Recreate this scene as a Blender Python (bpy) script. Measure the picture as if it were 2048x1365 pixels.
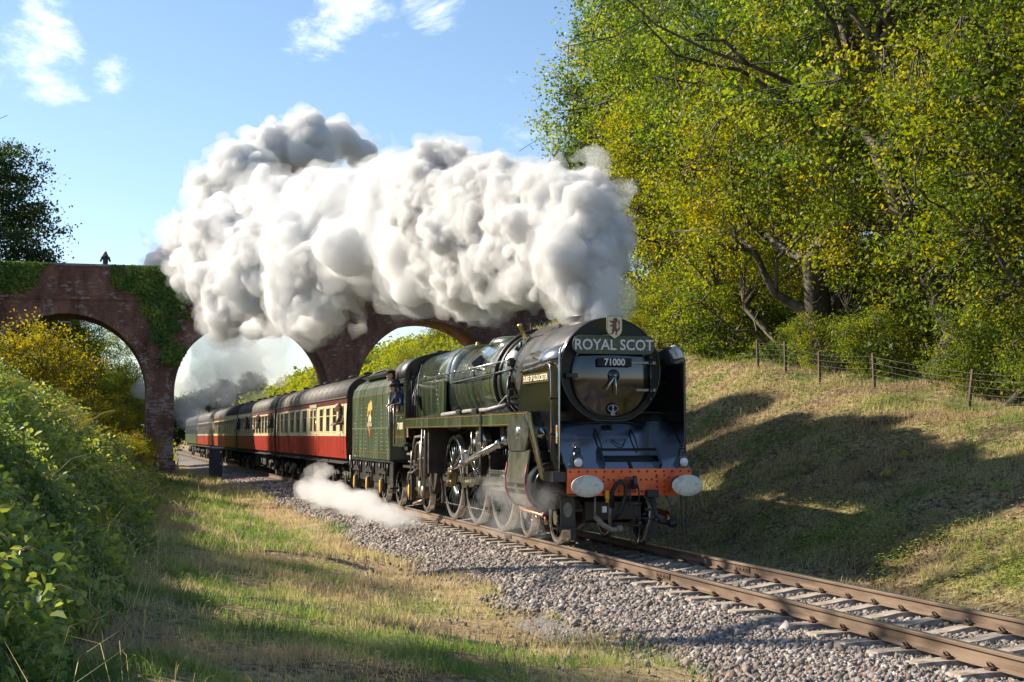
import bpy, bmesh, math, random, time
import numpy as np
from mathutils import Vector, Matrix
T_START = time.time()
S = bpy.context.scene
C = S.collection
rad = math.radians
for o in list(bpy.data.objects):
    bpy.data.objects.remove(o)

# ---------------------------------------------------------------- camera, sky, sun, exposure
# world: X to the right across the line, Y along the line away from the camera, Z up from the rail head
CAM_YAW, CAM_PITCH, CAM_H = 15.468, 3.746, 1.88
cam_d = bpy.data.cameras.new('camera')
cam = bpy.data.objects.new('camera', cam_d)
C.objects.link(cam)
cam.location = (0, 0, CAM_H)
cam.rotation_euler = (rad(90 + CAM_PITCH), 0, rad(-CAM_YAW))
cam_d.sensor_width = 36
cam_d.lens = 50.66
cam_d.clip_start = 0.1
cam_d.clip_end = 6000
S.camera = cam

SUN_EL, SUN_AZ = 33.0, 38.0          # azimuth measured from -X (left of the line) towards +Y (behind the train)
sdir = Vector((-math.cos(rad(SUN_AZ)) * math.cos(rad(SUN_EL)), math.sin(rad(SUN_AZ)) * math.cos(rad(SUN_EL)), math.sin(rad(SUN_EL))))
sun_d = bpy.data.lights.new('sun', 'SUN')
sun = bpy.data.objects.new('sun', sun_d)
C.objects.link(sun)
sun_d.energy = 4.1
sun_d.angle = rad(0.6)
sun_d.color = (1.0, 0.90, 0.74)
sun.rotation_euler = sdir.to_track_quat('Z', 'Y').to_euler()
sun.location = (-20, 20, 30)

W = bpy.data.worlds.new('World')
S.world = W
W.use_nodes = True
def build_world():
    nt = W.node_tree
    N, L = nt.nodes, nt.links
    N.clear()
    out = N.new('ShaderNodeOutputWorld')
    bg = N.new('ShaderNodeBackground')
    sky = N.new('ShaderNodeTexSky')
    sky.sky_type = 'NISHITA'
    sky.sun_disc = False
    sky.sun_elevation = rad(SUN_EL)
    # sun_rotation: 0 = +Y, clockwise positive seen from above
    sky.sun_rotation = math.atan2(sdir.x, sdir.y)
    sky.air_density = 1.0
    sky.dust_density = 0.25
    sky.ozone_density = 2.6
    tc = N.new('ShaderNodeTexCoord')
    nrm = N.new('ShaderNodeVectorMath'); nrm.operation = 'NORMALIZE'
    L.new(tc.outputs['Generated'], nrm.inputs[0])
    # broken cumulus: noise in direction space, thick where a soft mask lets it, thin elsewhere
    mp = N.new('ShaderNodeMapping'); mp.inputs['Scale'].default_value = (1, 1, 1.9)
    mp.inputs['Location'].default_value = (CL_OFF[0], CL_OFF[1], CL_OFF[2])
    L.new(nrm.outputs[0], mp.inputs[0])
    ns = N.new('ShaderNodeTexNoise'); ns.inputs['Scale'].default_value = 7.5
    ns.inputs['Detail'].default_value = 9; ns.inputs['Roughness'].default_value = 0.68; ns.inputs['Distortion'].default_value = 0.35
    L.new(mp.outputs[0], ns.inputs['Vector'])
    cur = ns.outputs['Fac']
    # cloud banks: each a direction and an angular size
    acc = None
    for (d, sx, amt) in CLOUDS:
        vm = N.new('ShaderNodeVectorMath'); vm.operation = 'DISTANCE'
        vm.inputs[1].default_value = d
        L.new(nrm.outputs[0], vm.inputs[0])
        mr = N.new('ShaderNodeMapRange'); mr.interpolation_type = 'SMOOTHSTEP'
        mr.inputs['From Min'].default_value = sx; mr.inputs['From Max'].default_value = 0
        mr.inputs['To Min'].default_value = 0; mr.inputs['To Max'].default_value = amt
        L.new(vm.outputs['Value'], mr.inputs['Value'])
        if acc is None: acc = mr.outputs[0]
        else:
            mx = N.new('ShaderNodeMath'); mx.operation = 'MAXIMUM'
            L.new(acc, mx.inputs[0]); L.new(mr.outputs[0], mx.inputs[1]); acc = mx.outputs[0]
    ad = N.new('ShaderNodeMath'); ad.operation = 'ADD'
    L.new(cur, ad.inputs[0]); L.new(acc, ad.inputs[1])
    cr = N.new('ShaderNodeMapRange'); cr.interpolation_type = 'SMOOTHSTEP'
    cr.inputs['From Min'].default_value = 0.62; cr.inputs['From Max'].default_value = .90
    L.new(ad.outputs[0], cr.inputs['Value'])
    mix = N.new('ShaderNodeMix'); mix.data_type = 'RGBA'
    L.new(cr.outputs[0], mix.inputs['Factor'])
    L.new(sky.outputs[0], mix.inputs['A'])
    mix.inputs['B'].default_value = (11.5, 12, 12.8, 1)
    L.new(mix.outputs['Result'], bg.inputs['Color'])
    bg.inputs['Strength'].default_value = 0.078
    L.new(bg.outputs[0], out.inputs[0])
CL_OFF = (0.3, 1.7, 0.6)
CLOUDS = [((-.045, .965, .256), .062, .30), ((-.005, .968, .243), .035, .22), ((.15, .945, .292), .075, .31), ((.20, .935, .300), .06, .28), ((.035, .95, .275), .02, .14)]
build_world()
S.view_settings.view_transform = 'Standard'
S.view_settings.look = 'None'
S.view_settings.exposure = 1.2
S.view_settings.gamma = 1.0
S.view_settings.use_curve_mapping = False
S.cycles.max_bounces = 12
S.cycles.diffuse_bounces = 3
S.cycles.glossy_bounces = 3
S.cycles.transmission_bounces = 4
S.cycles.volume_bounces = 9
S.cycles.transparent_max_bounces = 48
S.cycles.use_denoising = True
S.cycles.sample_clamp_indirect = 6
S.cycles.caustics_reflective = False
S.cycles.caustics_refractive = False

# ---------------------------------------------------------------- helpers
RNG = np.random.RandomState(7)
random.seed(7)
MATS = {}
def mat(name, col=(.5, .5, .5), rough=.6, metal=0., ior=1.5, cols=None, scale=3., detail=5, bump=0., bscale=None, coat=0., stretch=(1, 1, 1),
        alpha=None, trans=0., emit=None, spec=None, lo=.3, hi=.7, rough_var=0.):
    """procedural principled material; cols = list of colours spread over an object-space noise"""
    if name in MATS: return MATS[name]
    m = bpy.data.materials.new(name); m.use_nodes = True
    nt = m.node_tree; N, L = nt.nodes, nt.links
    b = N['Principled BSDF']
    b.inputs['Base Color'].default_value = (*col, 1)
    b.inputs['Roughness'].default_value = rough
    b.inputs['Metallic'].default_value = metal
    b.inputs['IOR'].default_value = ior
    b.inputs['Coat Weight'].default_value = coat
    b.inputs['Coat Roughness'].default_value = .08
    if spec is not None: b.inputs['Specular IOR Level'].default_value = spec
    if alpha is not None: b.inputs['Alpha'].default_value = alpha
    if trans: b.inputs['Transmission Weight'].default_value = trans
    tc = N.new('ShaderNodeTexCoord'); mp = N.new('ShaderNodeMapping')
    mp.inputs['Scale'].default_value = stretch
    L.new(tc.outputs['Object'], mp.inputs[0])
    if cols or rough_var:
        n = N.new('ShaderNodeTexNoise'); n.inputs['Scale'].default_value = scale; n.inputs['Detail'].default_value = detail
        n.inputs['Roughness'].default_value = .6
        L.new(mp.outputs[0], n.inputs['Vector'])
        if cols:
            r = N.new('ShaderNodeValToRGB')
            el = r.color_ramp.elements
            while len(el) < len(cols): el.new(.5)
            for i, c in enumerate(cols):
                el[i].position = lo + (hi - lo) * i / max(1, len(cols) - 1); el[i].color = (*c, 1)
            L.new(n.outputs['Fac'], r.inputs[0]); L.new(r.outputs[0], b.inputs['Base Color'])
        if rough_var:
            mr = N.new('ShaderNodeMapRange'); mr.inputs['From Min'].default_value = .3; mr.inputs['From Max'].default_value = .7
            mr.inputs['To Min'].default_value = max(0.02, rough - rough_var); mr.inputs['To Max'].default_value = rough + rough_var
            L.new(n.outputs['Fac'], mr.inputs[0]); L.new(mr.outputs[0], b.inputs['Roughness'])
    if bump:
        n2 = N.new('ShaderNodeTexNoise'); n2.inputs['Scale'].default_value = bscale or scale * 4; n2.inputs['Detail'].default_value = 6
        L.new(mp.outputs[0], n2.inputs['Vector'])
        bp = N.new('ShaderNodeBump'); bp.inputs['Strength'].default_value = min(1, bump); bp.inputs['Distance'].default_value = .02 * max(1, bump)
        L.new(n2.outputs['Fac'], bp.inputs['Height']); L.new(bp.outputs[0], b.inputs['Normal'])
    MATS[name] = m
    return m

class MB:
    """collects simple solids, builds them as one mesh object"""
    def __init__(s): s.v = []; s.f = []; s.sm = []; s.uv = None
    def add(s, vs, fs, smooth=False):
        o = len(s.v); s.v += [tuple(v) for v in vs]; s.f += [tuple(i + o for i in f) for f in fs]; s.sm += [smooth] * len(fs)
        return s
    def box(s, x0, x1, y0, y1, z0, z1, b=0.):
        if b <= 0:
            vs = [(x, y, z) for x in (x0, x1) for y in (y0, y1) for z in (z0, z1)]
            return s.add(vs, [(0, 1, 3, 2), (4, 6, 7, 5), (0, 4, 5, 1), (2, 3, 7, 6), (0, 2, 6, 4), (1, 5, 7, 3)])
        bm = bmesh.new(); bmesh.ops.create_cube(bm, size=1)
        for v in bm.verts:
            v.co = Vector(((x0 + x1) / 2 + v.co.x * (x1 - x0), (y0 + y1) / 2 + v.co.y * (y1 - y0), (z0 + z1) / 2 + v.co.z * (z1 - z0)))
        bmesh.ops.bevel(bm, geom=bm.edges[:], offset=b, segments=1, affect='EDGES')
        bm.verts.index_update()
        s.add([v.co[:] for v in bm.verts], [[v.index for v in f.verts] for f in bm.faces]); bm.free()
        return s
    def obox(s, p0, p1, w, h, up=(0, 0, 1)):
        """bar of section w x h from p0 to p1"""
        p0 = Vector(p0); p1 = Vector(p1); d = (p1 - p0).normalized(); a = d.cross(Vector(up))
        if a.length < 1e-4: a = d.cross(Vector((1, 0, 0)))
        a.normalize(); b = a.cross(d)
        vs = [p + a * i * w / 2 + b * j * h / 2 for p in (p0, p1) for i, j in ((-1, -1), (1, -1), (1, 1), (-1, 1))]
        return s.add(vs, [(0, 1, 2, 3), (7, 6, 5, 4), (0, 4, 5, 1), (1, 5, 6, 2), (2, 6, 7, 3), (3, 7, 4, 0)])
    def tube(s, pts, r, n=8, cap=True):
        pts = [Vector(p) for p in pts]; rs = r if isinstance(r, (list, tuple)) else [r] * len(pts)
        ref = None; vs = []; fs = []
        for i, p in enumerate(pts):
            d = ((pts[min(i + 1, len(pts) - 1)] - pts[max(i - 1, 0)])).normalized()
            if ref is None:
                ref = d.cross(Vector((0, 0, 1)))
                if ref.length < .05: ref = d.cross(Vector((1, 0, 0)))
                ref.normalize()
            a = (ref - d * ref.dot(d))
            if a.length < 1e-4: a = d.orthogonal()
            a.normalize(); ref = a; b = d.cross(a)
            for k in range(n):
                t = 2 * math.pi * k / n; vs.append(p + (a * math.cos(t) + b * math.sin(t)) * rs[i])
        for i in range(len(pts) - 1):
            for k in range(n):
                k2 = (k + 1) % n; fs.append((i * n + k, (i + 1) * n + k, (i + 1) * n + k2, i * n + k2))
        s.add(vs, fs, True)
        if cap:
            o = len(s.v) - len(vs)
            s.f += [tuple(o + k for k in range(n)), tuple(o + (len(pts) - 1) * n + k for k in reversed(range(n)))]; s.sm += [False, False]
        return s
    def cyl(s, p0, p1, r, n=16, cap=True): return s.tube([p0, p1], r, n, cap)
    def lathe(s, c, axis, prof, n=24, smooth=True):
        """prof = (radius, distance along axis) pairs; axis 'x','y','z'"""
        c = Vector(c); ax = {'x': Vector((1, 0, 0)), 'y': Vector((0, 1, 0)), 'z': Vector((0, 0, 1))}[axis] if isinstance(axis, str) else Vector(axis).normalized()
        a = ax.orthogonal().normalized(); b = ax.cross(a); vs = []; fs = []
        for (r, h) in prof:
            for k in range(n):
                t = 2 * math.pi * k / n; vs.append(c + ax * h + (a * math.cos(t) + b * math.sin(t)) * r)
        for i in range(len(prof) - 1):
            for k in range(n):
                k2 = (k + 1) % n; fs.append((i * n + k, i * n + k2, (i + 1) * n + k2, (i + 1) * n + k))
        return s.add(vs, fs, smooth)
    def prism(s, poly, axis, a0, a1):
        """extrude a closed 2-D outline along an axis ('x': poly is (y,z); 'y': (x,z); 'z': (x,y))"""
        f = {'x': lambda p, t: (t, p[0], p[1]), 'y': lambda p, t: (p[0], t, p[1]), 'z': lambda p, t: (p[0], p[1], t)}[axis]
        n = len(poly); vs = [f(p, a0) for p in poly] + [f(p, a1) for p in poly]
        fs = [tuple(range(n)), tuple(range(2 * n - 1, n - 1, -1))] + [(i, i + n, (i + 1) % n + n, (i + 1) % n) for i in range(n)]
        return s.add(vs, fs)
    def loft(s, secs, smooth=True, cap=True, close=True):
        """rings of equal point count"""
        n = len(secs[0]); vs = [p for r in secs for p in r]; fs = []
        for i in range(len(secs) - 1):
            for k in range(n if close else n - 1):
                k2 = (k + 1) % n; fs.append((i * n + k, i * n + k2, (i + 1) * n + k2, (i + 1) * n + k))
        s.add(vs, fs, smooth)
        if cap:
            o = len(s.v) - len(vs); s.f += [tuple(o + k for k in range(n)), tuple(o + (len(secs) - 1) * n + k for k in reversed(range(n)))]; s.sm += [False, False]
        return s
    def mesh(s, name, m=None, fix=True):
        me = bpy.data.meshes.new(name); me.from_pydata(s.v, [], s.f)
        me.polygons.foreach_set('use_smooth', s.sm)
        if fix:
            bm = bmesh.new(); bm.from_mesh(me); bmesh.ops.recalc_face_normals(bm, faces=bm.faces); bm.to_mesh(me); bm.free()
            me.polygons.foreach_set('use_smooth', s.sm)
        if m: me.materials.append(m)
        me.update(); return me
    def build(s, name, m=None, parent=None, loc=None, **kw):
        o = bpy.data.objects.new(name, s.mesh(name, m)); C.objects.link(o)
        if parent: o.parent = parent
        if loc: o.location = loc
        for k, v in kw.items(): o[k] = v
        return o
def tag(o, label=None, cat=None, group=None, kind=None):
    if label: o['label'] = label
    if cat: o['category'] = cat
    if group: o['group'] = group
    if kind: o['kind'] = kind
    return o
def empty(name, loc, rz=0.):
    o = bpy.data.objects.new(name, None); C.objects.link(o); o.location = loc; o.rotation_euler = (0, 0, rz); o.empty_display_size = .3
    return o
def link(name, me, parent=None, loc=(0, 0, 0), rot=(0, 0, 0), scale=None):
    o = bpy.data.objects.new(name, me); C.objects.link(o); o.location = loc; o.rotation_euler = rot
    if scale is not None: o.scale = (scale,) * 3 if not hasattr(scale, '__len__') else scale
    if parent: o.parent = parent
    return o
def copy_tree(o, parent=None):
    c = o.copy(); C.objects.link(c)
    if parent: c.parent = parent
    for ch in list(o.children): copy_tree(ch, c)
    return c
def raw_mesh(name, V, F, m=None, attr=None, smooth=False, loop_total=None):
    """V (n,3), F (k,c) arrays"""
    me = bpy.data.meshes.new(name); V = np.asarray(V, np.float32); F = np.asarray(F, np.int32)
    me.vertices.add(len(V)); me.vertices.foreach_set('co', V.ravel())
    me.loops.add(F.size); me.loops.foreach_set('vertex_index', F.ravel())
    me.polygons.add(len(F)); me.polygons.foreach_set('loop_start', np.arange(len(F), dtype=np.int32) * F.shape[1])
    if smooth: me.polygons.foreach_set('use_smooth', np.ones(len(F), bool))
    me.update()
    if attr is not None:
        for k, a in attr.items():
            at = me.attributes.new(k, 'FLOAT', 'POINT' if len(a) == len(V) else 'FACE'); at.data.foreach_set('value', np.asarray(a, np.float32))
    if m: me.materials.append(m)
    return me
def text(s, size, m, parent, loc, rot, name='lettering', bold=.0, depth=.004, sx=1., align='CENTER', **kw):
    cu = bpy.data.curves.new(name, 'FONT'); cu.body = s; cu.size = size; cu.align_x = align; cu.align_y = 'CENTER'
    cu.extrude = depth; cu.offset = bold; cu.resolution_u = 3
    cu.materials.append(m)
    t_ = bpy.data.objects.new(name, cu); C.objects.link(t_)
    me = bpy.data.meshes.new_from_object(t_); me.name = name
    bpy.data.objects.remove(t_)
    if not me.materials: me.materials.append(m)
    o = link(name, me, parent, loc, rot, (sx, 1, 1))
    return o
# value noise on arbitrary points, for terrain and scatter masks
_LAT = np.random.RandomState(11).random((256, 256)).astype(np.float32)
def vnoise(x, y, s):
    x = np.asarray(x) / s; y = np.asarray(y) / s
    i = np.floor(x).astype(int); j = np.floor(y).astype(int); u = x - i; v = y - j
    u = u * u * (3 - 2 * u); v = v * v * (3 - 2 * v)
    g = lambda a, b: _LAT[a % 256, b % 256]
    return (g(i, j) * (1 - u) + g(i + 1, j) * u) * (1 - v) + (g(i, j + 1) * (1 - u) + g(i + 1, j + 1) * u) * v
def fbm(x, y, s, o=4):
    r = 0; a = .5; t = 0
    for k in range(o):
        r = r + a * vnoise(np.asarray(x) + 17.3 * k, np.asarray(y) - 9.1 * k, s); t += a; s *= .47; a *= .55
    return r / t

# ---------------------------------------------------------------- terrain: a railway cutting
TX = 8.256                                # centre of the track
def sstep(a, b, x):
    t = np.clip((x - a) / (b - a), 0, 1); return t * t * (3 - 2 * t)
def toe_left(Y): return np.interp(Y, [-20, 6, 10, 17, 35, 60, 83, 400], [-.8, -.5, -.35, -.1, .95, 2.0, 1.4, 1.4])
def ground_z(X, Y, rough=True):
    X = np.asarray(X, float); Y = np.asarray(Y, float)
    # far bank
    hc = np.interp(Y, [-50, 0, 25.7, 83, 110, 400], [.2, .6, 2.3, 8.9, 9.3, 9.3])
    wid = np.maximum(7.1, (hc + .35) / .62)
    u = np.clip((X - 10.9) / wid, 0, 1)
    zr = -.35 + (hc + .35) * (1 - (1 - u) ** 1.35) + np.clip(X - 10.9 - wid, 0, 40) * .07
    # near bank
    tl = toe_left(Y)
    hl = np.interp(Y, [-20, 5, 20, 83, 400], [3.4, 3.6, 4.5, 10.4, 10.4])
    d = np.clip(tl - X, 0, None)
    zl = np.where(d > 0, hl * (1 - np.exp(-.95 * d / hl)) * np.interp(Y, [0, 20, 60], [1.0, 1.0, 1.0]), 0)
    # strip between
    base_n = np.interp(Y, [-20, 0, 8, 20, 40, 83, 400], [.3, .3, .25, .12, -.1, -.3, -.3])
    k = sstep(tl, np.maximum(tl + 2.5, 4.3), X)
    zm = base_n * (1 - k) + (-.36) * k
    z = np.where(X < 9, zl + zm, np.maximum(zr, -.36))
    if rough:
        am = np.where((X > 5.2) & (X < 10.9), .15, 1.0)
        z = z + ((fbm(X, Y, 3.1, 3) - .5) * .44 + (fbm(X + 50, Y, .8, 2) - .5) * .10) * am
    # the field beyond the cutting and the rest of the world stay level
    return z
def terrain():
    xs = np.concatenate([np.linspace(-1500, -70, 14)[:-1], np.linspace(-70, -12, 16)[:-1], np.linspace(-12, 24, 145)[:-1], np.linspace(24, 60, 30)[:-1], np.linspace(60, 1500, 16)])
    ys = np.concatenate([np.linspace(-1500, -30, 10)[:-1], np.linspace(-30, 4, 30)[:-1], np.linspace(4, 50, 170)[:-1], np.linspace(50, 130, 110)[:-1], np.linspace(130, 420, 60)[:-1], np.linspace(420, 3000, 12)])
    X, Y = np.meshgrid(xs, ys, indexing='ij')
    Z = ground_z(X, Y)
    far = sstep(230, 420, Y) * 3.0
    Z = np.where(Y > 230, Z * (1 - sstep(230, 420, Y)) + far, Z)
    V = np.stack([X, Y, Z], -1).reshape(-1, 3)
    n, m_ = X.shape; idx = np.arange(n * m_).reshape(n, m_)
    F = np.stack([idx[:-1, :-1], idx[1:, :-1], idx[1:, 1:], idx[:-1, 1:]], -1).reshape(-1, 4)
    m = bpy.data.materials.new('ground'); m.use_nodes = True; nt = m.node_tree; N, L = nt.nodes, nt.links
    b = N['Principled BSDF']; b.inputs['Roughness'].default_value = .95; b.inputs['Specular IOR Level'].default_value = .15
    tc = N.new('ShaderNodeTexCoord')
    def noise(sc, det=5, r=.6):
        q = N.new('ShaderNodeTexNoise'); q.inputs['Scale'].default_value = sc; q.inputs['Detail'].default_value = det; q.inputs['Roughness'].default_value = r
        L.new(tc.outputs['Object'], q.inputs['Vector']); return q
    n1 = noise(.55); n2 = noise(9, 6, .7); n3 = noise(1.7, 4)
    r1 = N.new('ShaderNodeValToRGB'); e = r1.color_ramp.elements
    e[0].position = .36; e[0].color = (.14, .105, .07, 1); e[1].position = .66; e[1].color = (.21, .22, .08, 1)
    q = e.new(.5); q.color = (.30, .24, .14, 1)
    L.new(n1.outputs['Fac'], r1.inputs[0])
    r2 = N.new('ShaderNodeValToRGB'); e = r2.color_ramp.elements
    e[0].position = .38; e[0].color = (.25, .22, .2, 1); e[1].position = .64; e[1].color = (1.5, 1.45, 1.3, 1)
    L.new(n2.outputs['Fac'], r2.inputs[0])
    mx = N.new('ShaderNodeMix'); mx.data_type = 'RGBA'; mx.blend_type = 'MULTIPLY'; mx.inputs['Factor'].default_value = 1
    L.new(r1.outputs[0], mx.inputs['A']); L.new(r2.outputs[0], mx.inputs['B'])
    # bare sandy cess strip beside the ballast shoulder
    sx_ = N.new('ShaderNodeSeparateXYZ'); L.new(tc.outputs['Object'], sx_.inputs[0])
    m1 = N.new('ShaderNodeMapRange'); m1.interpolation_type = 'SMOOTHSTEP'; m1.inputs['From Min'].default_value = 3.3; m1.inputs['From Max'].default_value = 4.6; L.new(sx_.outputs['X'], m1.inputs[0])
    m2_ = N.new('ShaderNodeMapRange'); m2_.interpolation_type = 'SMOOTHSTEP'; m2_.inputs['From Min'].default_value = 6.2; m2_.inputs['From Max'].default_value = 5.6; L.new(sx_.outputs['X'], m2_.inputs[0])
    m3 = N.new('ShaderNodeMapRange'); m3.inputs['From Min'].default_value = .35; m3.inputs['From Max'].default_value = .6; L.new(n3.outputs['Fac'], m3.inputs[0])
    q1 = N.new('ShaderNodeMath'); q1.operation = 'MULTIPLY'; L.new(m1.outputs[0], q1.inputs[0]); L.new(m2_.outputs[0], q1.inputs[1])
    q2 = N.new('ShaderNodeMath'); q2.operation = 'MULTIPLY'; L.new(q1.outputs[0], q2.inputs[0]); L.new(m3.outputs[0], q2.inputs[1])
    mt = N.new('ShaderNodeMix'); mt.data_type = 'RGBA'; L.new(q2.outputs[0], mt.inputs['Factor']); L.new(mx.outputs['Result'], mt.inputs['A']); mt.inputs['B'].default_value = (.46, .34, .19, 1)
    L.new(mt.outputs['Result'], b.inputs['Base Color'])
    bp = N.new('ShaderNodeBump'); bp.inputs['Strength'].default_value = .8; bp.inputs['Distance'].default_value = .06
    L.new(n2.outputs['Fac'], bp.inputs['Height']); L.new(bp.outputs[0], b.inputs['Normal'])
    me = raw_mesh('ground', V, F, m, smooth=True)
    o = link('ground', me); tag(o, kind='structure')
terrain()

# ballast bed: a low shouldered mat under the track, with loose stones over it
M_BAL = mat('ballast_bed', cols=[(.06, .055, .05), (.19, .17, .15), (.30, .27, .24)], scale=26, rough=.95, bump=1.6, bscale=24, lo=.35, hi=.65)
def ballast_z(X, Y=None):
    return np.interp(X, [4.9, 5.3, 6.9, 7.15, 8.256, 9.36, 9.7, 10.6, 11.1], [-.42, -.35, -.235, -.235, -.262, -.235, -.235, -.37, -.46])
mb = MB()
xs = [4.9, 5.3, 6.2, 6.9, 7.15, 7.7, 8.256, 8.8, 9.36, 9.7, 10.2, 10.6, 11.1]
ys = list(np.arange(-20, 60, 1.0)) + list(np.arange(60, 301, 10.0))
vs = []
for y in ys:
    for x in xs:
        w = (vnoise(x, y, .9) - .5) * .5 if x < 5.5 or x > 10.4 else 0
        vs.append((x + w, y, float(ballast_z(x)) - .012))
nx = len(xs)
mb.add(vs, [(j * nx + i, j * nx + i + 1, (j + 1) * nx + i + 1, (j + 1) * nx + i) for j in range(len(ys) - 1) for i in range(nx - 1)], True)
me = mb.mesh('ballast_bed', M_BAL, fix=False)
tag(link('ballast_bed', me), kind='structure')

def stone_mat():
    m = bpy.data.materials.new('ballast_stone'); m.use_nodes = True; nt = m.node_tree; N, L = nt.nodes, nt.links
    b = N['Principled BSDF']; b.inputs['Roughness'].default_value = .85
    a = N.new('ShaderNodeAttribute'); a.attribute_name = 'rnd'
    r = N.new('ShaderNodeValToRGB'); e = r.color_ramp.elements
    e[0].position = 0; e[0].color = (.10, .085, .075, 1); e[1].position = 1; e[1].color = (.47, .42, .38, 1)
    for p, c in ((.25, (.20, .165, .14)), (.5, (.27, .235, .21)), (.7, (.25, .17, .125)), (.85, (.34, .31, .29))):
        q = e.new(p); q.color = (*c, 1)
    L.new(a.outputs['Fac'], r.inputs[0]); L.new(r.outputs[0], b.inputs['Base Color'])
    return m
def scatter_stones(name, X, Y, Z, S_, seed):
    rs = np.random.RandomState(seed); n = len(X)
    cube = np.array([(x, y, z) for x in (-1, 1) for y in (-1, 1) for z in (-1, 1)], np.float32)
    fc = np.array([(0, 1, 3, 2), (4, 6, 7, 5), (0, 4, 5, 1), (2, 3, 7, 6), (0, 2, 6, 4), (1, 5, 7, 3)])
    V = cube[None] * (1 + rs.uniform(-.45, .25, (n, 8, 3)))
    V *= (S_[:, None] * rs.uniform(.55, 1.1, (n, 3)) * [1, 1, .72])[:, None]
    q = rs.standard_normal((n, 4)); q /= np.linalg.norm(q, axis=1)[:, None]
    w, x, y, z = q.T
    R = np.stack([1 - 2 * (y * y + z * z), 2 * (x * y - z * w), 2 * (x * z + y * w), 2 * (x * y + z * w), 1 - 2 * (x * x + z * z), 2 * (y * z - x * w),
                  2 * (x * z - y * w), 2 * (y * z + x * w), 1 - 2 * (x * x + y * y)], -1).reshape(n, 3, 3)
    V = np.einsum('nij,nkj->nki', R, V)
    V += np.stack([X, Y, Z], -1)[:, None]
    F = (fc[None] + 8 * np.arange(n)[:, None, None]).reshape(-1, 4)
    oil = 1 - .62 * np.exp(-((X - TX) / .42) ** 4) * (.6 + .4 * rs.random(n))
    return raw_mesh(name, V.reshape(-1, 3), F, STONE, {'rnd': np.repeat(rs.random(n) * oil * np.clip(.62 + fbm(X, Y, .9, 2) * .75, 0, 1), 6)})
STONE = stone_mat()
def stones():
    rs = np.random.RandomState(5); P = []
    for (x0, x1, y0, y1, dens, size) in ((4.9, 10.8, 9, 17, 900, .023), (4.9, 10.8, 17, 27, 520, .027), (4.9, 7.2, 27, 45, 330, .032), (4.9, 7.2, 45, 84, 100, .045),
                                        (3.9, 5.1, 9, 26, 14, .022)):
        n = int((x1 - x0) * (y1 - y0) * dens)
        X = rs.uniform(x0, x1, n); Y = rs.uniform(y0, y1, n)
        k = np.ones(n, bool)
        edge = 5.25 + (fbm(X * 0, Y, 1.7, 3) - .5) * .9
        if x0 > 4.5: k &= (X > edge) | (rs.random(n) < .12)
        k &= ~((X > 9.8) & (rs.random(n) < .6))
        ph = np.abs(((Y - 11.14 + .3325) % .665) - .3325)
        k &= ~((ph < .135) & (np.abs(X - TX) < 1.16 + rs.uniform(-.08, .1, n)))
        X, Y = X[k], Y[k]
        Z = ballast_z(X) if x0 > 4.5 else ground_z(X, Y) + .01
        Z = Z + rs.uniform(-.006, .024, len(X))
        P.append(np.stack([X, Y, Z, size * rs.lognormal(0, .28, len(X))], -1))
    P = np.concatenate(P)
    o = link('ballast_stones', scatter_stones('ballast_stones', P[:, 0], P[:, 1], P[:, 2], P[:, 3], 3)); tag(o, kind='stuff')
stones()

# ---------------------------------------------------------------- permanent way
M_RAILSIDE = mat('rail_rust', cols=[(.095, .06, .038), (.17, .11, .07), (.23, .16, .11)], scale=2.2, stretch=(4, .35, 4), rough=.6, bump=.15, lo=.35, hi=.65)
M_RAILTOP = mat('rail_polished', (.62, .58, .54), rough=.22, metal=.9)
M_SLEEP = mat('sleeper_concrete', cols=[(.16, .12, .09), (.33, .27, .21), (.42, .36, .29)], scale=7, rough=.9, bump=.6, lo=.32, hi=.66)
M_CLIP = mat('clip_steel', cols=[(.05, .032, .022), (.12, .07, .045)], scale=20, rough=.6, metal=.2)
track = empty('railway_track', (TX, 11.14, 0)); tag(track, 'single railway track running under the viaduct with rusty rails and concrete sleepers', 'railway track', kind='structure')
def rail(dx):
    prof = [(-.07, -.159), (.07, -.159), (.07, -.148), (.012, -.128), (.009, -.045), (.035, -.032), (.036, -.008), (.026, 0), (-.026, 0), (-.036, -.008), (-.035, -.032), (-.009, -.045), (-.012, -.128), (-.07, -.148)]
    b = MB(); secs = [[(p[0], y, p[1]) for p in prof] for y in (-30, 0, 20, 60, 160, 200)]
    b.loft(secs, smooth=False)
    o = b.build('rail', M_RAILSIDE, track, (dx, 0, 0))
    h = MB(); h.box(-.029, .029, -30, 200, -.001, .0025); h.build('running_surface', M_RAILTOP, o)
    return o
for dx in (-.7525, .7525): rail(dx)
fp = MB(); fp.box(-.03, -.01, -.25, .25, -.125, -.05, .004)
for k in (-.18, -.06, .06, .18): fp.cyl((-.045, k, -.088), (-.03, k, -.088), .014, 6)
fpm = fp.mesh('fishplate', M_CLIP)
for dx, y in ((-.7525, 7.95), (-.7525, 16.2), (.7525, 8.6)):
    o = link('fishplate', fpm, track, (dx, y, 0))
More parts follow.
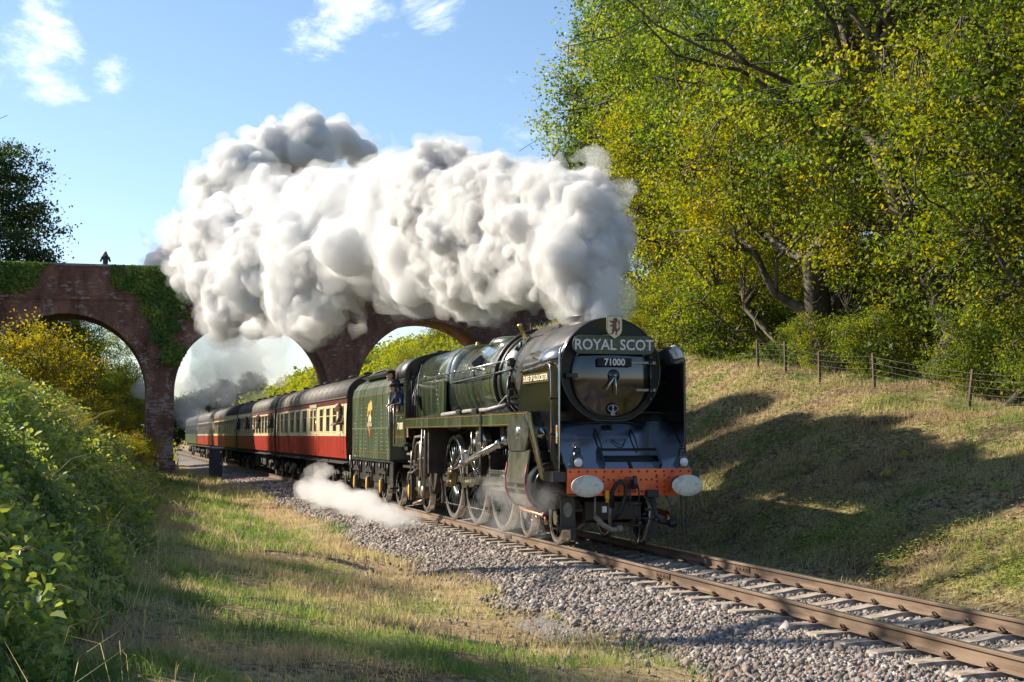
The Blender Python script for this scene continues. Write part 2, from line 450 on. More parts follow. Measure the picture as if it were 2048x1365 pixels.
# sleeper: dished between the rails, thick under them
sb = MB(); prof = [(-1.25, -.06), (-1.22, -.0), (-.95, .012), (-.6, .012), (-.4, -.02), (-.2, -.045), (0, -.05), (.2, -.045), (.4, -.02), (.6, .012), (.95, .012), (1.22, 0), (1.25, -.06)]
secs = []
for (x, z) in prof:
    secs.append([(x, -.12, -.2), (x, .12, -.2), (x, .13, z - .05), (x, .105, z), (x, -.105, z), (x, -.13, z - .05)])
sb.loft(secs, smooth=False)
SLEEPER = sb.mesh('sleeper', M_SLEEP)
def clip_mesh():
    b = MB(); pts = []
    for t in np.linspace(0, 1, 9):
        a = math.pi * (1.25 * t - .1)
        pts.append((-.09 - .028 * math.sin(a), .045 * math.cos(a), .035 + .03 * math.sin(a)))
    b.tube([(-.05, .045, .012)] + pts + [(-.06, -.05, .02)], .010, 5)
    b.box(-.13, -.06, -.05, .05, -.004, .02)
    return b.mesh('clip', M_CLIP)
CLIP = clip_mesh()
_rs = random.Random(4)
for k in range(-4, 60):
    y = .665 * k
    s_ = link('sleeper', SLEEPER, track, (_rs.uniform(-.03, .03), y, -.174), (0, 0, _rs.uniform(-.012, .012)))
    if k < 34:
        for dx in (-.7525, .7525):
            link('clip', CLIP, s_, (dx - .01, 0, .016))
            if k < 14: link('clip', CLIP, s_, (dx + .01, 0, .016), (0, 0, math.pi))
b = MB()
for k in range(60, 300):
    y = .665 * k; b.box(-1.25, 1.25, y - .12, y + .12, -.3, -.166)
o = b.build('far_sleepers', M_SLEEP, track); o['kind'] = 'stuff'

# ---------------------------------------------------------------- brick viaduct
def brick_mat(name, tint=1.0, pale=.0, uvn='UVMap'):
    m = bpy.data.materials.new(name); m.use_nodes = True; nt = m.node_tree; N, L = nt.nodes, nt.links
    b = N['Principled BSDF']; b.inputs['Roughness'].default_value = .9; b.inputs['Specular IOR Level'].default_value = .25
    uv = N.new('ShaderNodeUVMap'); uv.uv_map = uvn
    tc = N.new('ShaderNodeTexCoord')
    br = N.new('ShaderNodeTexBrick'); br.inputs['Scale'].default_value = 1
    br.inputs['Brick Width'].default_value = .225; br.inputs['Row Height'].default_value = .078; br.inputs['Mortar Size'].default_value = .010
    br.inputs['Mortar Smooth'].default_value = .3
    br.inputs['Color1'].default_value = (.22 * tint, .095 * tint, .068 * tint, 1); br.inputs['Color2'].default_value = (.125 * tint, .06 * tint, .052 * tint, 1)
    br.inputs['Mortar'].default_value = (.22, .19, .17, 1); br.inputs['Bias'].default_value = -.1
    L.new(uv.outputs[0], br.inputs['Vector'])
    n1 = N.new('ShaderNodeTexNoise'); n1.inputs['Scale'].default_value = 1.1; n1.inputs['Detail'].default_value = 7; n1.inputs['Roughness'].default_value = .68
    mps = N.new('ShaderNodeMapping'); mps.inputs['Scale'].default_value = (1, 1, .4); L.new(tc.outputs['Object'], mps.inputs[0])
    L.new(mps.outputs[0], n1.inputs['Vector'])
    r1 = N.new('ShaderNodeValToRGB'); e = r1.color_ramp.elements
    e[0].position = .3; e[0].color = (.32, .30, .31, 1); e[1].position = .62; e[1].color = (1.2, 1.15, 1.1, 1)
    L.new(n1.outputs['Fac'], r1.inputs[0])
    mx = N.new('ShaderNodeMix'); mx.data_type = 'RGBA'; mx.blend_type = 'MULTIPLY'; mx.inputs['Factor'].default_value = 1
    L.new(br.outputs['Color'], mx.inputs['A']); L.new(r1.outputs[0], mx.inputs['B'])
    # lime bloom leaching out, brick by brick
    br2 = N.new('ShaderNodeTexBrick'); br2.inputs['Scale'].default_value = 1
    br2.inputs['Brick Width'].default_value = .225; br2.inputs['Row Height'].default_value = .078; br2.inputs['Mortar Size'].default_value = .0
    br2.inputs['Color1'].default_value = (0, 0, 0, 1); br2.inputs['Color2'].default_value = (1, 1, 1, 1)
    L.new(uv.outputs[0], br2.inputs['Vector'])
    n2 = N.new('ShaderNodeTexNoise'); n2.inputs['Scale'].default_value = .8; n2.inputs['Detail'].default_value = 6; n2.inputs['Roughness'].default_value = .7
    mp = N.new('ShaderNodeMapping'); mp.inputs['Location'].default_value = (3.1, 7, 2); L.new(tc.outputs['Object'], mp.inputs[0]); L.new(mp.outputs[0], n2.inputs['Vector'])
    ad = N.new('ShaderNodeMath'); ad.operation = 'MULTIPLY_ADD'; ad.inputs[1].default_value = .22; L.new(br2.outputs['Color'], ad.inputs[0]); L.new(n2.outputs['Fac'], ad.inputs[2])
    mr = N.new('ShaderNodeMapRange'); mr.inputs['From Min'].default_value = .70 - pale; mr.inputs['From Max'].default_value = .80 - pale; mr.inputs['To Max'].default_value = .75
    L.new(ad.outputs[0], mr.inputs[0])
    m2 = N.new('ShaderNodeMix'); m2.data_type = 'RGBA'; L.new(mr.outputs[0], m2.inputs['Factor']); L.new(mx.outputs['Result'], m2.inputs['A'])
    m2.inputs['B'].default_value = (.42, .38, .36, 1)
    L.new(m2.outputs['Result'], b.inputs['Base Color'])
    bp = N.new('ShaderNodeBump'); bp.inputs['Strength'].default_value = .5; bp.inputs['Distance'].default_value = .012
    L.new(br.outputs['Fac'], bp.inputs['Height']); bp.invert = True
    L.new(bp.outputs[0], b.inputs['Normal'])
    return m
BRICK = brick_mat('brick_wall', 1.2, .01); BRICK_P = brick_mat('brick_pier', 1.15, .10); BRICK_S = brick_mat('brick_soffit', 1.25, -.05)
BRICK_R = brick_mat('brick_ring', 1.5, .03)
COPE = mat('coping_stone', cols=[(.16, .15, .14), (.34, .33, .32)], scale=2, rough=.9, bump=.3)
def uvset(me, fn):
    uv = me.uv_layers.new(name='UVMap')
    co = np.empty(len(me.vertices) * 3, np.float32); me.vertices.foreach_get('co', co); co = co.reshape(-1, 3)
    li = np.empty(len(me.loops), np.int32); me.loops.foreach_get('vertex_index', li)
    nrm = np.empty(len(me.polygons) * 3, np.float32); me.polygons.foreach_get('normal', nrm); nrm = nrm.reshape(-1, 3)
    lt = np.empty(len(me.polygons), np.int32); me.polygons.foreach_get('loop_total', lt)
    ln = np.repeat(nrm, lt, axis=0)
    uv.data.foreach_set('uv', fn(co[li], ln).astype(np.float32).ravel())
def boxuv(c, n):
    return np.where(np.abs(n[:, 1:2]) > .6, c[:, [0, 2]], np.where(np.abs(n[:, 0:1]) > .6, c[:, [1, 2]], c[:, [0, 1]]))
BY0, BY1, SPZ, BR_, PZ = 83.0, 87.0, 4.25, 4.35, 11.25
ARCHES = [-14.0, -2.55, 7.65, 17.95]
via = empty('brick_viaduct', (0, 0, 0))
tag(via, 'red brick viaduct with semicircular arches over the line and ivy on its left side', 'viaduct')
def arch_z(x):
    for c in ARCHES:
        if abs(x - c) < BR_: return SPZ + math.sqrt(BR_ ** 2 - (x - c) ** 2)
    return None
def face_wall():
    xs = set(np.arange(-40, 60.01, 1.0).tolist())
    for c in ARCHES:
        for t in np.linspace(0, math.pi, 49): xs.add(round(c - BR_ * math.cos(t), 4))
    xs = sorted(x for x in xs)
    b = MB()
    for i in range(len(xs) - 1):
        x0, x1 = xs[i], xs[i + 1]; xm = (x0 + x1) / 2
        inside = any(abs(xm - c) < BR_ for c in ARCHES)
        def zb(x):
            z = SPZ
            for c in ARCHES:
                if abs(xm - c) < BR_: z = SPZ + math.sqrt(max(0, BR_ ** 2 - (x - c) ** 2))
            return z
        solid_end = xm > ARCHES[-1] + BR_ + 1.5 or xm < ARCHES[0] - BR_ - 1.5
        z0, z1 = (-1, -1) if solid_end else ((zb(x0), zb(x1)) if inside else (SPZ, SPZ))
        for y, fl in ((BY0, 1), (BY1, 0)):
            vs = [(x0, y, z0), (x1, y, z1), (x1, y, PZ), (x0, y, PZ)]
            b.add(vs, [(0, 1, 2, 3) if fl else (3, 2, 1, 0)])
    b.add([(-40, BY0, PZ), (60, BY0, PZ), (60, BY0 + .35, PZ), (-40, BY0 + .35, PZ)], [(0, 1, 2, 3)])
    b.add([(-40, BY1 - .35, PZ), (60, BY1 - .35, PZ), (60, BY1, PZ), (-40, BY1, PZ)], [(0, 1, 2, 3)])
    b.add([(-40, BY0 + .35, PZ), (60, BY0 + .35, PZ), (60, BY0 + .35, PZ - .9), (-40, BY0 + .35, PZ - .9)], [(0, 1, 2, 3)])
    b.add([(-40, BY1 - .35, PZ), (-40, BY1 - .35, PZ - .9), (60, BY1 - .35, PZ - .9), (60, BY1 - .35, PZ)], [(0, 1, 2, 3)])
    b.add([(-40, BY0 + .35, PZ - .9), (60, BY0 + .35, PZ - .9), (60, BY1 - .35, PZ - .9), (-40, BY1 - .35, PZ - .9)], [(0, 1, 2, 3)])
    me = b.mesh('spandrel_wall', BRICK, fix=False); uvset(me, boxuv); link('spandrel_wall', me, via)
face_wall()
for c in ARCHES:
    # soffit (barrel) and three rings of voussoirs standing slightly proud of the face
    b = MB(); n = 40; vs = []
    for i in range(n + 1):
        t = math.pi * i / n
        for y in (BY0, BY1): vs.append((c - BR_ * math.cos(t), y, SPZ + BR_ * math.sin(t)))
    b.add(vs, [(2 * i, 2 * i + 1, 2 * i + 3, 2 * i + 2) for i in range(n)])
    me = b.mesh('arch_soffit', BRICK_S, fix=False)
    uv = me.uv_layers.new(name='UVMap'); co = [v.co for v in me.vertices]
    for l in me.loops:
        p = co[l.vertex_index]; uv.data[l.index].uv = (p.y, math.atan2(p.z - SPZ, -(p.x - c)) * BR_)
    link('arch_soffit', me, via)
    for k in range(3):
        r0, r1 = BR_ + .0 + k * .17, BR_ + .165 + k * .17
        b = MB(); vs = []
        yo = BY0 - .035 + .008 * k
        for i in range(n + 1):
            t = math.pi * i / n
            for (r, y) in ((r0, BY0 + .02), (r0, yo), (r1, yo), (r1, BY0 + .02)): vs.append((c - r * math.cos(t), y, SPZ + r * math.sin(t)))
        b.add(vs, [(4 * i + j, 4 * i + j + 4, 4 * i + j + 5, 4 * i + j + 1) for i in range(n) for j in range(3)])
        me = b.mesh('arch_ring', BRICK_R, fix=False)
        uv = me.uv_layers.new(name='UVMap'); co = [v.co for v in me.vertices]
        for l in me.loops:
            p = co[l.vertex_index]; t = math.atan2(p.z - SPZ, -(p.x - c)); r = math.hypot(p.x - c, p.z - SPZ)
            uv.data[l.index].uv = ((r - r0) * 1.3 + k * .3, t * BR_)
        link('arch_ring', me, via)
for i, (x0, x1) in enumerate([(-9.65, -6.9), (1.8, 3.3), (12.0, 13.6), (22.3, 24.2)]):
    b = MB(); b.box(x0, x1, BY0, BY1, -2.2, SPZ)
    me = b.mesh('pier', BRICK_P); uvset(me, boxuv); p = link('pier', me, via)
    b = MB(); b.box(x0 - .12, x1 + .12, BY0 - .12, BY1 + .12, -2.2, .45)
    me = b.mesh('plinth', BRICK_P); uvset(me, boxuv); link('plinth', me, p)
# coping, string course, refuge pilasters and sunk panels of the parapet
b = MB(); b.box(-40, 60, BY0 - .07, BY0 + .42, PZ, PZ + .14, .02); b.box(-40, 60, BY1 - .42, BY1 + .07, PZ, PZ + .14, .02); b.build('coping', COPE, via)
b = MB(); b.box(-40, 60, BY0 - .09, BY0, 9.42, 9.58); b.box(-40, 60, BY0 - .05, BY0, 9.34, 9.42)
me = b.mesh('string_course', BRICK); uvset(me, boxuv); link('string_course', me, via)
for x in (-8.2, -2.6, 2.5, 12.8, 23.2, 30):
    b = MB(); b.box(x - .35, x + .35, BY0 - .06, BY0, 9.58, PZ)
    me = b.mesh('pilaster', BRICK); uvset(me, boxuv); link('pilaster', me, via)

# ---------------------------------------------------------------- lineside relay cabinet
M_CAB = mat('cabinet_grey', cols=[(.035, .045, .07), (.06, .07, .10)], scale=3, rough=.5, bump=.1)
M_CABTOP = mat('cabinet_lid', (.42, .44, .46), rough=.5)
rc = empty('relay_cabinet', (5.2, 76.5, -.42), .25)
tag(rc, 'dark grey metal lineside cabinet with pale lid beside the track, in front of the viaduct', 'equipment cabinet')
b = MB(); b.box(-.27, .27, -.3, .3, 0, 1.62, .015); b.build('cabinet_body', M_CAB, rc)
b = MB(); b.box(-.31, .31, -.34, .34, 1.621, 1.70, .015); b.build('lid', M_CABTOP, rc)
b = MB(); b.box(-.22, .22, -.315, -.301, .12, 1.52, .004); d = b.build('door', M_CAB, rc)
b = MB(); b.cyl((.17, -.335, .85), (.17, -.315, .85), .02, 8); b.box(.155, .185, -.34, -.332, .78, .92); b.build('handle', M_CABTOP, d)
b = MB(); b.box(.12, .20, -.318, -.3155, 1.40, 1.47); b.build('notice_plate', mat('plate_white', (.75, .75, .72), rough=.5), d)

# ---------------------------------------------------------------- materials for rolling stock
M_GREEN = mat('loco_green', cols=[(.034, .052, .024), (.062, .085, .042), (.13, .145, .10)], scale=1.6, stretch=(1, 2.6, .45), detail=7, rough=.24, rough_var=.08, coat=1.0, ior=2.1, lo=.3, hi=.7)
M_TGREEN = mat('tender_green', cols=[(.038, .06, .028), (.068, .095, .046), (.15, .165, .12)], scale=1.5, stretch=(1, 3.2, .35), detail=8, rough=.34, rough_var=.12, coat=.5, ior=1.7, lo=.32, hi=.72)
M_BLACK = mat('gloss_black', (.008, .008, .009), rough=.18, coat=.6, ior=1.6)
M_PLATE = mat('plate_black', (.006, .006, .006), rough=.55, spec=.3)
M_APRON = mat('polished_black_apron', (.010, .011, .016), rough=.14, coat=1.0, ior=3.3)
M_SOOT = mat('smokebox_black', cols=[(.016, .015, .014), (.045, .040, .036)], scale=3, rough=.42, rough_var=.1, bump=.08)
M_FRAME = mat('frame_black', cols=[(.008, .008, .008), (.030, .026, .022)], scale=5, rough=.45, rough_var=.15)
M_GRIME = mat('oily_grime', cols=[(.010, .009, .008), (.06, .045, .032)], scale=6, rough=.5, rough_var=.2, bump=.2)
M_STEEL = mat('bright_steel', cols=[(.42, .40, .37), (.68, .66, .63)], scale=5, rough=.22, metal=.95, rough_var=.08)
M_TYRE = mat('tyre_steel', cols=[(.42, .38, .33), (.70, .66, .60)], scale=3, rough=.26, metal=.8)
M_ORANGE = mat('lining_orange', (.42, .15, .035), rough=.45)
M_RED = mat('buffer_beam_red', cols=[(.50, .05, .012), (.80, .12, .022), (.85, .18, .035)], scale=2.5, rough=.38, bump=.05)
M_WHITE = mat('plate_lettering_white', (.62, .62, .60), rough=.5)
M_CREAM = mat('lettering_cream', (.80, .70, .45), rough=.5)
M_BRASS = mat('brass', (.62, .46, .18), rough=.3, metal=.9)
M_COPPER = mat('copper_pipe', (.62, .28, .15), rough=.35, metal=.85)
M_RUBBER = mat('rubber_hose', (.012, .012, .013), rough=.5)
M_GLASS = mat('window_glass', (.02, .03, .03), rough=.04, ior=1.6, spec=.8)
M_YEL = mat('yellow_paint', (.75, .38, .03), rough=.5)
M_BUF = mat('buffer_face', cols=[(.34, .33, .25), (.62, .62, .54), (.48, .49, .40)], scale=9, rough=.5, metal=.1, bump=.15)
M_LENS = mat('lamp_lens', (.8, .82, .85), rough=.06, ior=1.6)
M_INT = mat('dark_interior', (.01, .01, .011), rough=.8)

LY = 23.96
loco = empty('steam_locomotive', (TX, LY, 0))
tag(loco, 'green and black steam express locomotive with tall smoke deflectors and orange buffer beam', 'steam locomotive')
def P(name, mb, m, parent=None, **kw): return mb.build(name, m, parent or loco, **kw)

# --- wheels
def wheel_meshes(r, nsp, w=.13):
    t = MB(); ri = r - .075
    t.lathe((0, 0, 0), 'x', [(ri, -w / 2), (r - .012, -w / 2), (r, -w / 2 + .012), (r, w / 2 - .03), (r + .028, w / 2 - .02), (r + .028, w / 2 + .005), (ri, w / 2 + .005), (ri, -w / 2)], 56)
    tyre = t.mesh('tyre', M_TYRE)
    c = MB(); rr = ri + .002
    c.lathe((0, 0, 0), 'x', [(rr - .05, -w / 2 + .008), (rr, -w / 2 + .008), (rr, w / 2 - .01), (rr - .05, w / 2 - .01), (rr - .05, -w / 2 + .008)], 48, smooth=False)
    hub = .12 if r < .6 else .17
    c.lathe((0, 0, 0), 'x', [(0, -w / 2 - .03), (hub, -w / 2 - .03), (hub + .015, -w / 2 - .01), (hub + .02, w / 2 - .01), (0, w / 2 - .01)], 20, smooth=False)
    wc = c.mesh('wheel_rim', mat('wheel_paint', (.012, .014, .012), rough=.2, coat=1.0, ior=2.2))
    sp = MB()
    secs = []
    for (q, a, b_) in ((hub * .9, .030, .035), (rr - .04, .020, .022)):
        secs.append([(-.035 if 1 else 0, 0, 0)])
    s0, s1 = hub * .9, rr - .04
    def ring(q, a, b_): return [(b_ * math.cos(t_), a * math.sin(t_), q) for t_ in np.linspace(0, 2 * math.pi, 7)[:-1]]
    sp.loft([ring(s0, .034, .038), ring(s1, .021, .026)], smooth=True)
    return tyre, wc, sp.mesh('spoke', M_SPOKE)
M_SPOKE = mat('spoke_paint', cols=[(.010, .018, .012), (.03, .034, .028)], scale=4, rough=.3, coat=.5)
WM = {}
def wheel(parent, name, x, y, r, nsp, phase=0.0, crank=False, spokes=True):
    if (r, nsp) not in WM: WM[(r, nsp)] = wheel_meshes(r, nsp)
    ty, wc, sp = WM[(r, nsp)]
    w = empty(name, (x, y, r), 0); w.parent = parent
    rz = 0 if x < 0 else math.pi
    w.rotation_euler = (0, 0, rz)
    link('tyre', ty, w); link('wheel_rim', wc, w)
    if spokes:
        for k in range(nsp):
            link('spoke', sp, w, (0, 0, 0), (2 * math.pi * (k + .5) / nsp + phase, 0, 0))
    if crank:
        b = MB(); b.lathe((-.10, 0, 0), 'x', [(0, 0), (.16, 0), (.16, .12), (0, .12)], 16, False)
        b.cyl((-.10, -.355, 0), (.02, -.355, 0), .11, 14); b.box(-.09, .02, -.355, 0, -.1, .1)
        b.build('crank_boss', M_GRIME, w)
        # balance weight, opposite the crank
        pts = [(s_ * (r - .10) * math.cos(t_), (r - .10) * math.sin(t_)) for s_ in (1,) for t_ in np.linspace(-.55, .55, 9)]
        b = MB(); b.prism(pts, 'x', -.07, -.045); b.build('balance_weight', M_GRIME, w)
    return w
def axle(parent, y, r):
    b = MB(); b.cyl((-.68, y, r), (.68, y, r), .10, 12); b.build('axle', M_GRIME, parent)
for x in (-.76, .76):
    for y in (0, 1.88): wheel(loco, 'bogie_wheel', x, y, .457, 10, .1)
    for i, y in enumerate((3.61, 5.74, 7.87)): wheel(loco, 'driving_wheel', x, y, .94, 20, .0 + i * .02, crank=True, spokes=(x < 0))
    wheel(loco, 'trailing_wheel', x, 10.75, .50, 10, spokes=(x < 0))
for y, r in ((0, .457), (1.88, .457), (3.61, .94), (5.74, .94), (7.87, .94), (10.75, .5)): axle(loco, y, r)

# --- frames and bogie
b = MB()
for s in (-1, 1):
    b.prism([(-1.38, .93), (-1.38, 1.30), (12.3, 1.30), (12.3, .75), (9.2, .62), (8.9, .9), (2.6, .95), (2.2, .55), (1.6, .95), (-.4, .95)], 'x', s * .60 - .015, s * .60 + .015)
b.box(-.6, .6, -1.38, -1.30, 1.0, 1.3); b.box(-.6, .6, 2.4, 2.5, .6, 1.3); b.box(-.58, .58, 6.4, 9.2, 1.1, 2.2)
P('frame', b, M_FRAME)
b = MB()
for s in (-1, 1):
    b.prism([(-.55, .42), (-.55, .62), (-.3, .78), (2.2, .78), (2.45, .62), (2.45, .42), (2.1, .30), (1.65, .30), (1.4, .55), (.5, .55), (.2, .30), (-.2, .30)], 'x', s * .50 - .02, s * .50 + .02)
b.box(-.5, .5, -.60, -.50, .45, .75); b.box(-.5, .5, .8, 1.1, .5, .95); b.box(-.5, .5, 2.4, 2.48, .45, .7)
P('bogie_frame', b, M_GRIME)
# life guards in front of the leading wheels
for s in (-1, 1):
    b = MB(); b.obox((s * .74, -.62, .62), (s * .74, -.66, .12), .03, .10, (1, 0, 0)); b.obox((s * .56, -.62, .62), (s * .74, -.62, .60), .05, .05)
    P('guard_iron', b, M_GRIME)

# --- smokebox, boiler and firebox
def circ(cz, r, y, n=48, flat=None):
    o = []
    for k in range(n):
        t = 2 * math.pi * k / n; x = r * math.sin(t); z = cz + r * math.cos(t)
        if flat is not None and z < flat: z = flat
        o.append((x, y, z))
    return o
CZ = 3.0
b = MB(); b.loft([circ(CZ, .90, -.44), circ(CZ, .92, -.40), circ(CZ, .92, 2.3), circ(CZ, .91, 2.32)])
smokebox = P('smokebox', b, M_SOOT)
# riveted seams
riv = MB(); riv.lathe((0, 0, 0), 'z', [(.013, 0), (.010, .008), (0, .012)], 6); RIV = riv.mesh('rivet', M_SOOT)
b = MB()
for y in (-.34, 2.2):
    for k in range(44):
        t = 2 * math.pi * k / 44
        c_ = Vector((.922 * math.sin(t), y, CZ + .922 * math.cos(t))); nrm = Vector((math.sin(t), 0, math.cos(t)))
        b.lathe(c_, nrm, [(.014, 0), (.010, .008), (0, .011)], 5)
P('smokebox_rivets', b, M_SOOT, smokebox)
ringp = [(.915 * math.sin(t), CZ + .915 * math.cos(t)) for t in np.linspace(0, 2 * math.pi, 65)[:-1]]
ringp = [(x * (1.0 if z > 2.45 else 1.0 + (2.45 - z) * .12), max(z, 2.12)) for x, z in ringp]
b = MB(); b.prism(ringp, 'y', -.50, -.43); fp_ = P('smokebox_front', b, mat('smokebox_front_paint', cols=[(.012, .012, .009), (.020, .019, .014)], scale=2, rough=.45, spec=.25))
b = MB(); ptr = [(.905 * math.sin(t), -.505, CZ + .905 * math.cos(t)) for t in np.linspace(0, 2 * math.pi, 49)]
ptr = [(x, y, max(z, 2.135)) for x, y, z in ptr]
b.tube(ptr, .012, 5, False); P('edge_beading', b, M_BLACK, fp_)
# dished door
DZ = 2.90
b = MB(); b.lathe((0, -.50, DZ), 'y', [(.735, 0), (.735, -.035), (.715, -.05), (.66, -.062), (.50, -.10), (.34, -.128), (.20, -.142), (.08, -.148), (0, -.149)], 56)
M_DOOR = mat('smokebox_door_polished', (.006, .007, .009), rough=.10, coat=.5, ior=1.6)
door = P('smokebox_door', b, M_DOOR)
b = MB(); b.lathe((0, -.635, DZ), 'y', [(.115, .0), (.105, -.03), (.06, -.055), (.03, -.06), (.03, -.11), (0, -.11)], 20); P('locking_dart', b, M_BLACK, door)
for a, L_, rr in ((math.radians(-146), .30, .014), (math.radians(176), .33, .015)):
    b = MB(); b.tube([(0, -.73, DZ), (math.sin(a) * L_ * .5, -.735, DZ + math.cos(a) * L_ * .5), (math.sin(a) * L_, -.75, DZ + math.cos(a) * L_)], [.018, rr, .012], 8)
    b.lathe((0, -.75, DZ), 'y', [(.035, .03), (.035, -.0), (0, -.005)], 12); P('door_handle', b, M_STEEL, door)
for z in (3.13, 2.66):
    b = MB(); b.box(.12 if z > 3 else .18, .66, -.615 if z > 3 else -.60, -.56, z - .025, z + .025, .006); b.box(.55, .80, -.58, -.49, z - .03, z + .03, .006); P('hinge_strap', b, M_BLACK, door)
b = MB(); b.cyl((.70, -.60, 2.45), (.70, -.60, 3.30), .016, 8)
for z in (2.52, 2.66, 3.13, 3.24): b.lathe((.70, -.60, z - .03), 'z', [(.032, 0), (.032, .06), (0, .06)], 10)
P('hinge_post', b, M_BLACK, door)
b = MB(); b.box(-.84, -.62, -.59, -.50, 2.86, 2.94, .01); b.box(-.80, -.70, -.60, -.585, 2.87, 2.93, .004); P('door_clamp', b, M_FRAME, fp_)
# number plate and shed plate
b = MB(); b.box(-.315, .315, -.70, -.675, 3.05, 3.20, .01); np_ = P('number_plate', b, M_PLATE)
text('71000', .165, M_WHITE, np_, (0, -.705, 3.125), (rad(90), 0, 0), bold=.004, sx=.92)
b = MB(); b.lathe((-.01, -.632, 2.33), 'y', [(.10, .03), (.10, 0), (0, 0)], 24); sp_ = P('shed_plate', b, M_PLATE)
b = MB(); b.tube([(-.01 + .092 * math.sin(t), -.637, 2.34 + .058 * math.cos(t)) for t in np.linspace(0, 2 * math.pi, 25)], .005, 4, False); P('shed_plate_rim', b, M_WHITE, sp_)
for s, z, sz in (('5', 2.362, .055), ('A', 2.312, .05), ('SC', 2.245, .07)): text(s, sz, M_WHITE, sp_, (-.01, -.645, z), (rad(90), 0, 0), bold=.002)
# barrel
M_BOIL = M_GREEN
b = MB(); b.loft([circ(CZ, .90, 2.32), circ(2.985, .915, 4.5), circ(2.97, .935, 7.4)]); barrel = P('boiler_barrel', b, M_BOIL)
for y in (2.36, 3.0, 4.3, 5.4, 6.5, 7.32):
    r_ = .90 + (y - 2.32) / 5.08 * .035; cz = CZ - (y - 2.32) / 5.08 * .03
    if y == 3.0: continue
    for dy in (-.035, .035):
        b = MB(); b.loft([circ(cz, r_ + .006, y + dy - .007), circ(cz, r_ + .006, y + dy + .007)], cap=False); P('boiler_lining', b, mat('boiler_lining_paint', (.20, .10, .04), rough=.4), barrel)
    b = MB(); b.loft([circ(cz, r_ + .0045, y - .028), circ(cz, r_ + .0045, y + .028)], cap=False); P('boiler_band', b, M_BLACK, barrel)
# broad black band with ejector pipe hugging it
b = MB(); b.loft([circ(2.99, .905, 3.36), circ(2.99, .955, 3.38), circ(2.99, .955, 3.52), circ(2.99, .905, 3.54)], cap=False); P('black_cladding_band', b, M_FRAME, barrel)
b = MB(); b.tube([(-.98 * math.sin(t), 3.6 - .05 * math.sin(t * 2), 2.99 + .98 * math.cos(t)) for t in np.linspace(.1, 2.2, 18)], .045, 8); P('steam_delivery_pipe', b, M_FRAME)
def fsec(y, w, zb, zt, n=48, e=3.2):
    cz, h = (zb + zt) / 2, (zt - zb) / 2; o = []
    for k in range(n):
        t = 2 * math.pi * k / n; s_, c_ = math.sin(t), math.cos(t)
        ee = 2 / (e if c_ > 0 else 5)
        o.append((w * math.copysign(abs(s_) ** ee, s_), y, cz + h * math.copysign(abs(c_) ** (2 / 2.6), c_)))
    return o
b = MB(); b.loft([circ(2.97, .935, 7.38), fsec(7.5, 1.00, 2.06, 3.93), fsec(7.8, 1.07, 1.95, 3.935), fsec(10.9, 1.12, 1.75, 3.90)])
firebox = P('firebox', b, M_GREEN)
b = MB(); b.prism([(7.55, 2.28), (8.35, 2.28), (7.75, 3.1), (7.5, 3.1)], 'x', -1.13, -1.07); P('firebox_shoulder', b, M_GREEN, firebox)
b = MB(); b.loft([fsec(7.52, 1.02, 2.04, 3.945), fsec(7.60, 1.045, 2.0, 3.95)], cap=False); P('firebox_band', b, M_BLACK, firebox)
b = MB(); 
for i in range(9): b.lathe((-1.09, 8.2 + .2 * i, 3.13), 'x', [(.016, 0), (.012, -.012), (0, -.015)], 6)
for i in range(7): b.lathe((-1.12, 8.0 + .05 * i, 2.4 + .1 * i), 'x', [(.014, 0), (.01, -.012), (0, -.014)], 6)
P('washout_plugs', b, M_STEEL, firebox)
# chimney, dome, safety valves, covers
def oval(y0, a, c_, z, n=32): return [(a * math.cos(t), y0 + c_ * math.sin(t), z) for t in np.linspace(0, 2 * math.pi, n + 1)[:-1]]
b = MB(); b.loft([oval(.75, .40, .62, 3.74), oval(.75, .34, .52, 3.84), oval(.75, .31, .48, 3.90), oval(.75, .31, .48, 3.965), oval(.75, .37, .55, 3.98), oval(.75, .37, .55, 4.03), oval(.75, .31, .49, 4.04), oval(.75, .27, .45, 4.03), oval(.75, .26, .44, 3.80)])
P('chimney', b, M_SOOT)
b = MB(); b.loft([oval(6.1, .42, .62, 3.82), oval(6.1, .40, .60, 3.90), oval(6.1, .34, .54, 3.965), oval(6.1, .22, .40, 4.0), oval(6.1, .05, .1, 4.01)]); P('dome', b, M_STEEL if 0 else M_GREEN)
b = MB(); b.loft([[(-.55, 2.0 + y, 3.72 + h * .5), (-.25, 2.0 + y, 3.90 + h), (.25, 2.0 + y, 3.90 + h), (.55, 2.0 + y, 3.72 + h * .5), (.5, 2.0 + y, 3.6), (-.5, 2.0 + y, 3.6)] for y, h in ((-.35, 0), (-.25, .07), (.9, .07), (1.0, 0))], smooth=False); P('smokebox_cowl', b, M_SOOT)
for x in (-.22, .22):
    b = MB(); b.lathe((x, 8.0, 3.86), 'z', [(.10, 0), (.10, .07), (.055, .09), (.05, .15), (0, .16)], 12); P('safety_valve', b, M_BRASS)
b = MB(); b.lathe((-.47, 3.1, 3.72), (-.45, 0, 1), [(.055, 0), (.055, .08), (.04, .10), (.04, .30), (.055, .31), (.055, .36), (0, .37)], 12); wh = P('whistle', b, M_BRASS)
b = MB(); b.lathe((-.62, 2.75, 3.45), (-.7, 0, .5), [(.07, 0), (.07, .1), (.04, .12), (.05, .2), (0, .22)], 10); b.tube([(-.60, 2.7, 3.55), (-.7, 2.65, 3.35), (-.88, 2.6, 3.30), (-.95, 2.58, 3.0), (-1.0, 2.5, 2.7)], .022, 6)
